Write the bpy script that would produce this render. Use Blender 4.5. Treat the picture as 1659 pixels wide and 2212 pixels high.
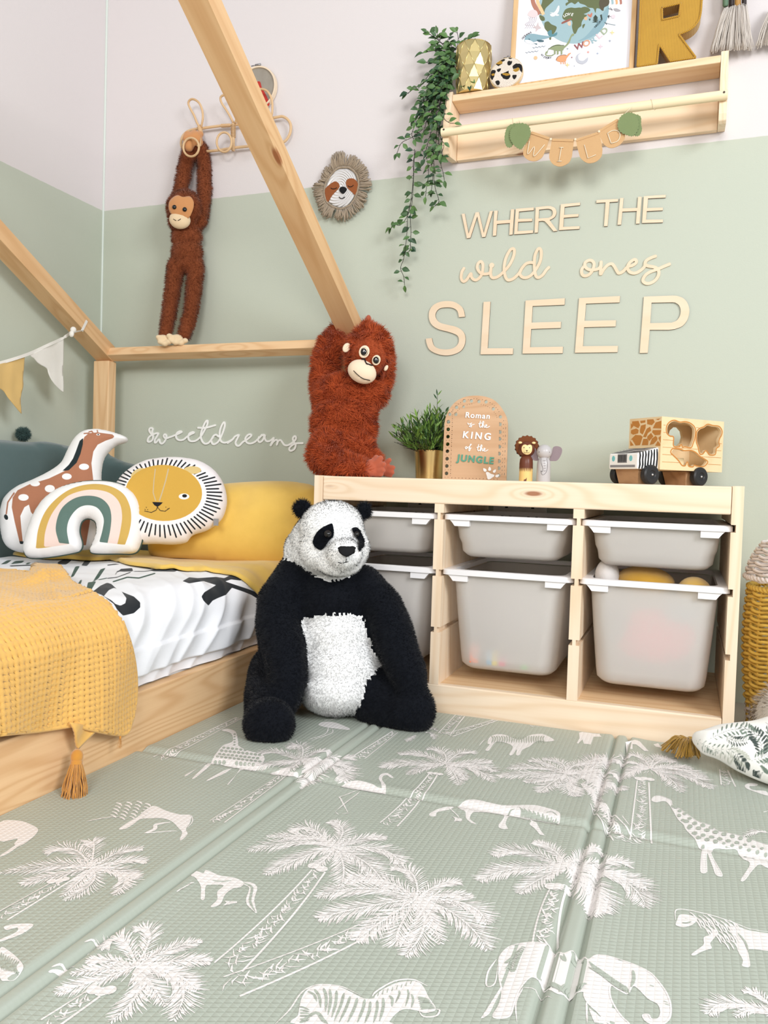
import bpy, bmesh, math, random
import numpy as np
from mathutils import Vector, Matrix, noise, geometry
random.seed(7); RNG = np.random.default_rng(7)
for o in list(bpy.data.objects): bpy.data.objects.remove(o)
SC = bpy.context.scene; COL = SC.collection
# ---------------------------------------------------------------- camera
FP = 1726.066
CP = np.array([0.824307, -2.182485, 0.5192])
CR = np.array([0.93566138, 0.35163002, 0.02990167])
CU = np.array([-0.03979212, 0.02093257, 0.9989887])
CF = np.array([-0.35064849, 0.93590499, -0.03357791])
cd = bpy.data.cameras.new('camera'); cam = bpy.data.objects.new('camera', cd); COL.objects.link(cam)
cd.sensor_fit = 'HORIZONTAL'; cd.sensor_width = 36.0; cd.lens = FP / 1659 * 36.0; cd.clip_start = 0.02
cam.matrix_world = Matrix(((CR[0], CU[0], -CF[0], CP[0]), (CR[1], CU[1], -CF[1], CP[1]), (CR[2], CU[2], -CF[2], CP[2]), (0, 0, 0, 1)))
SC.camera = cam
# ---------------------------------------------------------------- light and exposure
SC.view_settings.view_transform = 'Standard'; SC.view_settings.look = 'None'
SC.view_settings.exposure = 0.0; SC.view_settings.gamma = 1.0; SC.view_settings.use_curve_mapping = False
W = bpy.data.worlds.new('daylight'); SC.world = W; W.use_nodes = True
bg = W.node_tree.nodes['Background']; bg.inputs[0].default_value = (0.965, 0.98, 1.0, 1); bg.inputs[1].default_value = 0.52
def area(name, loc, tgt, sx, sy, power, col):
    l = bpy.data.lights.new(name, 'AREA'); l.shape = 'RECTANGLE'; l.size = sx; l.size_y = sy; l.energy = power; l.color = col
    o = bpy.data.objects.new(name, l); COL.objects.link(o); o.location = loc
    o.rotation_euler = (Vector(tgt) - Vector(loc)).to_track_quat('-Z', 'Y').to_euler(); return o
area('window_daylight', (1.0, -4.3, 1.9), (-0.1, -0.2, 0.8), 1.3, 1.0, 72, (1.0, 0.985, 0.965))
area('side_window_daylight', (2.9, -2.5, 1.9), (-1.0, -0.7, 0.7), 1.2, 1.2, 84, (0.92, 0.96, 1.0))
# ---------------------------------------------------------------- geometry helpers
def ray(x, y): return CF + (x - 829.5) / FP * CR - (y - 1106) / FP * CU
def on(x, y, ax, v):
    d = ray(x, y); return CP + (v - CP[ax]) / d[ax] * d
def onp(x, y, p0, n):
    d = ray(x, y); n = np.array(n); return CP + (np.dot(np.array(p0) - CP, n) / np.dot(d, n)) * d
def pd(x, y, dep): return CP + dep * ray(x, y)
def proj(P):
    d = np.asarray(P, float) - CP; z = d @ CF
    return np.stack([829.5 + FP * (d @ CR) / z, 1106 - FP * (d @ CU) / z], -1)
def cr(x0, y0, s, pts): return [(x0 + a / s, y0 + b / s) for a, b in pts]
def lin(c): return tuple((v / 12.92 if v <= .04045 else ((v + .055) / 1.055) ** 2.4) for v in [k / 255 for k in c])
def tag(o, label, cat, group=None, kind=None):
    o['label'] = label; o['category'] = cat
    if group: o['group'] = group
    if kind: o['kind'] = kind
    return o
def thing(name, loc, label, cat, group=None):
    o = bpy.data.objects.new(name, None); o.empty_display_size = .05; COL.objects.link(o); o.location = Vector(loc); ORG[o.name] = Vector(loc)
    return tag(o, label, cat, group)
ORG = {}
def link(name, me, parent=None, loc=None):
    o = bpy.data.objects.new(name, me); COL.objects.link(o)
    if parent is not None:
        org = ORG[parent.name]; o.parent = parent
    else: org = Vector(loc) if loc is not None else Vector((0, 0, 0)); o.location = org
    me.transform(Matrix.Translation(-org)); ORG[o.name] = org
    return o
def struct(o): o['kind'] = 'structure'; return o
class MB:
    def __init__(s): s.v = []; s.f = []; s.m = []; s.mi = 0
    def add(s, vs, fs, m=None):
        b = len(s.v); s.v += [tuple(float(c) for c in p) for p in vs]; s.f += [tuple(b + i for i in f) for f in fs]; s.m += [s.mi if m is None else m] * len(fs)
    def box(s, a, b, m=None):
        x0, y0, z0 = a; x1, y1, z1 = b
        s.add([(x0,y0,z0),(x1,y0,z0),(x1,y1,z0),(x0,y1,z0),(x0,y0,z1),(x1,y0,z1),(x1,y1,z1),(x0,y1,z1)],
              [(0,3,2,1),(4,5,6,7),(0,1,5,4),(1,2,6,5),(2,3,7,6),(3,0,4,7)], m)
    def hexa(s, P, m=None): s.add(P, [(0,3,2,1),(4,5,6,7),(0,1,5,4),(1,2,6,5),(2,3,7,6),(3,0,4,7)], m)
    def tube(s, path, r, seg=8, closed=False, m=None, caps=True, flat=1.0):
        P = [Vector(p) for p in path]; n = len(P); rr = r if hasattr(r, '__len__') else [r] * n
        ref = None; rings = []
        for i in range(n):
            t = (P[(i + 1) % n] - P[i - 1]) if closed else (P[min(i + 1, n - 1)] - P[max(i - 1, 0)])
            if t.length < 1e-9: t = Vector((0, 0, 1))
            t.normalize()
            if ref is None:
                ref = t.orthogonal().normalized()
            ref = (ref - t * ref.dot(t)); ref = ref.normalized() if ref.length > 1e-6 else t.orthogonal().normalized()
            b = t.cross(ref)
            rings.append([P[i] + (ref * math.cos(a) + b * math.sin(a) * flat) * rr[i] for a in [2 * math.pi * k / seg for k in range(seg)]])
        vs = [v for R in rings for v in R]; fs = []
        for i in range(n if closed else n - 1):
            j = (i + 1) % n
            for k in range(seg):
                k2 = (k + 1) % seg; fs.append((i * seg + k, i * seg + k2, j * seg + k2, j * seg + k))
        if caps and not closed:
            fs.append(tuple(range(seg))[::-1]); fs.append(tuple((n - 1) * seg + k for k in range(seg)))
        s.add(vs, fs, m)
    def lathe(s, prof, c, seg=32, m=None, ax=None):
        c = Vector(c); M = Matrix.Identity(3) if ax is None else Vector(ax).normalized().to_track_quat('Z', 'Y').to_matrix()
        n = len(prof); vs = [c + M @ Vector((r * math.cos(a), r * math.sin(a), z)) for r, z in prof for a in [2 * math.pi * k / seg for k in range(seg)]]
        fs = [(i * seg + k, i * seg + (k + 1) % seg, (i + 1) * seg + (k + 1) % seg, (i + 1) * seg + k) for i in range(n - 1) for k in range(seg)]
        s.add(vs, fs, m)
    def ball(s, c, r, seg=16, m=None, R=None):
        c = Vector(c); r = (r, r, r) if not hasattr(r, '__len__') else r; h = seg // 2
        R = Matrix.Identity(3) if R is None else R
        vs = [c + R @ Vector((0, 0, r[2]))]
        for i in range(1, h):
            t = math.pi * i / h
            for k in range(seg):
                a = 2 * math.pi * k / seg; vs.append(c + R @ Vector((r[0] * math.sin(t) * math.cos(a), r[1] * math.sin(t) * math.sin(a), r[2] * math.cos(t))))
        vs.append(c + R @ Vector((0, 0, -r[2]))); fs = [(0, 1 + k, 1 + (k + 1) % seg) for k in range(seg)]
        for i in range(h - 2):
            a = 1 + i * seg
            fs += [(a + k, a + seg + k, a + seg + (k + 1) % seg, a + (k + 1) % seg) for k in range(seg)]
        a = 1 + (h - 2) * seg; L = len(vs) - 1; fs += [(a + k, L, a + (k + 1) % seg) for k in range(seg)]
        s.add(vs, fs, m)
    def prism(s, poly, dv, holes=(), m=None, mside=None):
        """3-D planar polygon extruded by vector dv (poly = front face)"""
        loops = [[Vector(p) for p in poly]] + [[Vector(p) for p in h] for h in holes]
        flat = [p for l in loops for p in l]; dv = Vector(dv)
        tri = geometry.tessellate_polygon(loops)
        n = len(flat); vs = flat + [p + dv for p in flat]; fs = []
        for t in tri:
            fs.append(tuple(t)); fs.append(tuple(i + n for i in t[::-1]))
        s.add(vs, fs, m); b = 0; vs2 = []; 
        for l in loops:
            k = len(l); base = vs_index = None
            q = [l[i] for i in range(k)] + [l[i] + dv for i in range(k)]
            s.add(q, [(i, (i + 1) % k, k + (i + 1) % k, k + i) for i in range(k)], mside if mside is not None else m)
    def mesh(s, name, mats, smooth=False, recalc=True):
        me = bpy.data.meshes.new(name); me.from_pydata(s.v, [], s.f)
        for mt in (mats if isinstance(mats, (list, tuple)) else [mats]): me.materials.append(mt)
        me.polygons.foreach_set('material_index', s.m); me.validate(); me.update()
        bm = bmesh.new(); bm.from_mesh(me)
        try:
            if recalc: bmesh.ops.recalc_face_normals(bm, faces=bm.faces)
            else:
                bm.normal_update()
                for f in bm.faces:
                    if f.normal.z < 0: f.normal_flip()
        except Exception: pass
        bm.to_mesh(me); bm.free()
        if smooth:
            me.polygons.foreach_set('use_smooth', [True] * len(me.polygons))
            if smooth != True: me.set_sharp_from_angle(angle=math.radians(smooth))
        return me
    def build(s, name, mats, parent=None, loc=None, smooth=False, bevel=0, bseg=2, recalc=True):
        o = link(name, s.mesh(name, mats, smooth, recalc), parent, loc)
        if bevel:
            b = o.modifiers.new('bevel', 'BEVEL'); b.width = bevel; b.segments = bseg; b.limit_method = 'ANGLE'; b.angle_limit = math.radians(40)
        return o
def interp(pts, n, closed=False):
    """Catmull-Rom through points (any dimension)"""
    P = np.array(pts, float); k = len(P); out = []
    segs = k if closed else k - 1
    for i in range(segs):
        p1, p2 = P[i], P[(i + 1) % k]
        p0 = P[i - 1] if (closed or i > 0) else 2 * p1 - p2
        p3 = P[(i + 2) % k] if (closed or i + 2 < k) else 2 * p2 - p1
        for j in range(n):
            t = j / n; out.append(.5 * ((2 * p1) + (-p0 + p2) * t + (2 * p0 - 5 * p1 + 4 * p2 - p3) * t * t + (-p0 + 3 * p1 - 3 * p2 + p3) * t ** 3))
    if not closed: out.append(P[-1])
    return np.array(out)
# ---------------------------------------------------------------- materials
class NT:
    def __init__(s, name):
        s.m = bpy.data.materials.new(name); s.m.use_nodes = True; s.t = s.m.node_tree; s.b = s.t.nodes['Principled BSDF']; s.out = s.t.nodes['Material Output']
    def n(s, typ, **kw):
        nd = s.t.nodes.new(typ)
        for k, v in kw.items():
            if k.startswith('i_'):
                key = k[2:]; key = int(key) if key.isdigit() else key
                s.set(nd.inputs[key], v)
            else: setattr(nd, k, v)
        return nd
    def set(s, inp, v):
        if isinstance(v, bpy.types.NodeSocket): s.t.links.new(v, inp)
        else: inp.default_value = v
    def math(s, op, a, b=0.0, c=None):
        nd = s.n('ShaderNodeMath', operation=op); s.set(nd.inputs[0], a); s.set(nd.inputs[1], b)
        if c is not None: s.set(nd.inputs[2], c)
        return nd.outputs[0]
    def mix(s, f, a, b):
        nd = s.n('ShaderNodeMix', data_type='RGBA'); s.set(nd.inputs[0], f); s.set(nd.inputs[6], a); s.set(nd.inputs[7], b); return nd.outputs[2]
    def obj(s): return s.n('ShaderNodeTexCoord').outputs['Object']
    def noise(s, vec, scale, detail=3, rough=.5): 
        nd = s.n('ShaderNodeTexNoise'); s.set(nd.inputs['Vector'], vec); nd.inputs['Scale'].default_value = scale; nd.inputs['Detail'].default_value = detail; nd.inputs['Roughness'].default_value = rough; return nd.outputs[0]
    def bump(s, h, dist, strength=1.0):
        nd = s.n('ShaderNodeBump'); s.set(nd.inputs['Height'], h); nd.inputs['Distance'].default_value = dist; nd.inputs['Strength'].default_value = strength; s.t.links.new(nd.outputs[0], s.b.inputs['Normal']); return nd.outputs[0]
def C4(c): return lin(c) + (1,)
def flat(name, c, rough=.6, spec=.3, metal=0, bump=None, var=0):
    k = NT(name); k.b.inputs['Roughness'].default_value = rough; k.b.inputs['Specular IOR Level'].default_value = spec; k.b.inputs['Metallic'].default_value = metal
    k.b.inputs['Base Color'].default_value = C4(c)
    if var:
        c2 = tuple(max(0, v - var) for v in c); nz = k.noise(k.obj(), 9, 4); k.set(k.b.inputs['Base Color'], k.mix(nz, C4(c2), C4(c)))
    if bump: k.bump(k.noise(k.obj(), bump[0], 3), bump[1])
    return k.m
def fabric(name, c, scale=900, dist=.0006, sheen=.2, var=6):
    k = NT(name); b = k.b; b.inputs['Roughness'].default_value = .95; b.inputs['Specular IOR Level'].default_value = .1
    b.inputs['Sheen Weight'].default_value = sheen
    nz = k.noise(k.obj(), 40, 3); c2 = tuple(max(0, v - var) for v in c); k.set(b.inputs['Base Color'], k.mix(nz, C4(c2), C4(c)))
    k.bump(k.noise(k.obj(), scale, 2), dist); return k.m
def wood(name, axis, c1=(236, 205, 162), c2=(214, 170, 118), knot=(150, 84, 44), ks=1.0, rings=26, rot=None, seed=0.0, kth=.075, fine=1.0):
    k = NT(name); b = k.b; b.inputs['Roughness'].default_value = .5; b.inputs['Specular IOR Level'].default_value = .25
    v = k.obj()
    if rot: v = k.n('ShaderNodeMapping', i_Vector=v, i_Rotation=rot).outputs[0]
    sc = {'X': (1.3, 16, 16), 'Y': (16, 1.3, 16), 'Z': (16, 16, 1.3)}[axis]
    a = k.n('ShaderNodeMapping', i_Vector=v, i_Scale=sc, i_Location=(seed, seed * 1.7, seed * .6)).outputs[0]
    kc = {'X': (2.6, 9, 9), 'Y': (9, 2.6, 9), 'Z': (9, 9, 2.6)}[axis]
    kv = k.n('ShaderNodeMapping', i_Vector=v, i_Scale=tuple(x * ks for x in kc), i_Location=(seed, seed, seed)).outputs[0]
    vo = k.n('ShaderNodeTexVoronoi', i_Vector=kv, i_Scale=1.0); d = vo.outputs['Distance']
    bend = k.math('MULTIPLY', k.math('EXPONENT', k.math('MULTIPLY', d, -9.0)), .42)
    n1 = k.noise(a, .55, 2, .45)
    ph = k.math('MULTIPLY', k.math('ADD', n1, bend), float(rings))
    ring = k.math('MULTIPLY_ADD', k.math('SINE', k.math('MULTIPLY', ph, 3.1)), .5, .5)
    ring = k.math('POWER', ring, 2.2)
    fz = k.noise(k.n('ShaderNodeMapping', i_Vector=v, i_Scale=tuple(x * 9 if x > 2 else x * 3 for x in sc)).outputs[0], 1.0, 2, .6)
    f = k.math('ADD', k.math('MULTIPLY', ring, .42), k.math('MULTIPLY', fz, .42 * fine))
    col = k.mix(f, C4(c1), C4(c2))
    km = k.n('ShaderNodeMapRange', interpolation_type='SMOOTHSTEP'); k.set(km.inputs[0], d); km.inputs[1].default_value = kth; km.inputs[2].default_value = kth * .55; km.inputs[3].default_value = 0; km.inputs[4].default_value = .85
    col = k.mix(km.outputs[0], col, C4(knot)); k.set(b.inputs['Base Color'], col)
    k.bump(f, .0002, .5); return k.m
def layered(name, base, layers, scale=900, dist=.0004, aa=.5, rough=.9, sheen=.1):
    """base colour + printed layers; each layer is (colour, attribute) with a signed distance in mm on the surface (positive inside)"""
    k = NT(name); b = k.b; b.inputs['Roughness'].default_value = rough; b.inputs['Specular IOR Level'].default_value = .12; b.inputs['Sheen Weight'].default_value = sheen
    col = C4(base)
    for c, at in layers:
        A = k.n('ShaderNodeAttribute', attribute_name=at).outputs['Fac']
        mr = k.n('ShaderNodeMapRange'); k.set(mr.inputs[0], A); mr.inputs[1].default_value = -aa; mr.inputs[2].default_value = aa
        col = k.mix(mr.outputs[0], col, C4(c))
    k.set(b.inputs['Base Color'], col); k.bump(k.noise(k.obj(), scale, 2), dist); return k.m
M = {}
M['pineX'] = wood('pine_pale_x', 'X', (243, 223, 198), (227, 195, 158), kth=.07); M['pineZ'] = wood('pine_pale_z', 'Z', (243, 223, 198), (227, 195, 158), seed=3, kth=.09)
M['pineY'] = wood('pine_pale_y', 'Y', (243, 223, 198), (227, 195, 158), seed=5)
M['bedX'] = wood('pine_bed_x', 'X', (236, 201, 158), (212, 165, 117), (156, 84, 42), seed=2); M['bedZ'] = wood('pine_bed_z', 'Z', (236, 201, 158), (212, 165, 117), (156, 84, 42), seed=4.3)
M['bedY'] = wood('pine_bed_y', 'Y', (238, 200, 154), (206, 156, 106), (150, 74, 34), seed=1.2, rings=34, ks=.75)
M['rafter'] = wood('pine_rafter', 'Y', (230, 192, 146), (206, 158, 110), (150, 80, 40), rot=(math.radians(31), 0, 0), seed=2.2, rings=16, ks=.9)
M['black'] = flat('black', (24, 25, 27), .6); M['white'] = flat('white_paint', (245, 243, 240), .5)
# signed distances in 2-D
def seg_dist(P, A, B):
    out = np.full(len(P), 1e9)
    for a, b in zip(A, B):
        ab = b - a; L = ab @ ab + 1e-12; t = np.clip(((P - a) @ ab) / L, 0, 1); d = P - a - t[:, None] * ab
        out = np.minimum(out, d[:, 0] ** 2 + d[:, 1] ** 2)
    return np.sqrt(out)
def inside(P, poly):
    x, y = P[:, 0], P[:, 1]; c = np.zeros(len(P), bool); n = len(poly)
    for i in range(n):
        x1, y1 = poly[i]; x2, y2 = poly[(i + 1) % n]
        if y1 == y2: continue
        c ^= ((y1 > y) != (y2 > y)) & (x < (x2 - x1) * (y - y1) / (y2 - y1) + x1)
    return c
def sdf(P, polys=(), strokes=()):
    """positive inside; polys: list of outlines; strokes: list of (polyline, half width)"""
    r = np.full(len(P), -1e3)
    for pl in polys:
        pl = np.array(pl, float); d = seg_dist(P, pl, np.roll(pl, -1, 0)); r = np.maximum(r, np.where(inside(P, pl), d, -d))
    for ln, w in strokes:
        ln = np.array(ln, float); r = np.maximum(r, w - seg_dist(P, ln[:-1], ln[1:]))
    return r
def set_attr(me, name, vals):
    a = me.attributes.new(name, 'FLOAT', 'POINT'); a.data.foreach_set('value', np.asarray(vals, np.float32))
# ================================================================ the room
ZG = 1.403; XL = -1.0235
def wall_mat(name, green, white):
    k = NT(name); b = k.b; b.inputs['Roughness'].default_value = .85; b.inputs['Specular IOR Level'].default_value = .2
    g = k.n('ShaderNodeNewGeometry').outputs['Position']; z = k.n('ShaderNodeSeparateXYZ', i_0=g).outputs[2]
    wob = k.math('MULTIPLY', k.math('SUBTRACT', k.noise(g, 35, 3), .5), .003)
    mr = k.n('ShaderNodeMapRange'); k.set(mr.inputs[0], k.math('ADD', z, wob)); mr.inputs[1].default_value = ZG - .0008; mr.inputs[2].default_value = ZG + .0008
    nz = k.noise(g, 2.2, 3); gg = k.mix(nz, C4(green), C4(tuple(v - 3 for v in green)))
    k.set(b.inputs['Base Color'], k.mix(mr.outputs[0], gg, C4(white))); k.bump(k.noise(g, 260, 3), .0004, .6); return k.m
GREEN = (192, 197, 182); WHITE = (220, 213, 212)
WM = wall_mat('painted_wall', GREEN, WHITE); WL = wall_mat('painted_wall_left', GREEN, WHITE)
m = MB(); m.box((XL - .1, 0, -.02), (2.2, .1, 2.6)); struct(m.build('wall_back', WM))
m = MB(); m.box((XL - .1, -3.6, -.02), (XL, 0, 2.6)); struct(m.build('wall_left', WL))
m = MB(); m.box((XL, -3.6, -.05), (2.2, 0, 0)); struct(m.build('floor', flat('carpet', (200, 192, 182), .95, .1, bump=(500, .002))))
m = MB(); m.tube([(XL + .002, -.002, .0), (XL + .002, -.002, 2.6)], .004, 6); struct(m.build('trim_1', flat('caulk', (214, 222, 214), .6)))
# ---------------------------------------------------------------- play mat
MT = .012; SEAMX = (.2335, .7235); SEAMY = -.951; HW = .0135
def mat_z(x, y):
    z = np.full_like(x, MT)
    for s in SEAMX:
        u = x - s
        z = z + np.where(np.abs(u) < .055, .003 * np.cos(np.clip(u, -.055, .055) / .055 * math.pi / 2) , 0)
        for g, dep, w in ((-HW, .009, .0042), (HW, .009, .0042)): z = z - dep * np.exp(-((u - g) / w) ** 2)
    u = y - SEAMY; z = z - .0045 * np.exp(-(u / .010) ** 2) + .0012 * np.exp(-((u + .02) / .012) ** 2) + .0012 * np.exp(-((u - .02) / .012) ** 2)
    return z
def dense(a, b, step, feats, fine=.0022, rad=.05):
    xs = [a]
    while xs[-1] < b:
        near = any(abs(xs[-1] - f) < rad for f in feats); xs.append(xs[-1] + (fine if near else step))
    xs[-1] = b; return np.array(xs)
mx = dense(-.106, 1.55, .02, SEAMX); my = dense(-2.35, -.4665, .02, (SEAMY,), .003, .045)
GX, GY = np.meshgrid(mx, my); GZ = mat_z(GX, GY); nx, ny = len(mx), len(my)
matm = MB()
idx = lambda i, j: j * nx + i
matm.add(np.stack([GX.ravel(), GY.ravel(), GZ.ravel()], 1), [(idx(i, j), idx(i + 1, j), idx(i + 1, j + 1), idx(i, j + 1)) for j in range(ny - 1) for i in range(nx - 1)], 0)
def skirt(pts):
    n = len(pts); matm.add(list(pts) + [(p[0], p[1], .0005) for p in pts], [(i, i + 1, n + i + 1, n + i) for i in range(n - 1)], 0)
skirt([(x, my[-1], z) for x, z in zip(mx, GZ[-1])]); skirt([(mx[0], y, z) for y, z in zip(my, GZ[:, 0])])
skirt([(mx[-1], y, z) for y, z in zip(my, GZ[:, -1])]); skirt([(x, my[0], z) for x, z in zip(mx, GZ[0])])
# --- printed drawings, as thin ink on the foam (same mesh, second material)
def fl(p): 
    q = on(p[0], p[1], 2, MT + .0005); return q[:2]
NINK = [0]
def ink(pts2, lift=.0007):
    NINK[0] += 1; lift = lift * .42 + (NINK[0] * 37 % 97) * 3.5e-6
    P = np.array(pts2); z = mat_z(P[:, 0], P[:, 1]) + lift; return np.concatenate([P, z[:, None]], 1)
def okxy(P): return (P[:, 1] < -.4675).all() and (P[:, 0] > -.105).all() and (P[:, 1] > -2.3).all() and (P[:, 0] < 1.5).all()
def stroke(pts, w, mat=1, lift=.0007, taper=True, sub=True):
    """floor-space polyline drawn with width w"""
    P = np.array(pts, float)
    nearseam = min(np.abs(P[:, 0] - SEAMX[0]).min(), np.abs(P[:, 0] - SEAMX[1]).min()) < .04 or np.abs(P[:, 1] - SEAMY).min() < .03
    if sub or nearseam:
        Q = [P[0]]
        for a, b in zip(P[:-1], P[1:]):
            k = max(1, int(np.linalg.norm(b - a) / (.0025 if nearseam else .006)))
            for j in range(1, k + 1): Q.append(a + (b - a) * j / k)
        P = np.array(Q)
    T = np.gradient(P, axis=0); L = np.linalg.norm(T, axis=1)[:, None] + 1e-9; N = np.stack([-T[:, 1], T[:, 0]], 1) / L
    n = len(P); ww = np.full(n, w / 2)
    if taper: s = np.linspace(0, 1, n); ww = w / 2 * np.minimum(1, np.minimum(s * 5 + .35, (1 - s) * 3 + .2))
    A = P + N * ww[:, None]; B = P - N * ww[:, None]
    if not (okxy(A) and okxy(B)):
        keep = [(p[1] < -.4675 and p[0] > -.105) for p in (A + B) / 2]
    else: keep = [True] * n
    V = np.concatenate([ink(A, lift), ink(B, lift)])
    fs = [(i, i + 1, n + i + 1, n + i) for i in range(n - 1) if keep[i] and keep[i + 1]]
    if fs: matm.add(V, fs, mat)
def shape(px, mat=1, lift=.0005, smooth=True, outline=None, step=.006):
    """filled outline traced on the floor; cut into small cells so it follows the foam"""
    P = interp(px, 4, True) if smooth else np.array(px, float)
    P = np.array([fl(p) for p in P]); 
    P = P[np.concatenate([[True], np.linalg.norm(np.diff(P, axis=0), axis=1) > 1e-5])]
    x0, y0 = P.min(0); x1, y1 = P.max(0); step = max(step, math.sqrt((x1 - x0) * (y1 - y0) / 2500))
    gx = np.arange(x0, x1, step); gy = np.arange(y0, y1, step); G = np.array([(a, b) for a in gx for b in gy])
    if len(G):
        ins = inside(G, P) & (seg_dist(G, P, np.roll(P, -1, 0)) > step * .4); G = G[ins]
    n = len(P); pts = [Vector(p) for p in P] + [Vector(g) for g in G]
    r = geometry.delaunay_2d_cdt(pts, [(i, (i + 1) % n) for i in range(n)], [list(range(n))], 1, 1e-6)
    V = np.array([(v[0], v[1]) for v in r[0]])
    if len(V) == 0: return
    ok = (V[:, 1] < -.4675) & (V[:, 0] > -.105)
    fs = [tuple(f) for f in r[2] if all(ok[i] for i in f)]
    matm.add(ink(V, lift), fs, mat)
    if outline:
        C = np.mean(P, 0); stroke(np.vstack([P, P[:1]]), outline, 1, lift + .0003, False, False)
def line(px, w=.0016, mat=1, lift=.0008, n=4, curve=True):
    P = interp(px, n) if curve and len(px) > 2 else np.array(px, float); stroke([fl(p) for p in P], w, mat, lift, True)
def frond(c, mid, tip, dens=1.0, wid=1.0, side=(1, -1), seed=0):
    """palm leaf: curved midrib with drawn leaflets"""
    rr = random.Random(seed + int(c[0] * 7 + tip[0] * 13)); c, mid, tip = fl(c), fl(mid), fl(tip)
    t = np.linspace(0, 1, 22)[:, None]; P = (1 - t) ** 2 * c + 2 * t * (1 - t) * (2 * mid - (c + tip) / 2) + t ** 2 * tip
    stroke(P, .0026, 1, .0010, True, False); L = np.linalg.norm(np.diff(P, axis=0), axis=1).sum(); n = int(L / .0034 * dens)
    for i in range(n):
        s = (i + .5) / n; k = min(20, int(s * 21)); f = s * 21 - k; p = P[k] * (1 - f) + P[k + 1] * f; T = P[k + 1] - P[k]; T = T / (np.linalg.norm(T) + 1e-9); N = np.array([-T[1], T[0]])
        ll = L * .30 * wid * (math.sin(math.pi * min(1, s * .86 + .12)) ** .7) * rr.uniform(.75, 1.1)
        for sg in side:
            a = rr.uniform(.75, 1.0); e = p + (N * sg * a * .9 + T * .95) * ll * .8; m_ = (p + e) / 2 + T * ll * .08
            stroke([p, m_, e], rr.uniform(.0013, .0027), 1, .0008 + rr.random() * .0003, True, False)
def trunk(pa, pb, wa, wb, bend=(0, 0), seed=1):
    """pa top, pb base in pixels; widths in metres"""
    rr = random.Random(seed); A, B = fl(pa), fl(pb); Mi = (A + B) / 2 + np.array(bend); t = np.linspace(0, 1, 40)[:, None]
    P = (1 - t) ** 2 * A + 2 * t * (1 - t) * (2 * Mi - (A + B) / 2) + t ** 2 * B; T = np.gradient(P, axis=0); T /= np.linalg.norm(T, axis=1)[:, None]; N = np.stack([-T[:, 1], T[:, 0]], 1)
    w = (wa + (wb - wa) * t) / 2 * 1.15; stroke(P + N * w, .0026, 1, .0008, False, False); stroke(P - N * w, .0022, 1, .0008, False, False)
    L = np.linalg.norm(np.diff(P, axis=0), axis=1).sum(); n = int(L / .0028)
    for i in range(n):
        k = min(38, int((i + .5) / n * 39)); ww = w[k, 0]; a = rr.uniform(-.9, .1); b = a + rr.uniform(.5, .9)
        p = P[k] + N[k] * ww * a; q = P[k] + N[k] * ww * min(b, .95) + T[k] * ww * rr.uniform(.3, 1.1) * rr.choice((1, -1))
        stroke([p, (p + q) / 2 + T[k] * ww * .2, q], rr.uniform(.0016, .0030), 1, .0009, True, False)
def palm(c, tips, base=None, wa=.012, wb=.02, bend=(0, 0), sc=1.0, coco=None, dens=1.0, wid=1.0):
    for i, (mx_, my_, tx, ty) in enumerate(tips): frond(c, (mx_, my_), (tx, ty), dens, wid, seed=i)
    for k in range(26):
        a = random.random() * 6.28; q = fl(c) + np.array([math.cos(a), math.sin(a)]) * .022 * sc * random.random(); e = q + np.array([math.cos(a), math.sin(a)]) * .014 * sc
        stroke([q, e], .0035, 1, .0009, True, False)
    for cx_, cy_, r in (coco or []):
        q = fl((cx_, cy_)); an = np.linspace(0, 2 * math.pi, 15)[:-1]; P = q + np.stack([np.cos(an), np.sin(an)], 1) * r; matm.add(ink(P, .0012), [tuple(range(14))], 1)
    if base: trunk(base[0], base[1], wa, wb, bend, int(c[0]))
def z3(L): return L
# --- the drawings
cA = (0, 1700, 2.9625); cB = (500, 1700, 2.765); cC = (1000, 1780, 3.318); cD = (1240, 1600, 3.9594); cE = (800, 1540, 3.318); cF = (300, 1500, 2.9625); cG = (560, 2050, 3.7705); cH = (1400, 1900, 6.405)
def q(c, *p): return cr(c[0], c[1], c[2], p)
def Pm(c, cen, tips, base=None, wa=.012, wb=.02, bend=(0, 0), coco=(), **k):
    T = [q(c, (a, b))[0] + q(c, (x, y))[0] for a, b, x, y in tips]
    palm(q(c, cen)[0], T, (q(c, base[0])[0], q(c, base[1])[0]) if base else None, wa, wb, bend, 1.0, [q(c, (a, b))[0] + (r,) for a, b, r in coco], **k)
# palms
Pm(cA, (580, 520), [(470,400,290,420),(600,370,570,370),(760,420,910,395),(800,470,940,480),(790,560,740,700),(780,540,870,590),(590,610,415,725),(400,500,0,550),(330,570,140,620),(520,590,400,700)], ((470,560),(0,835)), .014, .02, coco=((330,605,.006),(380,600,.006),(420,590,.005)))
Pm(cA, (870, 1150), [(780,985,645,1050),(960,950,870,925),(1060,1050,1290,985),(1150,1110,1345,1120),(1100,1190,1260,1300),(1150,1240,1110,1490),(890,1300,710,1500),(700,1160,450,1210),(640,1230,360,1325),(700,1110,560,1140),(960,1250,1060,1400)], ((600,1320),(310,1517)), .015, .018, coco=((600,1300,.007),(650,1310,.007),(700,1300,.007)), dens=1.15)
Pm(cB, (600, 365), [(480,250,370,270),(500,300,215,295),(430,325,105,380),(420,420,205,520),(665,260,590,205),(770,310,920,305),(880,370,1008,460),(800,450,925,610),(665,450,655,600),(560,430,470,480)], ((520,500),(-20,1075)), .016, .030, (.004,0), coco=((490,470,.008),(540,490,.008),(515,480,.006)), dens=1.1)
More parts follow.
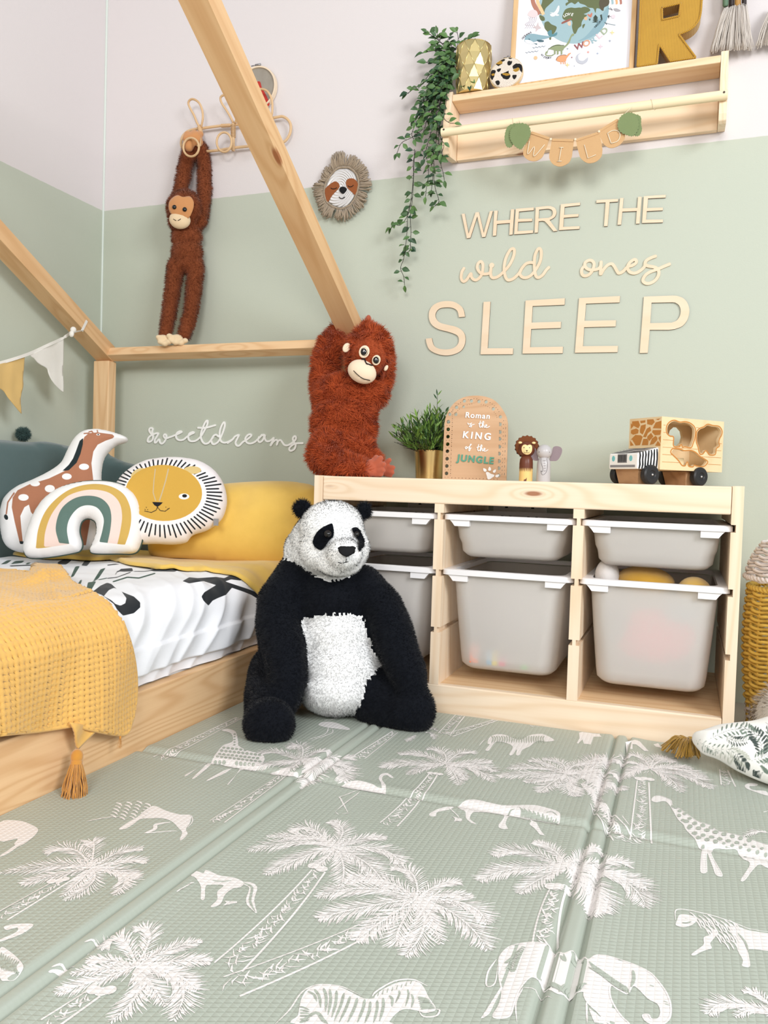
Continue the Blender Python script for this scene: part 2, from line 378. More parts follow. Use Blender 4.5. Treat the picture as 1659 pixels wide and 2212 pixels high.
Pm(cB, (1110, 665), [(1080,520,960,485),(900,560,680,555),(800,605,515,655),(780,720,525,785),(1250,580,1370,570),(1280,640,1440,655),(1400,700,1525,820),(1350,770,1530,970),(1170,740,1250,935),(1150,830,1035,1005),(900,800,745,915),(1000,850,1010,930)], ((1000,740),(0,1190)), .016, .032, (.01,.006), dens=1.1)
Pm(cC, (740, 320), [(650,190,510,130),(450,200,215,225),(380,320,120,405),(560,390,400,495),(880,210,985,195),(960,330,900,370),(1050,275,1170,290),(1180,390,1270,445),(1120,390,1310,595),(960,480,940,670),(900,520,1000,640)], ((680,480),(590,870)), .017, .024, (-.003,0), coco=((635,455,.009),(680,455,.008),(730,470,.009)), dens=1.1)
Pm(cD, (650, 240), [(560,140,420,150),(700,150,800,160),(530,200,400,200),(520,260,400,340),(850,215,1005,240),(900,240,1130,325),(950,290,1175,410),(800,310,920,440),(760,160,830,190)], ((590,350),(570,870)), .017, .026, coco=((560,330,.009),(610,325,.008),(650,330,.008)))
Pm(cD, (60, 320), [(150,170,280,190),(260,180,390,200),(260,280,380,330),(200,330,240,470),(180,350,360,440),(300,380,440,430),(-60,380,20,480)], None)
frond(*[q(cD, a)[0] for a in ((60,370),(190,500),(420,850))], .9, .25); trunk(q(cD,(200,550))[0], q(cD,(450,870))[0], .02, .034)
line(q(cD,(70,390),(150,450),(200,550),(270,580),(320,690),(380,740),(430,860)), .003); line(q(cD,(410,650),(480,740)), .0016)
Pm(cE, (540, 370), [(520,280,410,260),(380,300,210,295),(280,360,80,390),(400,390,270,440),(640,290,745,290),(740,350,860,350),(790,380,885,420),(740,400,878,495),(640,420,680,480),(600,430,635,518)], ((450,440),(130,800)), .013, .024, (.004,0), coco=((430,430,.006),(470,435,.006),(500,440,.006)))
Pm(cE, (1400, 440), [(1370,360,1240,330),(1260,360,1140,345),(1200,390,985,400),(1150,440,920,455),(1250,470,1110,495),(1300,500,1210,570),(1480,370,1610,370),(1530,420,1650,420),(1560,450,1640,600),(1450,520,1480,600),(1580,480,1650,520)], None)
Pm(cF, (1040, 420), [(900,370,770,380),(1040,330,960,350),(1150,370,1215,380),(900,440,700,470),(960,480,850,500),(1130,430,1240,430),(1290,410,1355,410),(1290,450,1355,485),(1280,480,1310,555),(1110,490,1060,590)], ((930,520),(500,820)), .012, .022, coco=((940,505,.007),(975,508,.007),(1000,510,.006)))
trunk(q(cF,(640,150))[0], q(cF,(130,410))[0], .012, .022); trunk(q(cF,(1640,240))[0], q(cF,(1410,405))[0], .010, .020)
trunk(q(cE,(650,10))[0], q(cE,(530,150))[0], .018, .022); trunk(q(cE,(900,50))[0], q(cE,(560,160))[0], .008, .018)
frond(*[q(cE, a)[0] for a in ((390,130),(440,110),(480,130))]); frond(*[q(cE, a)[0] for a in ((390,140),(440,150),(460,190))]); frond(*[q(cE, a)[0] for a in ((330,160),(290,180),(260,205))])
frond(*[q(cE, a)[0] for a in ((0,890),(50,885),(110,900))]); frond(*[q(cF, a)[0] for a in ((1630,440),(1590,450),(1545,470))])
frond(*[q(cB, a)[0] for a in ((1659,400),(1610,395),(1560,410))])
# far right bits and lower right palm
Pm(cH, (1800, 1900), [(1150,1720,830,1860),(1560,1620,1320,1550),(1500,1800,1200,1900)], None, dens=1.2)
frond(*[q(cD, a)[0] for a in ((1659,790),(1560,780),(1450,820))]); trunk(q(cD,(1280,250))[0], q(cD,(1320,385))[0], .012, .02)
shape(q(cD,(1460,380),(1510,360),(1570,370),(1560,385),(1500,390),(1530,420),(1640,430),(1659,470),(1560,440),(1480,410))); line(q(cD,(1620,610),(1659,600)), .004)
# left edge scraps
shape(q(cA,(0,225),(120,215),(200,240),(245,275),(200,330),(130,375),(90,365),(110,330),(0,345))); line(q(cA,(0,445),(60,410),(110,375),(190,330)), .006)
shape(q(cA,(30,890),(120,875),(215,880),(140,940),(0,990),(0,975),(100,930),(110,900),(40,915)))
shape(q(cA,(0,1035),(60,1050),(120,1110),(150,1170),(100,1230),(40,1255),(0,1230)))
for i in range(9): line(q(cA,(10+14*i,1060+8*i),(2+12*i,1120+6*i),(14+13*i,1180+4*i)), .002, 0, .0013)
for c_ in ((250,1120),(480,1180)): 
    pass
# wispy leaf across the left fold
for i in range(10): line(q(cA,(560+6*i,1045-4*i),(590+6*i,1030-3*i),(650+3*i,1000+i)), .0026); line(q(cA,(310+9*i,1200-4*i),(360+8*i,1180-3*i),(470-2*i,1160+i)), .0026)
line(q(cA,(540,1010),(600,990),(680,1010)), .003); line(q(cA,(330,1170),(400,1145),(480,1165)), .003)
# --- animals: filled body, then mat-coloured lines
def G_(c, pts, w=.0022): line(q(c, *pts), w, 0, .0014)
# elephant
shape(q(cC,(265,950),(330,880),(440,855),(560,862),(640,890),(715,945),(790,925),(860,955),(900,985),(960,950),(1060,955),(1170,985),(1260,1020),(1350,1070),(1420,1150),(1465,1220),(1490,1300),(1485,1380),(1440,1430),(1370,1437),(1310,1410),(1290,1370),(1330,1365),(1350,1395),(1400,1395),(1420,1350),(1400,1290),(1330,1250),(1260,1180),(1215,1160),(1180,1215),(1120,1190),(1060,1160),(1055,1230),(1090,1310),(1140,1380),(1190,1437),(1060,1437),(960,1350),(900,1300),(870,1250),(860,1215),(760,1225),(680,1235),(600,1180),(560,1140),(490,1110),(440,1150),(400,1210),(370,1290),(340,1380),(280,1400),(215,1380),(260,1300),(280,1210),(260,1100),(260,1020)), outline=.0018)
for p in [((700,960),(730,1000),(722,950)),((800,960),(830,970),(860,1000)),((780,1000),(820,980),(850,985)),((900,1040),(980,1080),(1080,1150),(1170,1205)),((1220,1050),(1225,1110),(1205,1170)),((1340,1155),(1370,1165)),((1450,1290),(1480,1300)),((1440,1270),(1470,1280)),((330,1020),(360,1060),(400,960),(440,900)),((300,1000),(350,960),(420,890))]: G_(cC, p, .0034)
for i in range(17): G_(cC, ((905+16*i,1000+10*i),(925+16*i,1030+10*i),(935+16*i,1065+10*i)), .0018)
for i in range(12): G_(cC, ((560+12*i,1110+6*i),(575+12*i,1135+6*i),(590+12*i,1165+6*i)), .002)
for i in range(14): G_(cC, ((300+9*i,1040-12*i),(330+8*i,1030-11*i),(345+8*i,1050-12*i)), .0015)
for i in range(8): G_(cC, ((690+22*i,1225-4*i),(710+22*i,1190-4*i),(735+22*i,1160)), .002)
for i in range(22): line(q(cC,(130+6*i,1390-9*i),(165+5*i,1370-9*i),(200+4*i,1340-8*i)), .0018)
line(q(cC,(240,970),(180,1060),(170,1160),(230,1140),(250,1010)), .0018); line(q(cC,(430,1185),(520,1200),(640,1270)), .0016); line(q(cC,(430,1185),(380,1290),(385,1430)), .0016)
for i in range(12): line(q(cC,(905+10*i,1330+7*i),(930+9*i,1390+4*i),(950+9*i,1437)), .0018)
line(q(cC,(885,1290),(890,1437)), .002)
# zebra, close
shape(q(cG,(345,400),(390,330),(480,295),(560,290),(650,305),(740,345),(850,400),(930,400),(950,370),(1020,320),(1120,275),(1200,262),(1290,265),(1340,310),(1380,390),(1440,490),(1350,520),(1280,500),(1180,490),(1110,530),(1060,590),(1040,611),(300,611),(315,540),(330,460)))
for i, (a, b, c_, d) in enumerate([(395,345,470,430),(450,330,500,480),(525,320,540,510),(575,330,560,540),(630,340,590,560),(690,360,610,590),(740,385,650,600),(800,400,720,600),(860,410,800,600),(905,430,860,605),(960,420,930,600),(1010,400,980,590),(1060,380,1080,470),(1140,340,1110,440),(1210,330,1190,470),(1240,370,1240,480)]):
    G_(cG, ((a, b), ((a+c_)/2+14, (b+d)/2-15), (c_, d)), .0028 if i < 13 else .002)
for i in range(6): G_(cG, ((330,470+26*i),(370,480+22*i),(410,500+14*i)), .0022)
for i in range(7): G_(cG, ((1290+4*i,395+16*i),(1330+6*i,400+14*i),(1390+8*i,420+11*i)), .0026)
for i in range(8): G_(cG, ((965+38*i,385-14*i),(975+38*i,345-12*i)), .003)
G_(cG, ((330,600),(460,520),(520,580),(560,611)), .004)
line(q(cG,(130,611),(250,490),(330,370),(400,315),(500,288),(650,300),(740,335),(860,395)), .0018); line(q(cG,(920,385),(960,340),(1100,262),(1250,248),(1370,300)), .0018); line(q(cG,(1440,490),(1470,500),(1440,545),(1340,550),(1300,505)), .0018)
# zebra by the cabinet
shape(q(cE,(840,220),(850,180),(890,155),(960,155),(1040,185),(1080,190),(1140,160),(1200,150),(1250,155),(1320,195),(1260,205),(1200,200),(1140,240),(1090,265),(1070,300),(1045,300),(1050,260),(1020,300),(995,297),(1020,250),(1000,225),(930,205),(890,215),(850,268),(825,265),(855,225)))
for i in range(22): G_(cE, ((868+18*i,165+(6 if 7<i<14 else 0)),(880+17*i,185),(868+18*i,215)), .0026)
line(q(cE,(780,235),(810,200),(850,180)), .0018)
# lion walking, centre
shape(q(cE,(620,660),(680,630),(760,625),(850,645),(950,665),(1080,660),(1180,660),(1270,680),(1350,710),(1360,760),(1330,795),(1270,790),(1190,770),(1130,770),(1060,750),(1000,740),(970,790),(985,830),(930,825),(920,800),(960,740),(880,720),(780,715),(730,720),(715,760),(760,795),(720,785),(685,750),(680,710),(640,690)))
shape(q(cE,(1150,770),(1190,790),(1220,840),(1250,878),(1215,872),(1180,830),(1140,800)), smooth=False); shape(q(cE,(425,720),(480,690),(560,675),(600,680),(560,695),(480,710),(470,738),(430,738)))
line(q(cE,(560,680),(620,730),(640,760)), .002)
for i in range(26): G_(cE, ((1070+11*i,680+3*i+(i%3)*8),(1085+10*i,700+3*i),(1080+11*i,735+2*i)), .0021)
for p in [((1260,720),(1300,710),(1340,740)),((1280,760),(1320,770),(1350,765)),((980,740),(1000,700),(1040,690))]: G_(cE, p, .0022)
for i in range(8): line(q(cE,(590+8*i,740+3*i),(610+6*i,760),(600+8*i,780)), .0015)
# lion, left
shape(q(cA,(940,140),(990,120),(1060,150),(1150,175),(1220,180),(1215,230),(1190,270),(1200,300),(1165,340),(1150,335),(1165,290),(1140,260),(1100,220),(1040,200),(960,200),(900,205),(850,240),(800,268),(760,268),(820,225),(880,190)))
for i in range(60): 
    a, b = 690 + (i * 37) % 250, 85 + (i * 53) % 130
    if (a - 820) ** 2 / 150 ** 2 + (b - 135) ** 2 / 70 ** 2 < 1: line(q(cA, (a, b), (a + 22, b + 6), (a + 36, b + 20)), .0026)
line(q(cA,(550,220),(680,195),(780,190)), .003); line(q(cA,(930,295),(990,270),(1000,240),(1090,225)), .006); line(q(cA,(920,295),(1050,285),(1130,280)), .002); line(q(cA,(1225,180),(1232,220),(1200,260)), .0016)
# lion, right edge
shape(q(cH,(1130,640),(1250,650),(1400,700),(1659,740),(1800,760),(1800,985),(1659,985),(1400,960),(1395,1050),(1410,1200),(1300,1190),(1310,1110),(1240,980),(1220,860),(1150,720)))
shape(q(cH,(400,560),(430,490),(520,480),(640,510),(670,560),(620,620),(520,655),(430,650),(380,620))); shape(q(cH,(770,800),(860,760),(920,680),(860,600),(740,560),(800,570),(910,620),(940,700),(930,790),(860,880),(880,950),(760,990),(640,1050),(600,1030),(720,940),(770,890)))
for i in range(60):
    t = i / 60; a = 640 + 620 * ((i * 29) % 60) / 60; b = 500 + (i * 71) % 420
    if b < 470 + (a - 500) * .75 and b > 440 + (a - 600) * .28: line(q(cH, (a - 70, b - 55), (a, b), (a + 45, b + 85)), .0022)
for p in [((510,540),(560,550)),((470,600),(540,600),(600,580)),((1240,740),(1340,860),(1390,1000))]: G_(cH, p, .0024)
line(q(cH,(380,560),(380,430),(480,410),(650,440),(900,500),(1200,600),(1400,680),(1659,720)), .0014)
# monkey by the fold
shape(q(cA,(1215,555),(1245,545),(1300,560),(1320,540),(1400,565),(1500,580),(1560,610),(1540,640),(1490,650),(1440,690),(1410,750),(1360,768),(1350,760),(1390,720),(1390,670),(1430,630),(1350,625),(1315,640),(1310,715),(1285,715),(1285,640),(1250,590),(1225,580)))
line(q(cA,(1555,610),(1620,640),(1600,730),(1640,805)), .010); G_(cA, ((1560,615),(1612,645),(1600,730),(1632,798)), .003)
for i in range(8): line(q(cA,(1430+10*i,760-3*i),(1455+8*i,740),(1440+10*i,730)), .0024)
for i in range(8): line(q(cA,(1130+12*i,680-8*i),(1160+12*i,660-6*i)), .0018)
G_(cA, ((1360,600),(1420,605),(1480,600)), .002)
# flamingos
shape(q(cE,(-100,500),(-60,520),(0,510),(50,530),(80,545),(75,500),(60,470),(75,440),(120,430),(165,460),(150,465),(115,445),(90,455),(85,480),(110,520),(110,560),(90,575),(0,560),(-80,545),(-150,540)))
line(q(cF,(1420,610),(1290,655),(1290,665),(1340,760)), .0024); line(q(cF,(1415,625),(1340,680),(1260,745)), .0024); line(q(cF,(1300,765),(1350,760)), .0022); line(q(cF,(1255,750),(1280,770)), .002)
shape(q(cF,(1310,565),(1400,555),(1470,570),(1520,590),(1560,600),(1575,620),(1540,635),(1450,620),(1370,610),(1290,590)))
shape(q(cF,(1150,190),(1180,175),(1260,180),(1340,215),(1345,232),(1290,222),(1210,212),(1160,200))); line(q(cF,(1185,165),(1240,160),(1290,145),(1270,135)), .003)
line(q(cF,(1215,210),(1190,255),(1080,290)), .0022); line(q(cF,(1240,222),(1230,250),(1100,295)), .0022)
# giraffe, right
shape(q(cD,(665,510),(680,480),(720,470),(770,480),(830,510),(840,545),(900,580),(1000,650),(1060,690),(1160,720),(1230,770),(1350,795),(1450,820),(1560,860),(1659,890),(1700,900),(1700,1100),(1659,1090),(1580,1060),(1520,1110),(1460,1190),(1430,1190),(1500,1080),(1500,1040),(1440,1010),(1400,930),(1300,915),(1190,905),(1180,950),(1170,970),(1220,1060),(1265,1140),(1255,1160),(1215,1145),(1190,1080),(1145,970),(1130,990),(1135,1090),(1130,1125),(1085,1120),(1090,980),(1095,930),(1040,850),(960,760),(940,720),(890,670),(850,600),(810,540),(770,515),(700,525)), outline=.0014)
spots = []
for i in range(10):
    for j in range(7):
        a = 960 + i * 72 + (j % 2) * 34; b = 690 + j * 42 + i * 17
        spots.append((a, b))
def spot(c, a, b, r, rs):
    rr = random.Random(rs); n = 7; pts = [(a + r * (1.15) * math.cos(t) * rr.uniform(.8, 1.1), b + r * .8 * math.sin(t) * rr.uniform(.8, 1.1)) for t in [2 * math.pi * k / n for k in range(n)]]
    P = [fl(p) for p in q(c, *pts)]; matm.add(ink(P, .0014), [tuple(range(n))], 0)
gb = np.array([(900,600),(1000,660),(1060,700),(1160,725),(1230,775),(1350,800),(1450,830),(1600,880),(1659,905),(1659,1000),(1560,1000),(1460,1000),(1400,925),(1180,900),(1100,920),(1040,850),(960,750)], float)
for k_, s_ in enumerate(spots):
    if inside(np.array([s_], float), gb)[0]: spot(cD, s_[0], s_[1], 22 if s_[1] < 880 else 15, k_)
for k_, (a, b) in enumerate([(870,570),(905,600),(900,640),(945,625),(990,665),(930,680),(845,560),(985,745)]): spot(cD, a, b, 17, k_ + 90)
# giraffe, left
shape(q(cF,(530,230),(570,220),(620,240),(635,300),(640,330),(700,360),(790,385),(800,430),(740,470),(650,490),(580,570),(570,570),(640,490),(630,455),(560,500),(450,550),(440,545),(540,490),(600,470),(500,430),(430,480),(360,535),(345,532),(440,440),(380,470),(305,522),(300,512),(400,460),(460,425),(500,370),(540,325),(600,300),(590,250)))
for i in range(11):
    for j in range(6):
        a = 490 + i * 27 + (j % 2) * 13; b = 335 + j * 22 + i * 3
        if inside(np.array([(a, b)], float), np.array([(540,330),(640,340),(790,390),(795,430),(740,460),(640,440),(560,430),(480,425)], float))[0]: spot(cF, a, b, 10.5, i * 9 + j)
for j in range(5): spot(cF, 612, 255 + 17 * j, 7, j)
# elephant behind, cut by the cabinet
shape(q(cE,(1480,215),(1500,180),(1495,140),(1530,125),(1620,140),(1659,150),(1659,175),(1600,170),(1580,225),(1530,220),(1520,190),(1490,220)), smooth=False)
shape(q(cD,(440,10),(520,0),(560,10),(600,50),(640,90),(600,90),(560,60),(530,40),(500,40),(500,80),(450,85)), smooth=False); shape(q(cD,(680,30),(720,20),(740,50),(775,40),(750,60),(700,50)), smooth=False)
for i in range(10): line(q(cE,(960+7*i,62+i),(970+7*i,70)), .0014); line(q(cE,(1140+7*i,86+i),(1160+6*i,100)), .0014)
# ---- materials of the mat: embossed foam
def foam(name, c, rough, spec):
    k = NT(name); b = k.b; b.inputs['Base Color'].default_value = C4(c); b.inputs['Roughness'].default_value = rough; b.inputs['Specular IOR Level'].default_value = spec
    v = k.n('ShaderNodeNewGeometry').outputs['Position']; s = k.n('ShaderNodeSeparateXYZ', i_0=v); P = .0085
    u = k.math('DIVIDE', s.outputs[0], P); w = k.math('DIVIDE', s.outputs[1], P * .85)
    row = k.math('FLOOR', u); fu = k.math('FRACT', u); fw = k.math('FRACT', k.math('ADD', w, k.math('MULTIPLY', row, .5)))
    tri = k.math('SUBTRACT', fu, k.math('ABSOLUTE', k.math('MULTIPLY_ADD', fw, 2.0, -1.0)))      # small raised triangles in columns
    h = k.n('ShaderNodeMapRange', interpolation_type='SMOOTHSTEP'); k.set(h.inputs[0], tri); h.inputs[1].default_value = -.2; h.inputs[2].default_value = .3
    colm = k.math('POWER', k.math('SINE', k.math('MULTIPLY', fu, math.pi)), .6)
    hh = k.math('ADD', k.math('MULTIPLY', h.outputs[0], .40), k.math('MULTIPLY', colm, .55))
    near = None
    for sx_ in SEAMX:
        d_ = k.math('ABSOLUTE', k.math('SUBTRACT', s.outputs[0], sx_)); mr = k.n('ShaderNodeMapRange', interpolation_type='SMOOTHSTEP'); k.set(mr.inputs[0], d_); mr.inputs[1].default_value = .018; mr.inputs[2].default_value = .034; mr.inputs[3].default_value = .16; mr.inputs[4].default_value = 1.0
        near = mr.outputs[0] if near is None else k.math('MULTIPLY', near, mr.outputs[0])
    k.bump(k.math('MULTIPLY', hh, near), .0010, .8); return k.m
tag(matm.build('play_mat', [foam('foam_sage', (174, 181, 169), .4, .4), foam('foam_print', (236, 231, 228), .45, .35)], None, (.6, -1.4, 0), smooth=30, recalc=False), 'sage green folding foam play mat printed with white palms and safari animals', 'play mat')
# ================================================================ toy storage cabinet
YF = -.46; YB = -.02
cab = thing('toy_storage_cabinet', (.4675, -.24, 0), 'low pale pine storage frame with three bays of white bins beside the bed', 'storage cabinet')
def xz_prism(poly, y0, y1): 
    m = MB(); m.prism([(x, y0, z) for x, z in poly], (0, y1 - y0, 0)); return m
notch = [(.191, .203), (.318, .333), (.446, .461)]
def side(sx):
    x0, x1 = (0, .0215) if sx < 0 else (.9135, .935); inner = x1 if sx < 0 else x0; d = -.009 if sx < 0 else .009
    zs = []
    for a, b in notch: zs += [(inner, a), (inner + d, a), (inner + d, b), (inner, b)]
    return ([(x0, 0)] if sx < 0 else [(x1, 0)]) + [(inner, 0)] + zs + [(inner, .538), (x0 if sx < 0 else x1, .538)]
for sx in (-1, 1): xz_prism(side(sx), YF, YB).build('side_panel', M['pineZ'], cab, bevel=.0022)
for x0, x1 in ((.300, .3215), (.6065, .629)):
    L = [(x0, .073)]; Rr = [(x1, .073)]
    for a, b in notch: L += [(x0, a), (x0 + .0075, a), (x0 + .0075, b), (x0, b)]; Rr += [(x1, a), (x1 - .0075, a), (x1 - .0075, b), (x1, b)]
    xz_prism(L + [(x0, .481), (x1, .481)] + Rr[::-1], YF + .001, YB).build('divider', M['pineZ'], cab, bevel=.002)
m = MB(); m.box((.022, YF + .001, .481), (.913, YF + .02, .537)); m.build('top_rail', M['pineX'], cab, bevel=.003)
m = MB(); m.box((.022, YF + .02, .515), (.913, YB - .001, .5365)); m.build('top_board', M['pineX'], cab, bevel=.001)
m = MB(); m.box((.022, YF + .0005, .0), (.913, YF + .02, .0735)); m.build('bottom_rail', M['pineX'], cab, bevel=.003)
m = MB(); m.box((.022, YF + .02, .052), (.913, YB, .073)); m.build('bottom_shelf', wood('pine_shelf', 'X', (238, 206, 164), (214, 168, 120), seed=6.4), cab)
def plastic():
    k = NT('frosted_plastic'); b = k.b; b.inputs['Base Color'].default_value = C4((252, 246, 240)); b.inputs['Roughness'].default_value = .35; b.inputs['Specular IOR Level'].default_value = .4
    tr = k.n('ShaderNodeBsdfTranslucent', i_Color=C4((246, 244, 242))); rf = k.n('ShaderNodeBsdfRefraction', i_Color=C4((250, 250, 250)), i_Roughness=.22, i_IOR=1.02)
    a = k.n('ShaderNodeMixShader', i_0=.22); k.t.links.new(k.b.outputs[0], a.inputs[1]); k.t.links.new(tr.outputs[0], a.inputs[2])
    c = k.n('ShaderNodeMixShader', i_0=.48); k.t.links.new(a.outputs[0], c.inputs[1]); k.t.links.new(rf.outputs[0], c.inputs[2])
    k.t.links.new(c.outputs[0], k.out.inputs[0]); return k.m
M['bin'] = plastic(); M['rim'] = flat('rim_plastic', (238, 235, 235), .35, .4)
def rrect(x0, x1, y0, y1, r, n=7):
    P = []
    for cx, cy, a0 in ((x1 - r, y1 - r, 0), (x0 + r, y1 - r, 90), (x0 + r, y0 + r, 180), (x1 - r, y0 + r, 270)):
        for k in range(n): a = math.radians(a0 + 90 * k / (n - 1)); P.append((cx + r * math.cos(a), cy + r * math.sin(a)))
    return P
def rings_mesh(m, rings, cap0=True, cap1=False, mat=None):
    n = len(rings[0]); vs = [p for r in rings for p in r]
    fs = [(i * n + k, i * n + (k + 1) % n, (i + 1) * n + (k + 1) % n, (i + 1) * n + k) for i in range(len(rings) - 1) for k in range(n)]
    if cap0: fs.append(tuple(range(n))[::-1])
    if cap1: fs.append(tuple((len(rings) - 1) * n + k for k in range(n)))
    m.add(vs, fs, mat)
def make_bin(x0, x1, zt, depth, name, label, group=None):
    y0, y1 = -.452, -.045; zb = zt - depth; t = .02
    root = thing(name, ((x0 + x1) / 2, -.25, zb), label, 'storage bin', group)
    bx0, bx1, by0, by1 = x0 + t, x1 - t, y0 + .014, y1 - .014
    m = MB(); R = []; ins = .006 + .04 * depth; H = depth - .013
    for z, s, r in ((zb + .0035, ins + .012, .028), (zb, ins + .018, .026), (zb + .0035, ins + .012, .03), (zb + .012, ins + .003, .036), (zb + .03, ins, .04), (zb + .5 * H, ins * .55, .038), (zb + H, 0, .034)):
        if z == zb + .0035 and not R: continue
        R.append([(x, y, z) for x, y in rrect(bx0 + s, bx1 - s, by0 + s, by1 - s, r)])
    w = .0022; Ri = [[(x, y, z + (w if i == 0 else 0)) for x, y in rrect(bx0 + s + w, bx1 - s - w, by0 + s + w, by1 - s - w, r)] for i, (z, s, r) in enumerate(((zb, ins + .018, .026), (zb + .0035, ins + .012, .03), (zb + .012, ins + .003, .036), (zb + .03, ins, .04), (zb + .5 * H, ins * .55, .038), (zb + H, 0, .034)))]
    rings_mesh(m, R); rings_mesh(m, Ri); m.build('body', M['bin'], root, smooth=50)
    m = MB(); o = rrect(x0, x1, y0, y1, .016); i2 = rrect(bx0 + .002, bx1 - .002, by0 + .002, by1 - .002, .032)
    rings_mesh(m, [[(x, y, zt - .011) for x, y in i2], [(x, y, zt - .012) for x, y in o], [(x, y, zt - .0015) for x, y in o], [(x + (.002 if x < (x0 + x1) / 2 else -.002), y + .002 * (1 if y < -.25 else -1), zt) for x, y in o], [(x, y, zt) for x, y in i2], [(x, y, zt - .011) for x, y in i2]], False)
    m.build('rim', M['rim'], root, smooth=40)
    for sx in (-1, 1):
        m = MB(); xa = x0 + .014 if sx < 0 else x1 - .014; d = 1 if sx < 0 else -1; zz = zt - .012
        poly = [(xa, zz), (xa + d * .046, zz), (xa + d * .046, zz - .014), (xa + d * .012, zz - .014), (xa + d * .006, zz - .006)]
        m.prism([(x, y0 + .004, z) for x, z in poly], (0, .016, 0)); m.build('corner_bracket', M['rim'], root, bevel=.001)
    return root
bays = ((.0165, .3035), (.3185, .6105), (.6225, .9185))
LS = ('shallow white bin in the left bay, mostly hidden behind the panda', 'shallow white bin on top in the middle bay of the cabinet', 'shallow white bin on top in the right bay, above the soft toys')
LD = ('deep white bin in the left bay, just behind the panda', 'deep frosted bin in the middle bay with coloured bricks showing at its foot', 'deep frosted bin in the right bay filled with soft toys')
for (a, b), ls, ld in zip(bays, LS, LD):
    make_bin(a, b, .4585, .096, 'storage_bin', ls, 'shallow bins'); make_bin(a, b, .3345, .228, 'storage_bin', ld, 'deep bins')
# sockets behind the cabinet
def socket(x, z, label):
    r = thing('wall_socket', (x, -.009, z), label, 'socket')
    m = MB(); m.box((x - .073, -.0095, z - .043), (x + .073, -.0005, z + .043)); m.build('face_plate', M['white'], r, bevel=.002)
    for dx in (-.036, .036):
        m = MB(); m.box((x + dx - .004, -.0102, z + .012), (x + dx + .004, -.009, z + .020)); 
        for k in (-1, 1): m.box((x + dx + k * .011 - .0035, -.0102, z - .012), (x + dx + k * .011 + .0035, -.009, z - .007))
        m.build('pin_holes', M['black'], r)
    for dx in (-.012, .012):
        m = MB(); m.box((x + dx - .006, -.0125, z + .014), (x + dx + .006, -.009, z + .032)); m.build('switch', M['white'], r, bevel=.001)
socket(.155, .455, 'white double wall socket behind the left bay of the cabinet'); socket(.405, .455, 'white double wall socket behind the middle bay of the cabinet')
# things inside the bins
def toyblob(name, c, r, col, label, cat, group=None, squash=None, rot=0):
    m = MB(); R = Matrix.Rotation(rot, 3, 'Y'); m.ball(c, r, 28, R=R)
    o = m.build(name, fabric(name + '_plush_' + str(len(bpy.data.materials)), col, 1400, .0012, .4, 14), None, (c[0], c[1], c[2] - (r[2] if hasattr(r, '__len__') else r)), smooth=True); tag(o, label, cat, group); return o
b3 = bays[2]
toyblob('soft_toy', (.672, -.36, .335), (.026, .04, .036), (238, 232, 228), 'white soft toy peeping over the left end of the deep right bin', 'soft toy')
toyblob('soft_toy', (.752, -.34, .325), (.062, .05, .034), (214, 164, 62), 'long mustard yellow soft toy lying across the deep right bin', 'soft toy', rot=.05)
toyblob('soft_toy', (.852, -.38, .316), (.034, .034, .03), (228, 184, 92), 'small round yellow soft toy at the right of the deep right bin', 'soft toy')
toyblob('soft_toy', (.775, -.3875, .215), (.085, .034, .058), (244, 40, 92), 'pink soft toy blurred behind the frosted front of the deep right bin', 'soft toy')
toyblob('soft_toy', (.695, -.392, .245), (.036, .034, .055), (70, 72, 80), 'grey soft toy blurred behind the frosted front of the deep right bin', 'soft toy')
toyblob('soft_toy', (.83, -.395, .275), (.04, .034, .028), (120, 140, 150), 'blue grey soft toy above the pink one in the deep right bin', 'soft toy')
def brick(x, z, s, c, label):
    m = MB(); y = -.4078; m.box((x - s[0], y - .012, z - s[1]), (x + s[0], y + .012, z + s[1]))
    for k in (-1, 1): m.lathe([(0, .004), (.004, .004), (.004, 0)], (x + k * s[0] * .5, y, z + s[1]), 12)
    o = m.build('toy_brick', flat('brick_' + label.split()[0], c, .3), None, (x, y, z - s[1]), bevel=.001); tag(o, label, 'toy brick', 'toy bricks in the middle bin')
brick(.427, .135, (.006, .014), (96, 176, 214), 'blue toy brick seen through the foot of the middle deep bin')
brick(.440, .135, (.006, .014), (236, 214, 70), 'yellow toy brick seen through the foot of the middle deep bin')
brick(.457, .130, (.007, .009), (214, 66, 110), 'pink toy brick seen through the foot of the middle deep bin')
brick(.392, .142, (.010, .02), (240, 140, 104), 'orange toy brick at the left foot of the middle deep bin')
brick(.507, .124, (.007, .005), (120, 190, 120), 'green toy brick at the right foot of the middle deep bin')
# ================================================================ house bed
bed = thing('house_bed', (-.51, -1.0, 0), 'pine house frame bed with sloping roof beams in the left corner', 'bed')
XR = -.108; XI = -.903
m = MB(); m.box((XR - .028, -2.1, .0), (XR, -.105, .122)); m.build('side_rail', M['bedY'], bed, bevel=.002)
m = MB(); m.box((XI - .06, -2.1, .0), (XI - .032, -.105, .122)); m.build('side_rail', M['bedY'], bed, bevel=.002)
m = MB(); m.box((XI - .06, -.098, .0), (XR, -.07, .122)); m.build('end_rail', M['bedX'], bed, bevel=.002)
# posts
XP = -.045
for xa, zt in ((XI - .06, .889), (XP - .06, .926)):
    m = MB(); m.box((xa, -.104, .0), (xa + .06, -.067, zt)); m.build('post', M['bedZ'], bed, bevel=.003)
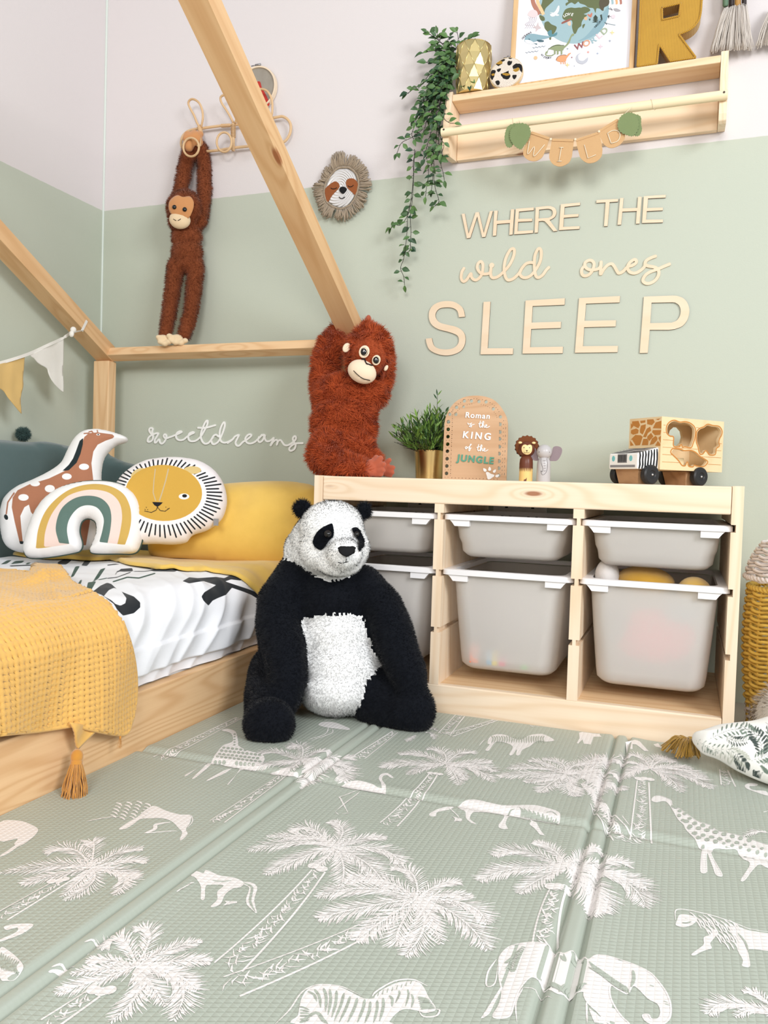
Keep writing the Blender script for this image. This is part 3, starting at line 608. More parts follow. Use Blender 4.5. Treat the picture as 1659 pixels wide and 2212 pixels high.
# sloping roof beams; each rises from its post towards the middle of the bed
def rafter(xa, xb, y0, z0, deg, L=1.12, th=.046):
    t = math.radians(deg); dY, dZ, nY, nZ = -math.cos(t), math.sin(t), math.sin(t), math.cos(t)
    P = [(y0 + dY * s + nY * u, z0 + dZ * s + nZ * u) for s, u in ((-.005, 0), (L, 0), (L, th), (-.02, th))]
    m = MB(); m.prism([(xa, y, z) for y, z in P], (xb - xa, 0, 0)); m.build('roof_beam', M['rafter'], bed, bevel=.003); return P[1]
rafter(XI - .06, XI, -.087, .889, 29.1)
yA, zA = rafter(XP - .060, XP, -.104, .9345, 31.74)
t = math.radians(30); dY, dZ, nY, nZ = -math.cos(t), math.sin(t), math.sin(t), math.cos(t); y0, z0 = -.0985, .897
P = [(y0 + dY * s + nY * u, z0 + dZ * s + nZ * u) for s, u in ((-.018, 0), (.016, 0), (.016, .030), (-.018, .030))]
m = MB(); m.prism([(XI, y, z) for y, z in P], (XP - .060 - XI, 0, 0)); m.build('cross_beam', M['bedX'], bed, bevel=.002)
m = MB(); m.box((XI - .06, yA - .03, zA), (XP, yA + .01, zA + .04)); m.build('ridge_beam', M['bedX'], bed, bevel=.003)
# mattress
m = MB(); m.box((XI - .03, -2.06, .06), (XR - .03, -.11, .262)); tag(m.build('mattress', fabric('mattress_cloth', (236, 232, 228)), None, (-.5, -1.08, .06), bevel=.03, bseg=4), 'white mattress under the duvet in the house bed', 'mattress')
# ================================================================ bedding
XT = -.905; XS = -.118; ZT = .292; RC = .055
def wr(x, y, s, a): return a * noise.noise(Vector((x * s, y * s, 3.7)))
def sect(s, off=0.0, zb=.128):
    """section across the bed: s metres from the far side over the top and down the side; returns x, z, nx, nz"""
    Lt = (XS - RC) - XT
    if s <= Lt: return XT + s, ZT + off, 0, 1
    s -= Lt; q_ = RC * math.pi / 2
    if s <= q_:
        a = s / RC; return XS - RC + (RC + off) * math.sin(a), ZT - RC + (RC + off) * math.cos(a), math.sin(a), math.cos(a)
    s -= q_; return XS + off, ZT - RC - s, 1, 0
LTOT = (XS - RC) - XT + RC * math.pi / 2 + (ZT - RC - .126)
def duvet_pt(s, y, off=0.0):
    x, z, nx, nz = sect(s, off); side = max(0.0, min(1.0, (s - .70) / .1))
    h = wr(s, y, 5, .010) + wr(s * 1.0, y * 2.2, 9, .004)
    # hanging folds down the side, running out diagonally from under the throw
    ph = y * 46 + (s - .7) * 13 + 2.2 * noise.noise(Vector((s * 4, y * 5, 1)))
    nn = noise.noise(Vector((y * 3.1, s * 2, 4))); h += side * (.0018 * math.sin(ph * .55) * (1 + nn) + .0022 * nn * math.sin(ph * 1.6 + 1))
    if z < .2: h += .006 * math.sin(min(1, (ZT - RC - z) / .1) * math.pi) * side
    if z < .15: h -= .012 * side
    h -= .02 * max(0, 1 - abs(y + .12) / .1) * (nz > .5)
    # creases fanning out from the corner of the throw and soft crumples on top
    cx = (s - .52) * .8 + (y + .95) * 1.0; cr_ = noise.noise(Vector((cx * 13, (s + y) * 3.2, 6.6))); h += .0065 * (1 - abs(cr_) * 2.6) * max(0, min(1, (s - .45) / .12)) * max(0, min(1, (-.42 - y) / .15))
    return x + nx * h, y, z + nz * h
def grid_obj(name, S, Y, fn, mats, parent, loc=None, keep=None, thick=.004, attrs=None, smooth=True):
    V = np.array([[fn(s, y) for y in Y] for s in S]); ns, ny_ = len(S), len(Y); flatV = V.reshape(-1, 3)
    I = np.arange(ns * ny_).reshape(ns, ny_); F = np.stack([I[:-1, :-1], I[:-1, 1:], I[1:, 1:], I[1:, :-1]], -1).reshape(-1, 4)
    if keep is not None: F = F[keep(flatV, F)]
    used = np.unique(F); remap = -np.ones(len(flatV), int); remap[used] = np.arange(len(used)); flatV = flatV[used]; F = remap[F]
    me = bpy.data.meshes.new(name); me.from_pydata(flatV.tolist(), [], F.tolist())
    for mt in (mats if isinstance(mats, list) else [mats]): me.materials.append(mt)
    if attrs:
        for k, v in attrs(flatV).items(): set_attr(me, k, v)
    me.polygons.foreach_set('use_smooth', [True] * len(me.polygons)); me.update()
    o = link(name, me, parent, loc)
    if thick: so = o.modifiers.new('thickness', 'SOLIDIFY'); so.thickness = thick; so.offset = -1 if True else 0
    return o
du = thing('duvet', (-.5, -1.0, .26), 'white duvet with black and green printed leaves, folded back to mustard at the pillow', 'duvet')
cD6 = (0, 1180, 2.765)
blk = [cr(*cD6, [(1090,208),(1130,185),(1180,190),(1215,188),(1290,183),(1340,190),(1385,168),(1420,178),(1450,198),(1435,205),(1380,198),(1345,210),(1420,235),(1490,258),(1530,275),(1558,312),(1545,318),(1500,290),(1450,270),(1385,248),(1350,290),(1300,310),(1270,325),(1245,355),(1215,325),(1203,300),(1220,275),(1290,232),(1215,208),(1170,215),(1130,222)]),
       cr(*cD6, [(555,270),(600,235),(640,217),(665,225),(705,262),(760,285),(800,300),(838,335),(838,365),(800,400),(735,415),(700,380),(680,345),(610,292)]),
       cr(*cD6, [(345,95),(380,78),(430,82),(395,110),(345,108)]), cr(*cD6, [(485,115),(510,82),(550,80),(520,118)]), cr(*cD6, [(640,110),(690,104),(715,108),(640,116)]),
       cr(*cD6, [(720,135),(790,130),(795,150),(740,152),(710,150)]), cr(*cD6, [(915,150),(900,142),(930,133),(1070,138),(1045,152)]), cr(*cD6, [(0,40),(30,45),(10,60),(0,62)]),
       cr(*cD6, [(190,106),(215,94),(240,98),(205,112)])]
blks = [(cr(*cD6, [(780,112),(830,120),(900,132)]), 1.2), (cr(*cD6, [(640,192),(700,185),(780,155)]), 1.0), (cr(*cD6, [(690,168),(700,152),(740,138)]), 1.3), (cr(*cD6, [(800,150),(860,150),(930,142)]), .8), (cr(*cD6, [(330,108),(200,112),(60,118)]), 1.3)]
hole = [cr(*cD6, [(620,298),(650,262),(680,248),(720,262),(755,310),(748,340),(720,355),(690,345),(665,322)])]
grn = [cr(*cD6, [(420,188),(450,120),(478,118),(440,180)]), cr(*cD6, [(545,225),(600,138),(632,128),(590,190)]), cr(*cD6, [(515,262),(525,215),(575,210),(545,262)]), cr(*cD6, [(465,225),(480,200),(492,200),(480,232)]),
       cr(*cD6, [(60,108),(90,88),(150,85),(130,100)]), cr(*cD6, [(0,110),(40,85),(75,80),(40,105)]), cr(*cD6, [(150,108),(165,96),(188,98),(165,110)])]
grns = [(cr(*cD6, [(675,212),(760,185),(830,190),(925,162)]), 1.5), (cr(*cD6, [(590,200),(640,190)]), 1.0)]
def d_attr(V):
    P = proj(V); d = (V - CP) @ CF; mm = d / FP * 1000
    return {'ink_black': sdf(P, blk, blks) * mm, 'ink_hole': sdf(P, hole) * mm, 'ink_green': sdf(P, grn, grns) * mm}
S = np.concatenate([np.arange(0, .30, .006), np.arange(.30, LTOT, .0032), [LTOT]]); Y = np.concatenate([np.arange(-2.08, -1.35, .02), np.arange(-1.35, -.105, .0036)])
dmat = layered('duvet_print', (246, 246, 249), [((34, 38, 42), 'ink_black'), ((246, 246, 249), 'ink_hole'), ((40, 76, 60), 'ink_green')], sheen=.1)
grid_obj('cover', S, Y, duvet_pt, dmat, du, attrs=d_attr, thick=0)
bl = np.array(cr(*cD6, [(-900,-30),(-300,10),(0,36),(60,42),(100,50),(150,58),(270,72),(420,78),(560,76),(680,76),(780,108),(880,122),(940,130),(1050,133),(1200,140),(1320,152),(1400,172),(1470,210),(1530,262),(1562,308),(1575,400),(1580,600)]))
def yb_of(s):
    for y in np.arange(-.16, -1.1, -.004):
        p = proj(np.array(duvet_pt(s, y, .006)))
        yy = np.interp(p[0], bl[:, 0], bl[:, 1])
        if p[1] > yy: return y
    return -1.1
S2 = np.concatenate([np.arange(0, .3, .02), np.arange(.3, LTOT - .02, .007)]); YB2 = [yb_of(s) for s in S2]; YB2 = np.convolve(np.pad(YB2, 3, 'edge'), np.ones(7) / 7, 'valid')
ys = lambda s: float(np.interp(s, S2, YB2))
def band_pt(s, t):
    yb = ys(s); y = -.11 + (yb + .11) * t; x, _, z = duvet_pt(s, y, .0); _, _, nx, nz = sect(s)
    e = min(1, (1 - t) * abs(yb + .11) / .012); o = .0035 + .010 * math.sqrt(max(0, 1 - (1 - e) ** 2)) + .003 * noise.noise(Vector((s * 9, y * 22, 8)))
    return x + nx * o, y, z + nz * o
T = np.concatenate([np.linspace(0, .9, 70), np.linspace(.905, 1, 30)])
M['mustard'] = fabric('mustard_cotton', (238, 198, 102), 1300, .0005, .3, 10)
grid_obj('folded_band', S2, T, band_pt, M['mustard'], du, thick=.003)
# ---- waffle throw
tb = thing('waffle_throw', (-.3, -1.3, .3), 'apricot waffle weave throw draped over the side of the bed', 'blanket')
bp = [(-700,1180),(0,1231),(40,1236),(62,1238),(72,1222),(88,1215),(108,1216),(124,1220),(142,1238),(160,1260),(195,1277),(232,1302),(262,1342),(283,1400),(293,1460),(292,1520),(284,1560),(268,1586),(215,1579),(170,1568),(150,1566),(100,1576),(0,1584),(-700,1620)]
BP = interp(bp, 4, True)
fold_c = onp(95, 1232, (0, 0, .33), (0, 0, 1))
def throw_pt(s, y):
    Lt = (XS - RC) - XT; x, _, z = duvet_pt(min(s, Lt + .13), y, 0.0); _, _, nx, nz = sect(min(s, LTOT + .3))
    if s > Lt + RC * math.pi / 2:
        zz = ZT - RC - (s - Lt - RC * math.pi / 2); x = XS + .016; z = zz; nx, nz = 1, 0
        x += .006 * math.sin(y * 23 + 1) * min(1, (ZT - RC - zz) / .1) + max(0, .125 - zz) * .06
    elif s > Lt:
        a = (s - Lt) / RC; k = .5 - .5 * math.cos(min(1, a / (math.pi / 2)) * math.pi)
        x0, z0 = XS - RC + RC * math.sin(a), ZT - RC + RC * math.cos(a); x, z = x0 + .016 * math.sin(a) * k + 0, z0
    o = .010 + .008 * noise.noise(Vector((s * 6, y * 6, 11))) + .006 * math.sin(y * 31 + s * 18) * .5
    g = math.exp(-(((x - fold_c[0]) / .03) ** 2 + ((y - fold_c[1]) / .06) ** 2)) * .024 if nz > .6 else 0
    c = .0098; u, v = s / c + .15 * noise.noise(Vector((s * 8, y * 8, 2))), y / c
    a, b = abs((u % 1) - .5) * 2, abs((v % 1) - .5) * 2; w = max(a, b) ** 1.6
    o += g + .0056 * w
    return x + nx * o, y, z + nz * o
def t_keep(V, F):
    P = proj(V[F].mean(1)); return inside(P, BP)
S3 = np.concatenate([np.arange(.02, .35, .01), np.arange(.35, LTOT + .11, .00196)]); Y3 = np.arange(-1.46, -.62, .0021)
M['waffle'] = fabric('waffle_cotton', (236, 186, 104), 1500, .0004, .35, 12)
grid_obj('cloth', S3, Y3, throw_pt, M['waffle'], tb, keep=t_keep, thick=.004)
# rolled hem along the visible edge
def throw_hit(px):
    best = None
    for s in np.arange(.45, LTOT + .11, .006):
        for y in np.arange(-1.46, -.62, .008):
            pass
    return best
SS = np.arange(.35, LTOT + .1, .008); YY = np.arange(-1.46, -.62, .008); GV = np.array([[throw_pt(s, y) for y in YY] for s in SS]).reshape(-1, 3); GP = proj(GV)
hem = []
for p in interp(bp[12:23], 8):
    d = ((GP - p) ** 2).sum(1); k = np.argsort(d)[:6]; w = 1 / (d[k] + 1); hem.append((GV[k] * w[:, None]).sum(0) / w.sum())
hem = np.array(hem); 
for _ in range(6): hem[1:-1] = (hem[:-2] + 2 * hem[1:-1] + hem[2:]) / 4
m = MB(); m.tube(hem, .0042, 8); m.build('hem', M['waffle'], tb, smooth=True)
# ---- tassels
def tassel(parent, top, dirv, L, r, mat, name='tassel', n=70, seed=3, spread=1.0, knot=True):
    rr = random.Random(seed); top = Vector(top); d = Vector(dirv).normalized(); u = d.orthogonal().normalized(); v = d.cross(u); m = MB()
    hd = L * .22
    for i in range(n):
        a = rr.random() * 6.283; q_ = math.sqrt(rr.random()); s0 = top + d * hd * .9; pts = []
        o = (u * math.cos(a) + v * math.sin(a)) * q_
        Li = L * rr.uniform(.86, 1.02)
        for k in range(6):
            t = k / 5; rad = r * (.45 + .75 * spread * math.sin(min(1, t * 1.15) * 1.6)); w = (u * rr.uniform(-1, 1) + v * rr.uniform(-1, 1)) * r * .2 * t
            pts.append(top + d * (hd * .8 + (Li - hd * .8) * t) + o * rad + w)
        m.tube(pts, [r * .045] * 5 + [r * .03], 4, caps=False)
    m.ball(top + d * hd * .45, (r * .62, r * .62, hd * .62), 14, R=d.to_track_quat('Z', 'Y').to_matrix())
    for k in range(4): 
        c = top + d * (hd * (.80 + .07 * k)); m.tube([c + (u * math.cos(a) + v * math.sin(a)) * r * .52 for a in np.linspace(0, 6.283, 13)[:-1]], r * .07, 5, closed=True)
    return m.build(name, mat, parent, smooth=True)
M['gold_thread'] = fabric('gold_thread', (212, 150, 68), 2000, .0003, .5, 20)
kx = -.080
c1 = on(152, 1566, 0, kx); c2 = on(212, 1578, 0, kx); c3 = on(170, 1612, 0, kx + .004); c4 = on(180, 1612, 0, kx + .004)
def tri_patch(a, b, c, name, parent, mat):
    m = MB(); n_ = 14; vs = []; fs = []; ix = {}
    for i in range(n_ + 1):
        for j in range(n_ + 1 - i):
            u, v = i / n_, j / n_; p = Vector(a) * (1 - u - v) + Vector(b) * u + Vector(c) * v; p.x += .004 * math.sin(7 * u + 5 * v) + .0012 * ((i + j) % 2); ix[i, j] = len(vs); vs.append(p)
    for i in range(n_):
        for j in range(n_ - i):
            fs.append((ix[i, j], ix[i + 1, j], ix[i, j + 1]))
            if j < n_ - i - 1: fs.append((ix[i + 1, j], ix[i + 1, j + 1], ix[i, j + 1]))
    m.add(vs, fs); o = m.build(name, mat, parent, smooth=True); so = o.modifiers.new('t', 'SOLIDIFY'); so.thickness = .004; return o
tri_patch(on(150, 1560, 0, kx - .002), on(214, 1572, 0, kx - .002), on(174, 1620, 0, kx), 'corner_flap', tb, M['waffle'])
tp = on(167, 1622, 0, kx + .003); bt = on(158, 1752, 0, kx + .018); tassel(tb, tp, Vector(bt) - Vector(tp), (Vector(bt) - Vector(tp)).length, .0165, M['gold_thread'], n=240, seed=5)
tp = on(260, 1590, 0, kx); bt = on(258, 1618, 0, kx + .004); tassel(tb, tp, Vector(bt) - Vector(tp), (Vector(bt) - Vector(tp)).length, .0035, M['gold_thread'], n=16, seed=6)
# ================================================================ cushions
def cushion(name, outline_px, p0, n, thick, mat, parent=None, layers=None, step=.0065, smooth=True, edge=.05, wrinkle=.0015, backp=None, R=None, px=True, org=None, pw=.5, back=.75, puck=0):
    """stuffed shape with the given outline; layers: {attr: (polys, strokes)} traced in the same frame as the outline"""
    p0 = np.array(p0, float); n = np.array(n, float); n /= np.linalg.norm(n)
    u = np.cross([0, 0, 1], n); u /= np.linalg.norm(u); v = np.cross(n, u)
    O = interp(outline_px, 5, True) if smooth else np.array(outline_px, float)
    if px: Q = np.array([onp(a, b, p0, n) for a, b in O]); P = np.stack([(Q - p0) @ u, (Q - p0) @ v], 1)
    else: P = O
    # resample
    seg = np.linalg.norm(np.roll(P, -1, 0) - P, axis=1); L = np.concatenate([[0], np.cumsum(seg)]); k = int(L[-1] / step); t = np.linspace(0, L[-1], k, endpoint=False); PP = np.vstack([P, P[:1]])
    P = np.stack([np.interp(t, L, PP[:, 0]), np.interp(t, L, PP[:, 1])], 1)
    x0, y0 = P.min(0); x1, y1 = P.max(0); G = np.array([(a, b) for a in np.arange(x0, x1, step) for b in np.arange(y0, y1, step * .87)]); 
    row = np.round((G[:, 1] - y0) / (step * .87)).astype(int); G[:, 0] += (row % 2) * step / 2
    d = seg_dist(G, P, np.roll(P, -1, 0)); G = G[inside(G, P) & (d > step * .45)]; nb = len(P)
    r = geometry.delaunay_2d_cdt([Vector(p) for p in P] + [Vector(g) for g in G], [(i, (i + 1) % nb) for i in range(nb)], [list(range(nb))], 1, 1e-7)
    V = np.array([(a[0], a[1]) for a in r[0]]); F = [tuple(f) for f in r[2]]; nv = len(V)
    d = seg_dist(V, P, np.roll(P, -1, 0)); d[d < 1e-5] = 0; e = np.clip(d / edge, 0, 1); H = thick * (1 - (1 - e) ** 2) ** pw
    wv = np.array([noise.noise(Vector((a * 14, b * 14, 5.1))) for a, b in V]) * wrinkle * 2 * np.minimum(1, e * 2)
    if puck:
        wv += puck * np.array([noise.noise(Vector((a * 60, b * 60, 1.3))) for a, b in V]) * np.exp(-e * 3) * (e > 0)
    base = p0 + V[:, :1] * u + V[:, 1:] * v
    A = base + (H * .5 + wv)[:, None] * n; B = base - (H * back * .5)[:, None] * n
    bd = d == 0; mapb = np.arange(nv) + nv; mapb[bd] = np.arange(nv)[bd]
    keep = ~bd; newidx = -np.ones(2 * nv, int); newidx[:nv] = np.arange(nv); newidx[nv:][keep] = nv + np.arange(keep.sum())
    VV = np.vstack([A, B[keep]]); FF = F + [tuple(int(newidx[mapb[i]]) for i in f[::-1]) for f in F]
    me = bpy.data.meshes.new(name); me.from_pydata(VV.tolist(), [], FF)
    me.materials.append(mat)
    bm = bmesh.new(); bm.from_mesh(me); bmesh.ops.recalc_face_normals(bm, faces=bm.faces); bm.to_mesh(me); bm.free()
    if layers:
        PX = proj(A) if px else V; mm = ((A - CP) @ CF) / FP * 1000 if px else 1000.0
        for at, (pl, st) in layers.items():
            s_ = sdf(PX, pl, st) * mm; set_attr(me, at, np.concatenate([s_, np.full(keep.sum(), -50.)]))
    me.polygons.foreach_set('use_smooth', [True] * len(me.polygons)); me.update()
    o = link(name, me, parent, org if org is not None else (p0[0], p0[1], VV[:, 2].min()))
    return o, np.array([p0 + a * u + b * v for a, b in P]), (u, v, n)
c3 = (0, 680, 2.37)
def nrm(ax, tilt): # horizontal direction (degrees from -y towards +x) and backward lean
    a, t = math.radians(ax), math.radians(tilt); return (math.sin(a) * math.cos(t), -math.cos(a) * math.cos(t), math.sin(t))
def ell(cx, cy, rx, ry, n=20, rot=0): return [(cx + rx * math.cos(t) * math.cos(rot) - ry * math.sin(t) * math.sin(rot), cy + rx * math.cos(t) * math.sin(rot) + ry * math.sin(t) * math.cos(rot)) for t in np.linspace(0, 2 * math.pi, n + 1)[:-1]]
# mustard pillow
po = [(424,1066),(470,1050),(560,1042),(640,1043),(690,1055),(702,1080),(700,1150),(690,1215),(640,1226),(560,1224),(480,1214),(400,1206),(330,1202),(322,1170),(345,1110)]
o, _, _ = cushion('pillow', po, (-.22, -.225, .40), nrm(14, 26), .17, M['mustard'], edge=.13, wrinkle=.006, pw=.62, step=.008); tag(o, 'plain mustard pillow between the lion cushion and the panda', 'pillow')
# dark teal padded bumper
M['teal'] = fabric('teal_cotton', (92, 112, 112), 1200, .0005, .3, 6)
tr = thing('bed_bumper', (-.95, -.4, .3), 'dark teal padded bumper lining the bed corner behind the giraffe cushion', 'bed bumper')
cushion('panel', [(-420,915),(-200,932),(0,950),(60,955),(100,954),(150,964),(200,972),(216,985),(222,1060),(222,1200),(100,1280),(-420,1400)], (-.955, -.4, .45), (1, 0, 0), .05, M['teal'], tr, edge=.02, step=.014)
cushion('panel', [(215,978),(240,985),(270,998),(322,1012),(336,1026),(340,1060),(336,1150),(300,1180),(215,1190)], (-.8, -.135, .45), nrm(0, 8), .05, M['teal'], tr, edge=.02, step=.014)
# giraffe cushion
go = cr(*c3, [(655,642),(640,656),(600,668),(565,695),(535,735),(522,790),(520,850),(530,950),(528,1080),(505,1180),(440,1205),(300,1205),(180,1215),(105,1216),(40,1190),(12,1140),(2,1060),(6,990),(30,930),(90,880),(170,845),(260,800),(315,758),(345,700),(372,650),(405,612),(445,592),(500,587),(560,597),(620,615),(648,628)])
gb_ = [cr(*c3, [(586,622),(575,612),(500,602),(455,606),(432,625),(418,660),(405,710),(380,760),(330,800),(250,838),(150,868),(90,898),(65,935),(60,985),(75,1060),(102,1172),(118,1172),(110,1100),(104,1030),(125,985),(148,972),(158,1010),(200,1060),(380,1060),(420,1150),(418,1180),(440,1180),(460,1060),(478,960),(478,850),(468,760),(478,700),(500,665),(540,645),(578,632)])]
gs_ = [cr(*c3, ell(120, 935, 27, 17)), cr(*c3, ell(180, 865, 25, 13)), cr(*c3, ell(255, 890, 26, 19)), cr(*c3, ell(342, 828, 25, 16)), cr(*c3, ell(430, 778, 26, 16)), cr(*c3, ell(503, 613, 10, 5))]
gm_ = [cr(*c3, [(426,630),(408,645),(398,672),(388,700),(374,735),(352,768),(318,800),(352,796),(392,758),(412,712),(424,664)]), cr(*c3, ell(31, 1036, 10, 15, rot=-.4)), cr(*c3, [(98,1158),(122,1160),(122,1174),(104,1174)]), cr(*c3, ell(503, 613, 5, 4))]
gt_ = [(cr(*c3, [(72,912),(40,960),(32,1020)]), 1.6), (cr(*c3, [(478,606),(470,596),(455,600)]), 1.4), (cr(*c3, [(500,604),(498,592)]), 1.4), (cr(*c3, [(430,608),(450,606),(470,612)]), 1.4)]
gmat = layered('giraffe_print', (245, 243, 242), [((176, 120, 92), 'brown'), ((245, 243, 242), 'patch'), ((40, 50, 52), 'dark')], sheen=.1, aa=.6)
o, _, _ = cushion('giraffe_cushion', go, (-.72, -.44, .4), nrm(26, 14), .085, gmat, layers={'brown': (gb_, gt_), 'patch': (gs_, []), 'dark': (gm_, [])}, edge=.055, wrinkle=.002, step=.0030, puck=.0015)
tag(o, 'giraffe shaped cushion in white and terracotta, behind the rainbow cushion', 'cushion', None)
# lion cushion
lo = cr(*c3, [(598,868),(660,800),(740,755),(830,736),(920,734),(1010,748),(1085,785),(1135,845),(1160,920),(1158,985),(1130,1050),(1060,1102),(985,1128),(950,1165),(880,1176),(800,1172),(700,1170),(630,1120),(590,1040),(580,950)])
fc = (838, 912)
lf = [cr(*c3, ell(fc[0], fc[1], 197, 144, 40, .03))]; le = [cr(*c3, ell(708, 812, 42, 22, rot=-.5)), cr(*c3, ell(985, 795, 45, 20))]
ls = []
for i in range(64):
    a = 2 * math.pi * i / 64 + .02; r1, r2 = 1.10, 1.40 + .05 * math.sin(i * 2.4); ca, sa = math.cos(a), math.sin(a)
    if (a > math.pi * 1.25 and a < math.pi * 1.85): r1, r2 = 1.06, 1.24 + .03 * math.sin(i * 2)
    ls.append((cr(*c3, [(fc[0] + 6 + 197 * r1 * ca, fc[1] + 8 + 144 * r1 * sa), (fc[0] + 14 + 200 * r2 * ca, fc[1] + 14 + 150 * r2 * sa)]), 1.7))
lk = [cr(*c3, [(778,958),(835,960),(820,975),(806,984),(790,975)]), cr(*c3, ell(945, 927, 13, 9))]
lks = [(cr(*c3, [(806,984),(800,1000),(775,1012),(740,1005)]), .9), (cr(*c3, [(806,984),(820,1002),(845,1006),(868,990)]), .9), (cr(*c3, [(748,985),(750,987)]), .9), (cr(*c3, [(742,996),(744,998)]), .9), (cr(*c3, [(755,998),(757,998)]), .9), (cr(*c3, [(848,985),(850,985)]), .9), (cr(*c3, [(858,993),(860,993)]), .9)]
lg = [(cr(*c3, [(795,790),(788,850),(784,910),(797,952)]), 1.0), (cr(*c3, [(862,790),(848,850),(830,910),(816,952)]), 1.2)]
lmat = layered('lion_print', (244, 238, 238), [((34, 38, 42), 'dash'), ((216, 190, 130), 'ears'), ((208, 164, 74), 'face'), ((196, 180, 150), 'ridge'), ((246, 244, 240), 'eye'), ((34, 34, 38), 'ink')], sheen=.1, aa=.6)
o, _, _ = cushion('lion_cushion', lo, (-.42, -.40, .42), nrm(20, 20), .10, lmat, layers={'dash': ([], ls), 'ears': (le, []), 'face': (lf, []), 'ridge': ([], lg), 'eye': ([cr(*c3, ell(942, 930, 27, 15))], []), 'ink': (lk, lks)}, edge=.06, wrinkle=.0022, step=.0020, puck=.003)
tag(o, 'round white cushion with a mustard lion face and black dashed mane', 'cushion')
m = MB(); ta = onp(1112 / 2.37, 680 + 1055 / 2.37, (-.42, -.42, .42), nrm(20, 20)); m.box((ta[0] - .006, ta[1] - .008, ta[2] - .012), (ta[0] + .008, ta[1] - .006, ta[2] + .006)); m.build('care_label', flat('label_grey', (150, 148, 150)), o)
# rainbow cushion
ro = cr(*c3, [(122,1205),(128,1150),(148,1080),(185,1000),(240,930),(320,880),(420,855),(520,850),(610,865),(672,900),(712,950),(727,1010),(731,1100),(722,1170),(690,1219),(600,1222),(485,1221),(462,1205),(480,1160),(495,1110),(488,1060),(450,1042),(417,1060),(406,1110),(420,1170),(412,1203),(380,1218),(250,1240),(150,1243)])
rm_ = [cr(*c3, interp([(183,1196),(195,1100),(230,1010),(290,940),(370,888),(470,866),(560,876),(630,915),(665,980),(672,1050),(660,1120),(640,1178)], 5)[:, :].tolist() + [(420,1190)])]
rp_ = [cr(*c3, interp([(225,1188),(232,1110),(265,1020),(330,940),(400,906),(480,895),(560,912),(610,960),(625,1030),(615,1110),(600,1176)], 5).tolist() + [(420,1185)])]
rg_ = [cr(*c3, interp([(302,1168),(285,1090),(310,1000),(370,945),(440,926),(510,936),(555,975),(570,1030),(565,1100),(550,1172)], 5).tolist() + [(420,1180)])]
rw_ = [cr(*c3, interp([(355,1175),(343,1100),(358,1040),(400,990),(450,975),(500,990),(530,1040),(525,1100),(503,1180)], 5).tolist() + [(420,1260)]), cr(*c3, [(100,1215),(180,1200),(400,1168),(480,1160),(620,1176),(700,1180),(700,1300),(100,1300)])]
rmat = layered('rainbow_print', (246, 244, 243), [((206, 170, 92), 'mustard'), ((238, 214, 204), 'pink'), ((98, 122, 114), 'green'), ((246, 244, 243), 'inner')], sheen=.1, aa=.6)
o, path, (cu_, cv_, cn_) = cushion('rainbow_cushion', ro, (-.60, -.52, .38), nrm(24, 12), .075, rmat, layers={'mustard': (rm_, []), 'pink': (rp_, []), 'green': (rg_, []), 'inner': (rw_, [])}, edge=.042, wrinkle=.0015, step=.0042, puck=.002)
tag(o, 'arched rainbow cushion in mustard, pink and green stripes, in front of the giraffe cushion', 'cushion')
m = MB(); m.tube(path - cn_ * .004, .0028, 7, closed=True); m.build('piping', flat('piping_green', (62, 78, 70), .8), o, smooth=True)
# ================================================================ plush animals
def chain(pts, step=.35):
    """(px, py, radius_px, depth) knots -> list of balls (point, radius)"""
    out = []
    K = [(pd(a, b, d), r * d / FP) for a, b, r, d in pts]
    for (p, r), (q_, r2) in zip(K[:-1], K[1:]):
        L = np.linalg.norm(q_ - p); n = max(1, int(L / (min(r, r2) * step)))
        for i in range(n): t = i / n; out.append((p * (1 - t) + q_ * t, (r * (1 - t) + r2 * t,) * 3))
    out.append((K[-1][0], (K[-1][1],) * 3)); return out
def blob(px, py, rx, ry, dep, rd=None, rot=0):
    k = dep / FP; return (pd(px, py, dep), (rx * k, ry * k, (rd if rd else (rx + ry) / 2) * k), rot)
CAMR = Matrix((tuple(CR), tuple(CU), tuple(-CF))).transposed()
def body_mesh(parts, voxel, smooth_it=6, fac=.5):
    """parts: [(group, [balls])]; union of the balls as one continuous skin. Returns verts, faces (Nx4 or 3) and the group of each vertex"""
    m = MB()
    for g, bs in parts:
        for b in bs:
            p, r = b[0], b[1]; R = CAMR @ Matrix.Rotation(b[2], 3, 'Z') if len(b) > 2 else Matrix.Identity(3)
            m.ball(p, r, 20, R=R)
    me = m.mesh('tmp', []); o = bpy.data.objects.new('tmp', me); COL.objects.link(o)
    rm = o.modifiers.new('r', 'REMESH'); rm.mode = 'VOXEL'; rm.voxel_size = voxel; rm.use_smooth_shade = True
    sm = o.modifiers.new('s', 'SMOOTH'); sm.iterations = smooth_it; sm.factor = fac
    dg = bpy.context.evaluated_depsgraph_get(); dg.update(); ev = bpy.data.meshes.new_from_object(o.evaluated_get(dg))
    n = len(ev.vertices); V = np.empty(n * 3); ev.vertices.foreach_get('co', V); V = V.reshape(-1, 3)
    F = [tuple(p.vertices) for p in ev.polygons]; bpy.data.objects.remove(o); bpy.data.meshes.remove(me); bpy.data.meshes.remove(ev)
    best = np.full(n, 1e9); G = np.zeros(n, int)
    for gi, (g, bs) in enumerate(parts):
        for b in bs:
            r = np.array(b[1]); D = V - np.array(b[0])
            if len(b) > 2: D = D @ np.array(CAMR @ Matrix.Rotation(b[2], 3, 'Z'))
            d = (np.linalg.norm(D / r, axis=1) - 1) * r.mean(); k = d < best; best[k] = d[k]; G[k] = gi
    return V, F, G, [g for g, _ in parts]
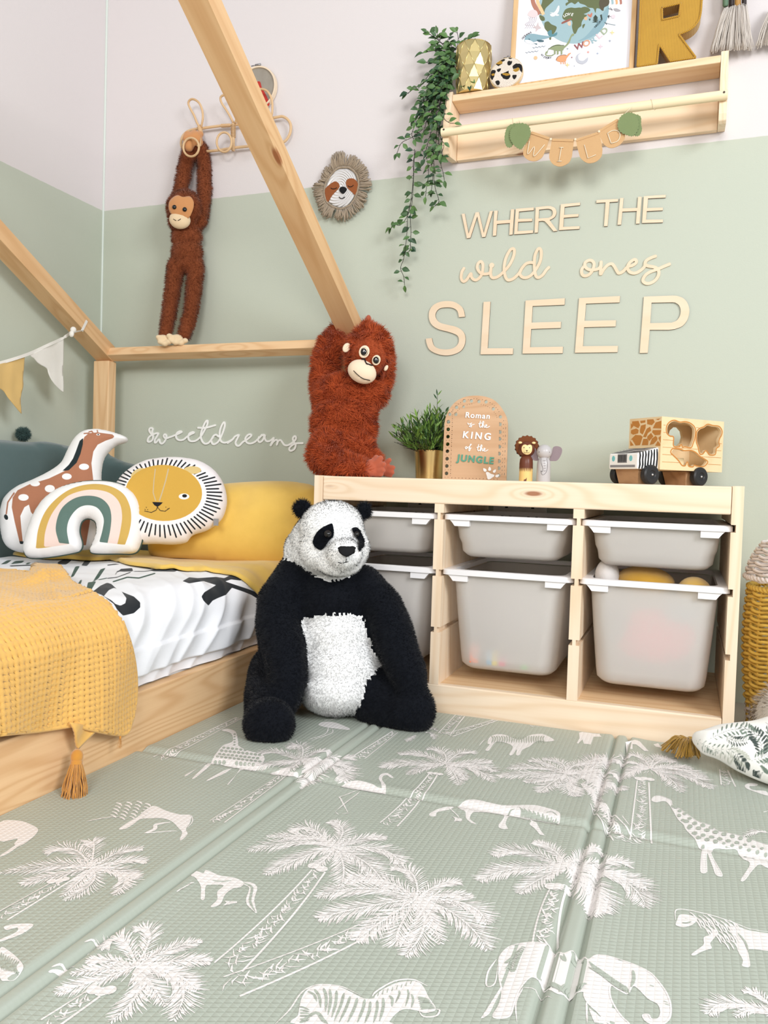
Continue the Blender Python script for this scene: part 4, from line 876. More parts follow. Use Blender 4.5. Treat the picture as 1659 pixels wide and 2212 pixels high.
def fur_mat(name, c1, c2, rough=.85, sheen=.35, mixn=.6, trans=.3):
    k = NT(name); b = k.b; b.inputs['Roughness'].default_value = rough; b.inputs['Specular IOR Level'].default_value = .12; b.inputs['Sheen Weight'].default_value = sheen
    r = k.n('ShaderNodeAttribute', attribute_name='rnd').outputs['Fac']; k.set(b.inputs['Base Color'], k.mix(r, C4(c1), C4(c2)))
    a = k.n('ShaderNodeAttribute', attribute_name='nrm').outputs['Vector']; g = k.n('ShaderNodeNewGeometry').outputs['Normal']
    vt = k.n('ShaderNodeVectorTransform', vector_type='NORMAL', convert_from='OBJECT', convert_to='WORLD'); k.set(vt.inputs[0], a)
    mx_ = k.n('ShaderNodeMix', data_type='VECTOR'); mx_.inputs[0].default_value = mixn; k.set(mx_.inputs[4], g); k.set(mx_.inputs[5], vt.outputs[0])
    nn = k.n('ShaderNodeVectorMath', operation='NORMALIZE', i_0=mx_.outputs[1]); k.t.links.new(nn.outputs[0], b.inputs['Normal'])
    tl = k.n('ShaderNodeBsdfTranslucent'); k.set(tl.inputs['Color'], b.inputs['Base Color'].links[0].from_socket); ms = k.n('ShaderNodeMixShader', i_0=trans); k.t.links.new(b.outputs[0], ms.inputs[1]); k.t.links.new(tl.outputs[0], ms.inputs[2]); k.t.links.new(ms.outputs[0], k.out.inputs[0]); return k.m
def furry(name, V, F, mats, vm, parent, density, length, width, droop=.5, rand=.5, clump=0.0, cf=60, curl=.3, seed=1, lenfn=None, bald=None, segs=2, loc=None):
    """skin mesh plus a coat of real hair blades; vm = material index of each vertex"""
    rng = np.random.default_rng(seed)
    T = np.array([t for f in F for t in ([(f[0], f[1], f[2])] if len(f) == 3 else [(f[0], f[1], f[2]), (f[0], f[2], f[3])])])
    A, B, Cc = V[T[:, 0]], V[T[:, 1]], V[T[:, 2]]; N = np.cross(B - A, Cc - A); ar = np.linalg.norm(N, axis=1) / 2 + 1e-12; FN = N / (2 * ar[:, None])
    VN = np.zeros_like(V)
    for k in range(3): np.add.at(VN, T[:, k], N)
    VN /= np.linalg.norm(VN, axis=1)[:, None] + 1e-12
    n = int(ar.sum() * density); ti = rng.choice(len(T), n, p=ar / ar.sum()); u, v = rng.random(n), rng.random(n); k = u + v > 1; u[k] = 1 - u[k]; v[k] = 1 - v[k]; w = 1 - u - v
    P = A[ti] * w[:, None] + B[ti] * u[:, None] + Cc[ti] * v[:, None]
    Nn = VN[T[ti, 0]] * w[:, None] + VN[T[ti, 1]] * u[:, None] + VN[T[ti, 2]] * v[:, None]; Nn /= np.linalg.norm(Nn, axis=1)[:, None]
    mi = vm[T[ti, 0]]
    ok = np.ones(n, bool)
    if bald is not None: ok &= ~bald(P, mi)
    P, Nn, mi = P[ok], Nn[ok], mi[ok]; n = len(P)
    L = length * rng.uniform(.65, 1.15, n)
    if lenfn is not None: L = L * lenfn(P)
    cl = np.array([[noise.noise(Vector((p[0] * cf + 11 * j, p[1] * cf, p[2] * cf))) for j in range(3)] for p in P]) if clump else 0
    tang = rng.normal(size=(n, 3)) * rand + np.array([0, 0, -droop]) + (cl * clump * 2.6 if clump else 0)
    tang -= Nn * np.sum(tang * Nn, 1)[:, None]
    side = np.cross(Nn, tang + rng.normal(size=(n, 3)) * .3); side /= np.linalg.norm(side, axis=1)[:, None] + 1e-9
    W_ = width * rng.uniform(.7, 1.3, n)[:, None]
    d1 = Nn + tang * .35; d1 /= np.linalg.norm(d1, axis=1)[:, None]; d2 = Nn * (1 - curl) + tang * 1.0; d2 /= np.linalg.norm(d2, axis=1)[:, None] + 1e-9
    P0 = P - Nn * .0008; P1 = P + d1 * L[:, None] * .5; P2 = P1 + d2 * L[:, None] * .5
    if segs == 2: BV = np.stack([P0 - side * W_ * .5, P0 + side * W_ * .5, P1 + side * W_ * .38, P1 - side * W_ * .38, P2], 1).reshape(-1, 3); nb = 5
    else: BV = np.stack([P0 - side * W_ * .5, P0 + side * W_ * .5, P + (d1 + d2) * .5 * L[:, None]], 1).reshape(-1, 3); nb = 3
    nV, nF = len(V), len(F); o0 = nV + np.arange(n) * nb
    AV = np.vstack([V, BV]); 
    loops = [np.concatenate([np.array(f) for f in F])]; tot = [np.array([len(f) for f in F])]
    fm = [np.array([vm[f[0]] for f in F])]
    if segs == 2:
        q4 = np.stack([o0, o0 + 1, o0 + 2, o0 + 3], 1); t3 = np.stack([o0 + 3, o0 + 2, o0 + 4], 1)
        loops += [q4.ravel(), t3.ravel()]; tot += [np.full(n, 4), np.full(n, 3)]; fm += [mi, mi]
    else: loops += [np.stack([o0, o0 + 1, o0 + 2], 1).ravel()]; tot += [np.full(n, 3)]; fm += [mi]
    loops = np.concatenate(loops).astype(np.int32); tot = np.concatenate(tot).astype(np.int32); fm = np.concatenate(fm).astype(np.int32); st = np.concatenate([[0], np.cumsum(tot)[:-1]]).astype(np.int32)
    me = bpy.data.meshes.new(name); me.vertices.add(len(AV)); me.vertices.foreach_set('co', AV.astype(np.float32).ravel()); me.loops.add(len(loops)); me.loops.foreach_set('vertex_index', loops)
    me.polygons.add(len(tot)); me.polygons.foreach_set('loop_start', st); me.polygons.foreach_set('loop_total', tot)
    for m_ in mats: me.materials.append(m_)
    me.update(calc_edges=True); me.polygons.foreach_set('material_index', fm); me.polygons.foreach_set('use_smooth', np.ones(len(tot), bool))
    a = me.attributes.new('nrm', 'FLOAT_VECTOR', 'POINT'); a.data.foreach_set('vector', np.vstack([VN, np.repeat(Nn, nb, 0)]).astype(np.float32).ravel())
    set_attr(me, 'rnd', np.concatenate([np.full(nV, .4), np.repeat(rng.random(n), nb)])); me.update()
    return link(name, me, parent, loc)
def surf(V, px, py, off=.0):
    """front-most skin point under a pixel"""
    P = proj(V); d = (V - CP) @ CF; k = np.where(((P - np.array([px, py])) ** 2).sum(1) < 9)[0]
    if len(k) == 0: k = np.argsort(((P - np.array([px, py])) ** 2).sum(1))[:6]
    j = k[np.argmin(d[k])]; dep = d[j] - off; return pd(px, py, dep), dep
def decal(name, V, px_poly, mat, parent, off=.004, th=.003, step=3.0, smooth=True):
    """felt or embroidered patch lying on the skin, following its curve"""
    O = interp(px_poly, 4, True) if smooth else np.array(px_poly, float)
    x0, y0 = O.min(0); x1, y1 = O.max(0); G = np.array([(a, b) for a in np.arange(x0, x1, step) for b in np.arange(y0, y1, step)])
    if len(G): G = G[inside(G, O) & (seg_dist(G, O, np.roll(O, -1, 0)) > step * .4)]
    n = len(O); r = geometry.delaunay_2d_cdt([Vector(p) for p in O] + [Vector(g) for g in G], [(i, (i + 1) % n) for i in range(n)], [list(range(n))], 1, 1e-4)
    PX = proj(V); D = (V - CP) @ CF; vs = []
    for p in r[0]:
        q_ = np.array([p[0], p[1]]); d2 = ((PX - q_) ** 2).sum(1); k = np.where(d2 < 36)[0]
        if len(k) == 0: k = np.argsort(d2)[:5]
        mn = D[k].min(); kk = k[D[k] < mn + .012]; vs.append((q_, D[kk].mean() * .5 + mn * .5))
    pts = np.array([pd(q_[0], q_[1], d - off) for q_, d in vs])
    me = bpy.data.meshes.new(name); me.from_pydata(pts.tolist(), [], [tuple(f)[::-1] for f in r[2]]); me.materials.append(mat); me.polygons.foreach_set('use_smooth', [True] * len(me.polygons)); me.update()
    o = link(name, me, parent); s = o.modifiers.new('t', 'SOLIDIFY'); s.thickness = th; s.offset = 0; return o
def px_tube(V, pts, r, mat, name, parent, off=.004, n=5):
    m = MB(); m.tube([surf(V, a, b, off)[0] for a, b in interp(pts, n)], r, 6); return m.build(name, mat, parent, smooth=True)
# ---------------------------------------------------------------- panda
pan = thing('panda', (.10, -.62, MT), 'big black and white plush panda sitting on the play mat against the bed', 'soft toy')
cP = (480, 1040, 3.318)
def P_(*p): return cr(*cP, p)
parts = [
 ('head', [blob(717, 1142, 71, 62, 1.700, 62), blob(722, 1184, 79, 60, 1.700, 62), blob(700, 1196, 72, 50, 1.735, 55), blob(672, 1188, 60, 56, 1.765, 52), blob(690, 1165, 62, 60, 1.735, 55), blob(744, 1196, 40, 35, 1.635, 38), blob(733, 1215, 52, 32, 1.665, 40)]),
 ('torso', [blob(710, 1290, 88, 78, 1.775, 76), blob(728, 1370, 94, 84, 1.775, 84), blob(735, 1440, 96, 90, 1.765, 92), blob(727, 1482, 88, 62, 1.745, 84), blob(612, 1370, 56, 90, 1.845, 40), blob(610, 1440, 58, 60, 1.835, 45)]),
 ('arm', chain([(640, 1240, 44, 1.765), (606, 1300, 50, 1.745), (600, 1352, 48, 1.72), (616, 1410, 46, 1.68), (623, 1460, 42, 1.655), (617, 1505, 36, 1.64)])),
 ('arm', chain([(784, 1262, 42, 1.765), (826, 1310, 44, 1.745), (846, 1360, 46, 1.72), (862, 1410, 44, 1.70), (882, 1455, 40, 1.685), (890, 1490, 34, 1.68)])),
 ('leg', chain([(592, 1450, 54, 1.80), (583, 1500, 54, 1.70), (581, 1540, 52, 1.63), (581, 1560, 50, 1.60)]) + [blob(581, 1563, 58, 55, 1.575, 36)]),
 ('leg', chain([(790, 1478, 62, 1.76), (822, 1512, 64, 1.735), (855, 1530, 58, 1.71), (880, 1533, 54, 1.69)]) + [blob(895, 1534, 47, 55, 1.668, 34)]),
]
V, F, G, names = body_mesh(parts, .0065, 8)
V[:, 2] = np.maximum(V[:, 2], MT + .0035)
PX = proj(V); D = (V - CP) @ CF
collar = np.array(P_((330,560),(425,522),(480,555),(560,600),(650,660),(740,700),(800,712),(880,700),(980,668),(1020,640),(1060,560),(1100,500)))
belly = np.array(P_((150,1300),(230,1285),(350,1285),(440,1010),(540,998),(640,965),(760,948),(900,946),(1000,962),(1080,985),(1300,1010)))
g = np.array(names)[G]
white = (g == 'head') & (PX[:, 1] < np.interp(PX[:, 0], collar[:, 0], collar[:, 1]) + 2)
white |= (g == 'torso') & (PX[:, 1] < np.interp(PX[:, 0], collar[:, 0], collar[:, 1])) & (PX[:, 1] < 1262)
white |= (g == 'torso') & (PX[:, 1] > np.interp(PX[:, 0], belly[:, 0], belly[:, 1])) & ~((PX[:, 0] < 590) & (PX[:, 1] > 1424))
vm = np.where(white, 0, 1)
FW = fur_mat('plush_white', (255, 255, 254), (250, 249, 247), sheen=.3, mixn=.93, trans=0); FB = fur_mat('plush_black', (10, 12, 17), (20, 24, 33), sheen=.12, mixn=.7, trans=.1)
PV = V
furry('body', V, F, [FW, FB], vm, pan, 240000, .0058, .0013, droop=.6, rand=.3, clump=.25, cf=38, seed=3, segs=1, lenfn=lambda P: np.where(proj(P)[:, 1] < 1262, .66, 1.0))
def simple_fur(name, parts, mat, parent, density, length, width, voxel=.004, **k):
    v, f, _, _ = body_mesh(parts, voxel, 3); return furry(name, v, f, [mat], np.zeros(len(v), int), parent, density, length, width, **k), v
simple_fur('ear', [('e', [blob(653, 1099, 20, 20, 1.725, 10), blob(660, 1112, 14, 14, 1.725, 9)])], FB, pan, 380000, .009, .0013, seed=4, segs=1, rand=.6, droop=.1)
simple_fur('ear', [('e', [blob(787, 1103, 16, 18, 1.745, 9), blob(778, 1116, 13, 12, 1.74, 8)])], FB, pan, 380000, .009, .0013, seed=5, segs=1, rand=.6, droop=.1)
def patch_fur(name, poly, parent, off, ln):
    """fur patch: a curved piece of skin with its own coat"""
    o = decal(name, PV, poly, FB, parent, off, .002, 4.0); me = o.data; n = len(me.vertices); v = np.empty(n * 3); me.vertices.foreach_get('co', v); v = v.reshape(-1, 3) + np.array(ORG[o.name]); f = [tuple(p.vertices) for p in me.polygons]
    bpy.data.objects.remove(o); return furry(name, v, f, [FB], np.zeros(n, int), parent, 500000, ln, .0012, seed=8, segs=1, droop=.5, rand=.5)
patch_fur('eye_patch', P_((768,305),(790,305),(799,350),(795,395),(765,425),(725,482),(690,488),(655,455),(650,425),(668,380),(705,338)), pan, .005, .006)
patch_fur('eye_patch', P_((930,338),(960,328),(982,342),(1000,375),(1020,425),(1005,470),(985,503),(975,470),(980,430),(950,385)), pan, .005, .006)
ng = flat('nose_plush', (14, 14, 16), .7, .2); gl = flat('glass_eye', (10, 9, 9), .08, .6); br = flat('eye_ring', (40, 34, 32), .35)
decal('nose', PV, P_((835,480),(850,470),(890,472),(935,470),(950,482),(942,508),(915,530),(890,539),(862,528),(838,505)), ng, pan, .014, .008, 3)
px_tube(PV, P_((888,538),(890,560),(886,578)), .0008, ng, 'mouth_seam', pan, .0115); px_tube(PV, P_((830,580),(855,586),(886,580),(905,574)), .0008, ng, 'mouth_seam', pan, .0115)
for (ex, ey, r) in ((757, 375, 27), (962, 378, 20)):
    p, dep = surf(PV, *P_((ex, ey))[0], .010); k = dep / FP / 3.318; m = MB(); m.ball(p, (r * k, r * k, r * k * .6), 20, R=CAMR); eo = m.build('eye', br, pan, smooth=True)
    p2 = pd(*P_((ex + 2, ey + 2))[0], dep - .0052); m = MB(); m.ball(p2, (r * k * .72, r * k * .72, r * k * .5), 20, R=CAMR); m.build('pupil', gl, eo, smooth=True)
# ---------------------------------------------------------------- big orangutan hugging the roof beam
ora = thing('orangutan', (.0, -.30, .538), 'shaggy rust orange plush orangutan hugging the roof beam on the end of the cabinet', 'soft toy')
cO = (640, 680, 3.318)
def O_(*p): return cr(*cO, p)
parts = [
 ('head', [blob(796, 762, 46, 57, 2.085, 44, -.18), blob(800, 740, 38, 34, 2.085, 38)]),
 ('torso', [blob(748, 862, 66, 52, 2.115, 44), blob(744, 915, 67, 70, 2.105, 52), blob(742, 965, 64, 58, 2.095, 52), blob(790, 850, 36, 40, 2.12, 34)]),
 ('arm', chain([(712, 862, 34, 2.15), (702, 820, 27, 2.165), (704, 780, 25, 2.19), (716, 742, 24, 2.24), (735, 718, 20, 2.285), (757, 712, 17, 2.30)])),
 ('arm', chain([(806, 850, 28, 2.14), (822, 815, 22, 2.15), (826, 775, 20, 2.175), (812, 735, 20, 2.22), (792, 712, 16, 2.265)])),
 ('leg', chain([(715, 970, 42, 2.06), (706, 985, 38, 2.04), (728, 1003, 28, 1.995), (760, 1012, 22, 1.96), (778, 1013, 19, 1.945)])),
 ('leg', chain([(770, 975, 34, 2.05), (790, 985, 26, 2.05), (800, 1000, 22, 2.04), (812, 1006, 18, 2.03)])),
]
V, F, G, names = body_mesh(parts, .0055, 5)
V[:, 2] = np.maximum(V[:, 2], .545)
OV = V; g = np.array(names)[G]
FO = fur_mat('plush_rust', (206, 98, 52), (166, 70, 34), sheen=.3, mixn=.45); FV = fur_mat('plush_rust_short', (190, 90, 50), (172, 76, 42), sheen=.3, mixn=.8)
face = np.array(O_((440,190),(520,150),(590,190),(625,250),(640,330),(610,400),(560,470),(440,440),(395,380),(400,300),(410,240)))
def face_m(P_pts): q_ = proj(P_pts); return inside(q_, face) & (((P_pts - CP) @ CF) < 2.10)
vm = np.where(face_m(V) & (g == 'head'), 1, 0)
furry('body', V, F, [FO, FV], vm, ora, 150000, .021, .0017, droop=.45, rand=.35, clump=.75, cf=42, curl=.5, seed=11, lenfn=lambda P: np.where(face_m(P), .16, 1.0))
cream = fabric('cream_velvet', (240, 218, 190), 1600, .0003, .3, 6)
k = 2.04 / FP; m = MB(); mc = pd(782, 803, 2.035); m.ball(mc, (32 * k, 25 * k, 22 * k), 28, R=CAMR @ Matrix.Rotation(-.42, 3, 'Z')); mz = m.build('muzzle', cream, ora, smooth=True)
MV = np.array([tuple(v.co) for v in mz.data.vertices]) + np.array(ORG[mz.name])
ln = flat('embroidery_black', (30, 22, 20), .8)
px_tube(MV, O_((410,400),(440,430),(480,458),(528,470)), .0010, ln, 'mouth', mz, .001); px_tube(MV, O_((472,318),(490,318),(500,345),(520,355),(548,362)), .0017, ln, 'nostril', mz, .001)
for (ex, ey, r, pr) in ((487, 265, 47, 22), (573, 325, 38, 20)):
    a, b = O_((ex, ey))[0]; p, dep = surf(OV, a, b, .009); kk = dep / FP / 3.318
    m = MB(); m.ball(p, (r * kk * .82, r * kk, r * kk * .3), 22, R=CAMR @ Matrix.Rotation(-.3, 3, 'Z')); e = m.build('eye', cream, ora, smooth=True)
    m = MB(); m.tube([pd(a, b, dep - .0035) + (CR * math.cos(t) * r * kk * .52 + CU * math.sin(t) * r * kk * .62) for t in np.linspace(0, 6.283, 25)[:-1]], .0007, 5, closed=True); m.build('eye_ring', ln, e, smooth=True)
    m = MB(); m.ball(pd(a - 1, b, dep - .0042), (pr * kk, pr * kk * 1.15, pr * kk * .5), 18, R=CAMR); m.build('pupil', gl, e, smooth=True)
    m = MB(); m.ball(pd(a - .5, b - 3, dep - .0105), (pr * kk * .22,) * 3, 10); m.build('glint', M['white'], e, smooth=True)
for (a, b, rx, ry, dep) in ((748.5, 751, 8, 11, 2.05), (834, 795, 4, 7, 2.06)):
    m = MB(); kk = dep / FP; m.ball(pd(a, b, dep), (rx * kk, ry * kk, 4 * kk), 18, R=CAMR @ Matrix.Rotation(-.5, 3, 'Z')); m.build('ear', cream, ora, smooth=True)
footm = fabric('foot_velvet', (184, 98, 72), 1500, .0004, .3, 10)
def foot(parts, name='foot'):
    v, f, _, _ = body_mesh([('f', parts)], .0026, 3); me = bpy.data.meshes.new(name); me.from_pydata(v.tolist(), [], f); me.materials.append(footm); me.polygons.foreach_set('use_smooth', [True] * len(me.polygons)); me.update(); return link(name, me, ora)
foot([blob(802, 1010, 16, 19, 1.94, 12), blob(800, 1018, 18, 12, 1.94, 12)] + chain([(812, 1000, 7, 1.935), (822, 990, 6.5, 1.93)]) + chain([(815, 1008, 6.5, 1.935), (829, 1003, 6, 1.925)]) + chain([(815, 1017, 6, 1.935), (828, 1016, 5.5, 1.925)]) + chain([(812, 1025, 5.5, 1.94), (824, 1025, 5, 1.93)]) + chain([(806, 998, 7, 1.945), (813, 988, 6, 1.94)]))
foot([blob(828, 1012, 13, 15, 2.01, 10)] + chain([(834, 1000, 6, 2.005), (841, 994, 5.5, 2.0)]) + chain([(838, 1010, 6, 2.005), (849, 1010, 5.5, 2.0)]) + chain([(838, 1019, 5.5, 2.005), (848, 1021, 5, 2.0)]) + chain([(834, 1025, 5, 2.01), (845, 1028, 3.5, 2.005)]))
m = MB(); m.ball(pd(796, 692, 2.30), (7 * .00133, 12 * .00133, 6 * .00133), 14, R=CAMR); m.build('hand', footm, ora, smooth=True)
# ---------------------------------------------------------------- long-limbed monkey hanging from the rattan hook
mon = thing('hanging_monkey', (-.65, -.06, .93), 'long limbed brown plush monkey hanging by its hands from the rattan hook rack', 'soft toy')
c2 = (0, 0, 2.023)
dm = 2.50
parts = [
 ('head', [blob(399, 452, 38, 42, 2.47, 32)]), ('torso', [blob(403, 510, 33, 34, 2.485, 22), blob(404, 545, 33, 34, 2.485, 24), blob(403, 570, 30, 20, 2.485, 22)]),
 ('arm', chain([(378, 480, 15, 2.49), (389, 420, 15, 2.505), (398, 370, 15, 2.51), (407, 332, 15, 2.50), (411, 312, 12, 2.50)])),
 ('arm', chain([(432, 478, 15, 2.49), (442, 420, 15, 2.505), (442, 360, 15, 2.51), (436, 325, 14, 2.50), (424, 306, 11, 2.50)])),
 ('leg', chain([(380, 575, 19, 2.485), (372, 630, 16, 2.48), (365, 680, 15, 2.475), (357, 722, 13, 2.47)])),
 ('leg', chain([(423, 575, 18, 2.485), (418, 630, 16, 2.48), (411, 680, 15, 2.475), (399, 722, 14, 2.465)])),
]
V, F, G, names = body_mesh(parts, .0045, 4); g = np.array(names)[G]
FM = fur_mat('plush_brown', (160, 88, 52), (126, 64, 38), sheen=.3, mixn=.6)
furry('body', V, F, [FM], np.zeros(len(V), int), mon, 150000, .0095, .0014, droop=.6, rand=.4, clump=.5, cf=45, seed=21, segs=1)
MVV = V; tanv = fabric('tan_velvet', (206, 146, 96), 1500, .0003, .3, 6); creamy = fabric('cream_plush', (236, 210, 172), 1200, .0006, .3, 8)
decal('face', V, cr(*c2, [(745,875),(775,855),(800,862),(830,860),(846,885),(840,925),(820,955),(790,945),(750,935),(738,905)]), tanv, mon, .009, .004, 3)
kk = 2.45 / FP; m = MB(); m.ball(pd(388.5, 475, 2.438), (23 * kk, 19.5 * kk, 14 * kk), 22, R=CAMR @ Matrix.Rotation(-.15, 3, 'Z')); mz = m.build('muzzle', creamy, mon, smooth=True)
MZ = np.array([tuple(v.co) for v in mz.data.vertices]) + np.array(ORG[mz.name])
px_tube(MZ, cr(*c2, [(757,957),(764,961),(770,964)]), .0009, ln, 'nostril', mz, .001); px_tube(MZ, cr(*c2, [(777,964),(785,960),(790,956)]), .0009, ln, 'nostril', mz, .001)
for ex, ey in ((762, 905), (807, 915)):
    a, b = cr(*c2, [(ex, ey)])[0]; p, dep = surf(V, a, b, .012); m = MB(); m.ball(p, (.0068, .0068, .005), 16, R=CAMR); m.build('eye', gl, mon, smooth=True)
for toes in (((352, 735), [(343, 731), (347, 741), (356, 745), (364, 741)]), ((383, 734), [(366, 728), (369, 738), (379, 742), (391, 743), (400, 738)])):
    c_, ts = toes; v, f, _, _ = body_mesh([('f', [blob(c_[0], c_[1] - 3, 14, 9, 2.455, 11)] + [blob(a, b - 2, 7, 6, 2.445, 7) for a, b in ts])], .0032, 2)
    me = bpy.data.meshes.new('foot'); me.from_pydata(v.tolist(), [], f); me.materials.append(creamy); me.polygons.foreach_set('use_smooth', [True] * len(me.polygons)); me.update(); link('foot', me, mon)
v, f, _, _ = body_mesh([('h', chain([(408, 318, 10, 2.475), (411, 302, 13, 2.475), (423, 298, 14, 2.48), (430, 308, 9, 2.48)]) + chain([(402, 300, 8, 2.47), (405, 290, 7, 2.475)]) + chain([(414, 294, 8, 2.475), (420, 287, 7, 2.48)]) + chain([(426, 294, 8, 2.48), (433, 290, 7, 2.485)]))], .004, 3)
me = bpy.data.meshes.new('hand'); me.from_pydata(v.tolist(), [], f); me.materials.append(tanv); me.polygons.foreach_set('use_smooth', [True] * len(me.polygons)); me.update(); link('hand', me, mon)
# ================================================================ things on the back wall
def ribbon(m, pts, w, front, depth, caps=True, k=[0], mat=None):
    """flat strip w wide along 3-D points lying in a plane facing 'front' (unit), with real thickness"""
    P = np.array(pts, float); f = np.array(front, float); k[0] += 1; n = len(P); P = P + f * ((k[0] * 7 % 23) * 1.2e-5 + np.arange(n)[:, None] * 4e-6)
    T = np.gradient(P, axis=0); T /= np.linalg.norm(T, axis=1)[:, None] + 1e-12; N = np.cross(f, T); ww = np.full(n, w / 2) if not hasattr(w, '__len__') else np.array(w) / 2
    A = P + N * ww[:, None]; B = P - N * ww[:, None]; L = [tuple(a) for a in A]; R_ = [tuple(b) for b in B[::-1]]
    e1 = [P[-1] + (N[-1] * math.cos(t) + T[-1] * math.sin(t)) * ww[-1] for t in np.linspace(0, math.pi, 9)[1:-1]] if caps else []
    e0 = [P[0] + (-N[0] * math.cos(t) - T[0] * math.sin(t)) * ww[0] for t in np.linspace(0, math.pi, 9)[1:-1]] if caps else []
    # front, back and side faces
    A2, B2 = A - f * depth, B - f * depth
    m.add(list(A) + list(B) + list(A2) + list(B2), [q_ for i in range(n - 1) for q_ in ((i, i + 1, n + i + 1, n + i), (2 * n + i, 3 * n + i, 3 * n + i + 1, 2 * n + i + 1), (i, 2 * n + i, 2 * n + i + 1, i + 1), (n + i, n + i + 1, 3 * n + i + 1, 3 * n + i))], mat)
    if caps:
        for c, e, a, b in ((P[-1], e1, A[-1], B[-1]), (P[0], e0, B[0], A[0])):
            ring = [a] + e + [b]; r2 = [p - f * depth for p in ring]; q_ = len(ring)
            m.add(ring + r2, [tuple(range(q_)), tuple(range(q_, 2 * q_))[::-1]] + [(i, q_ + i, q_ + i + 1, i + 1) for i in range(q_ - 1)], mat)
    else:
        m.add([A[0], B[0], B2[0], A2[0], A[-1], B[-1], B2[-1], A2[-1]], [(0, 1, 2, 3), (4, 7, 6, 5)], mat)
PLY = wood('birch_ply', 'X', (234, 214, 188), (226, 200, 168), (220, 185, 150), seed=9, rings=9, kth=.0); PLYE = flat('burnt_edge', (92, 64, 44), .7)
WY = -.0035
def wp(pts, y=WY): return [on(a, b, 1, y) for a, b in pts]
def letter(name, c, outline, label, holes=()):
    m = MB(); m.prism(wp(cr(*c, outline), -.0045), (0, .004, 0), [wp(cr(*c, h), -.0045) for h in holes], 0, 1)
    o = m.build(name, [PLY, PLYE], None, tuple(np.mean(wp(cr(*c, outline)), 0))); tag(o, label, 'wooden letter', 'wooden wall letters')
e1, e2, e3, e4 = (980, 410, 3.967), (1210, 410, 3.967), (900, 630, 3.173), (1200, 630, 3.173)
arc = lambda pts: interp(pts, 4).tolist()
letter('wooden_letter', e1, [(68,206),(95,204),(128,375),(188,193),(217,191),(258,370),(310,183),(337,180),(272,403),(244,406),(202,228),(143,412),(113,416)], 'pale plywood letter W starting the top line of the wall quote')
letter('wooden_letter', e1, [(348,180),(378,178),(370,265),(484,257),(491,168),(520,166),(505,384),(477,387),(482,285),(371,293),(364,392),(336,395)], 'pale plywood letter H between the W and E of the first quote word')
letter('wooden_letter', e1, [(533,163),(688,151),(686,175),(560,186),(556,250),(674,247),(672,269),(552,275),(548,355),(682,347),(680,370),(518,382)], 'pale plywood letter E just left of the R in the first quote word')
letter('wooden_letter', e1, [(703,150),(800,139)] + arc([(830,140),(865,155),(880,185),(876,215),(858,240),(822,260)]) + [(888,352),(856,356),(800,290),(780,270),(760,266),(728,270),(721,367),(693,369)], 'pale plywood letter R, the only R on the wall', holes=[[(732,170),(800,163)] + arc([(815,163),(840,172),(850,195),(842,222),(815,240)]) + [(728,246)]])
letter('wooden_letter', e2, [(6,124),(172,109),(170,132),(38,147),(34,215),(158,207),(156,230),(31,240),(26,318),(168,312),(165,335),(-10,346)], 'pale plywood letter E ending the first quote word, after the R')
letter('wooden_letter', e2, [(312,88),(498,78),(496,101),(424,106),(406,311),(376,312),(390,108),(311,113)], 'pale plywood letter T, the only T on the wall')
letter('wooden_letter', e2, [(514,70),(543,70),(536,160),(661,155),(668,60),(699,60),(680,290),(650,291),(657,182),(533,187),(522,299),(492,301)], 'pale plywood letter H right beside the T')
letter('wooden_letter', e2, [(717,55),(907,43),(903,67),(753,74),(746,157),(881,152),(879,176),(742,183),(736,256),(882,255),(880,279),(702,285)], 'pale plywood letter E ending the top line of the wall quote')
letter('wooden_letter', e3, arc([(290,176),(280,135),(255,115),(215,108),(160,115),(132,145),(132,180),(160,212),(215,228),(275,243),(320,275),(335,320),(325,375),(290,415),(220,437),(150,430),(90,400),(68,355),(63,322)]) + [(105,318)] + arc([(108,340),(120,370),(150,390),(205,396),(255,385),(285,355),(288,318),(270,295),(215,275),(150,258),(105,228),(85,185),(88,130),(120,88),(180,66),(250,68),(300,95),(322,125),(332,172)]), 'large plywood letter S starting the bottom word on the wall')
letter('wooden_letter', e3, [(459,70),(506,68),(487,388),(662,388),(660,429),(438,430)], 'large plywood letter L in the bottom word on the wall')
letter('wooden_letter', (900, 630, 3.173), [(747,61),(1016,45),(1014,90),(795,99),(789,212),(990,206),(988,249),(785,256),(778,381),(1003,377),(1001,422),(726,425)], 'large plywood letter E directly right of the large L')
letter('wooden_letter', e4, [(162,44),(442,30),(439,74),(209,82),(200,200),(415,196),(412,239),(196,244),(188,374),(428,372),(425,415),(133,419)], 'large plywood letter E directly left of the large P')
letter('wooden_letter', e4, [(606,34),(800,27)] + arc([(830,28),(875,45),(905,80),(917,130),(905,190),(870,235),(820,256)]) + [(780,262),(646,262),(632,420),(577,421)], 'large plywood letter P ending the bottom word on the wall', holes=[[(658,76),(800,73)] + arc([(820,75),(845,92),(858,125),(853,165),(830,198),(795,213)]) + [(649,216)]])
def script(name, strokes, w, mat, label, cat, depth=.003, y=WY, taper=None):
    pts = [wp(interp(s, 7), y) for s in strokes]; m = MB()
    for p in pts: ribbon(m, p, w, (0, -1, 0), depth)
    o = m.build(name, mat, None, tuple(np.mean(np.vstack(pts), 0))); tag(o, label, cat); return o
s1 = (980, 520, 6.9125); s2_ = (1240, 520, 6.9125)
K = lambda c, p: cr(*c, p)
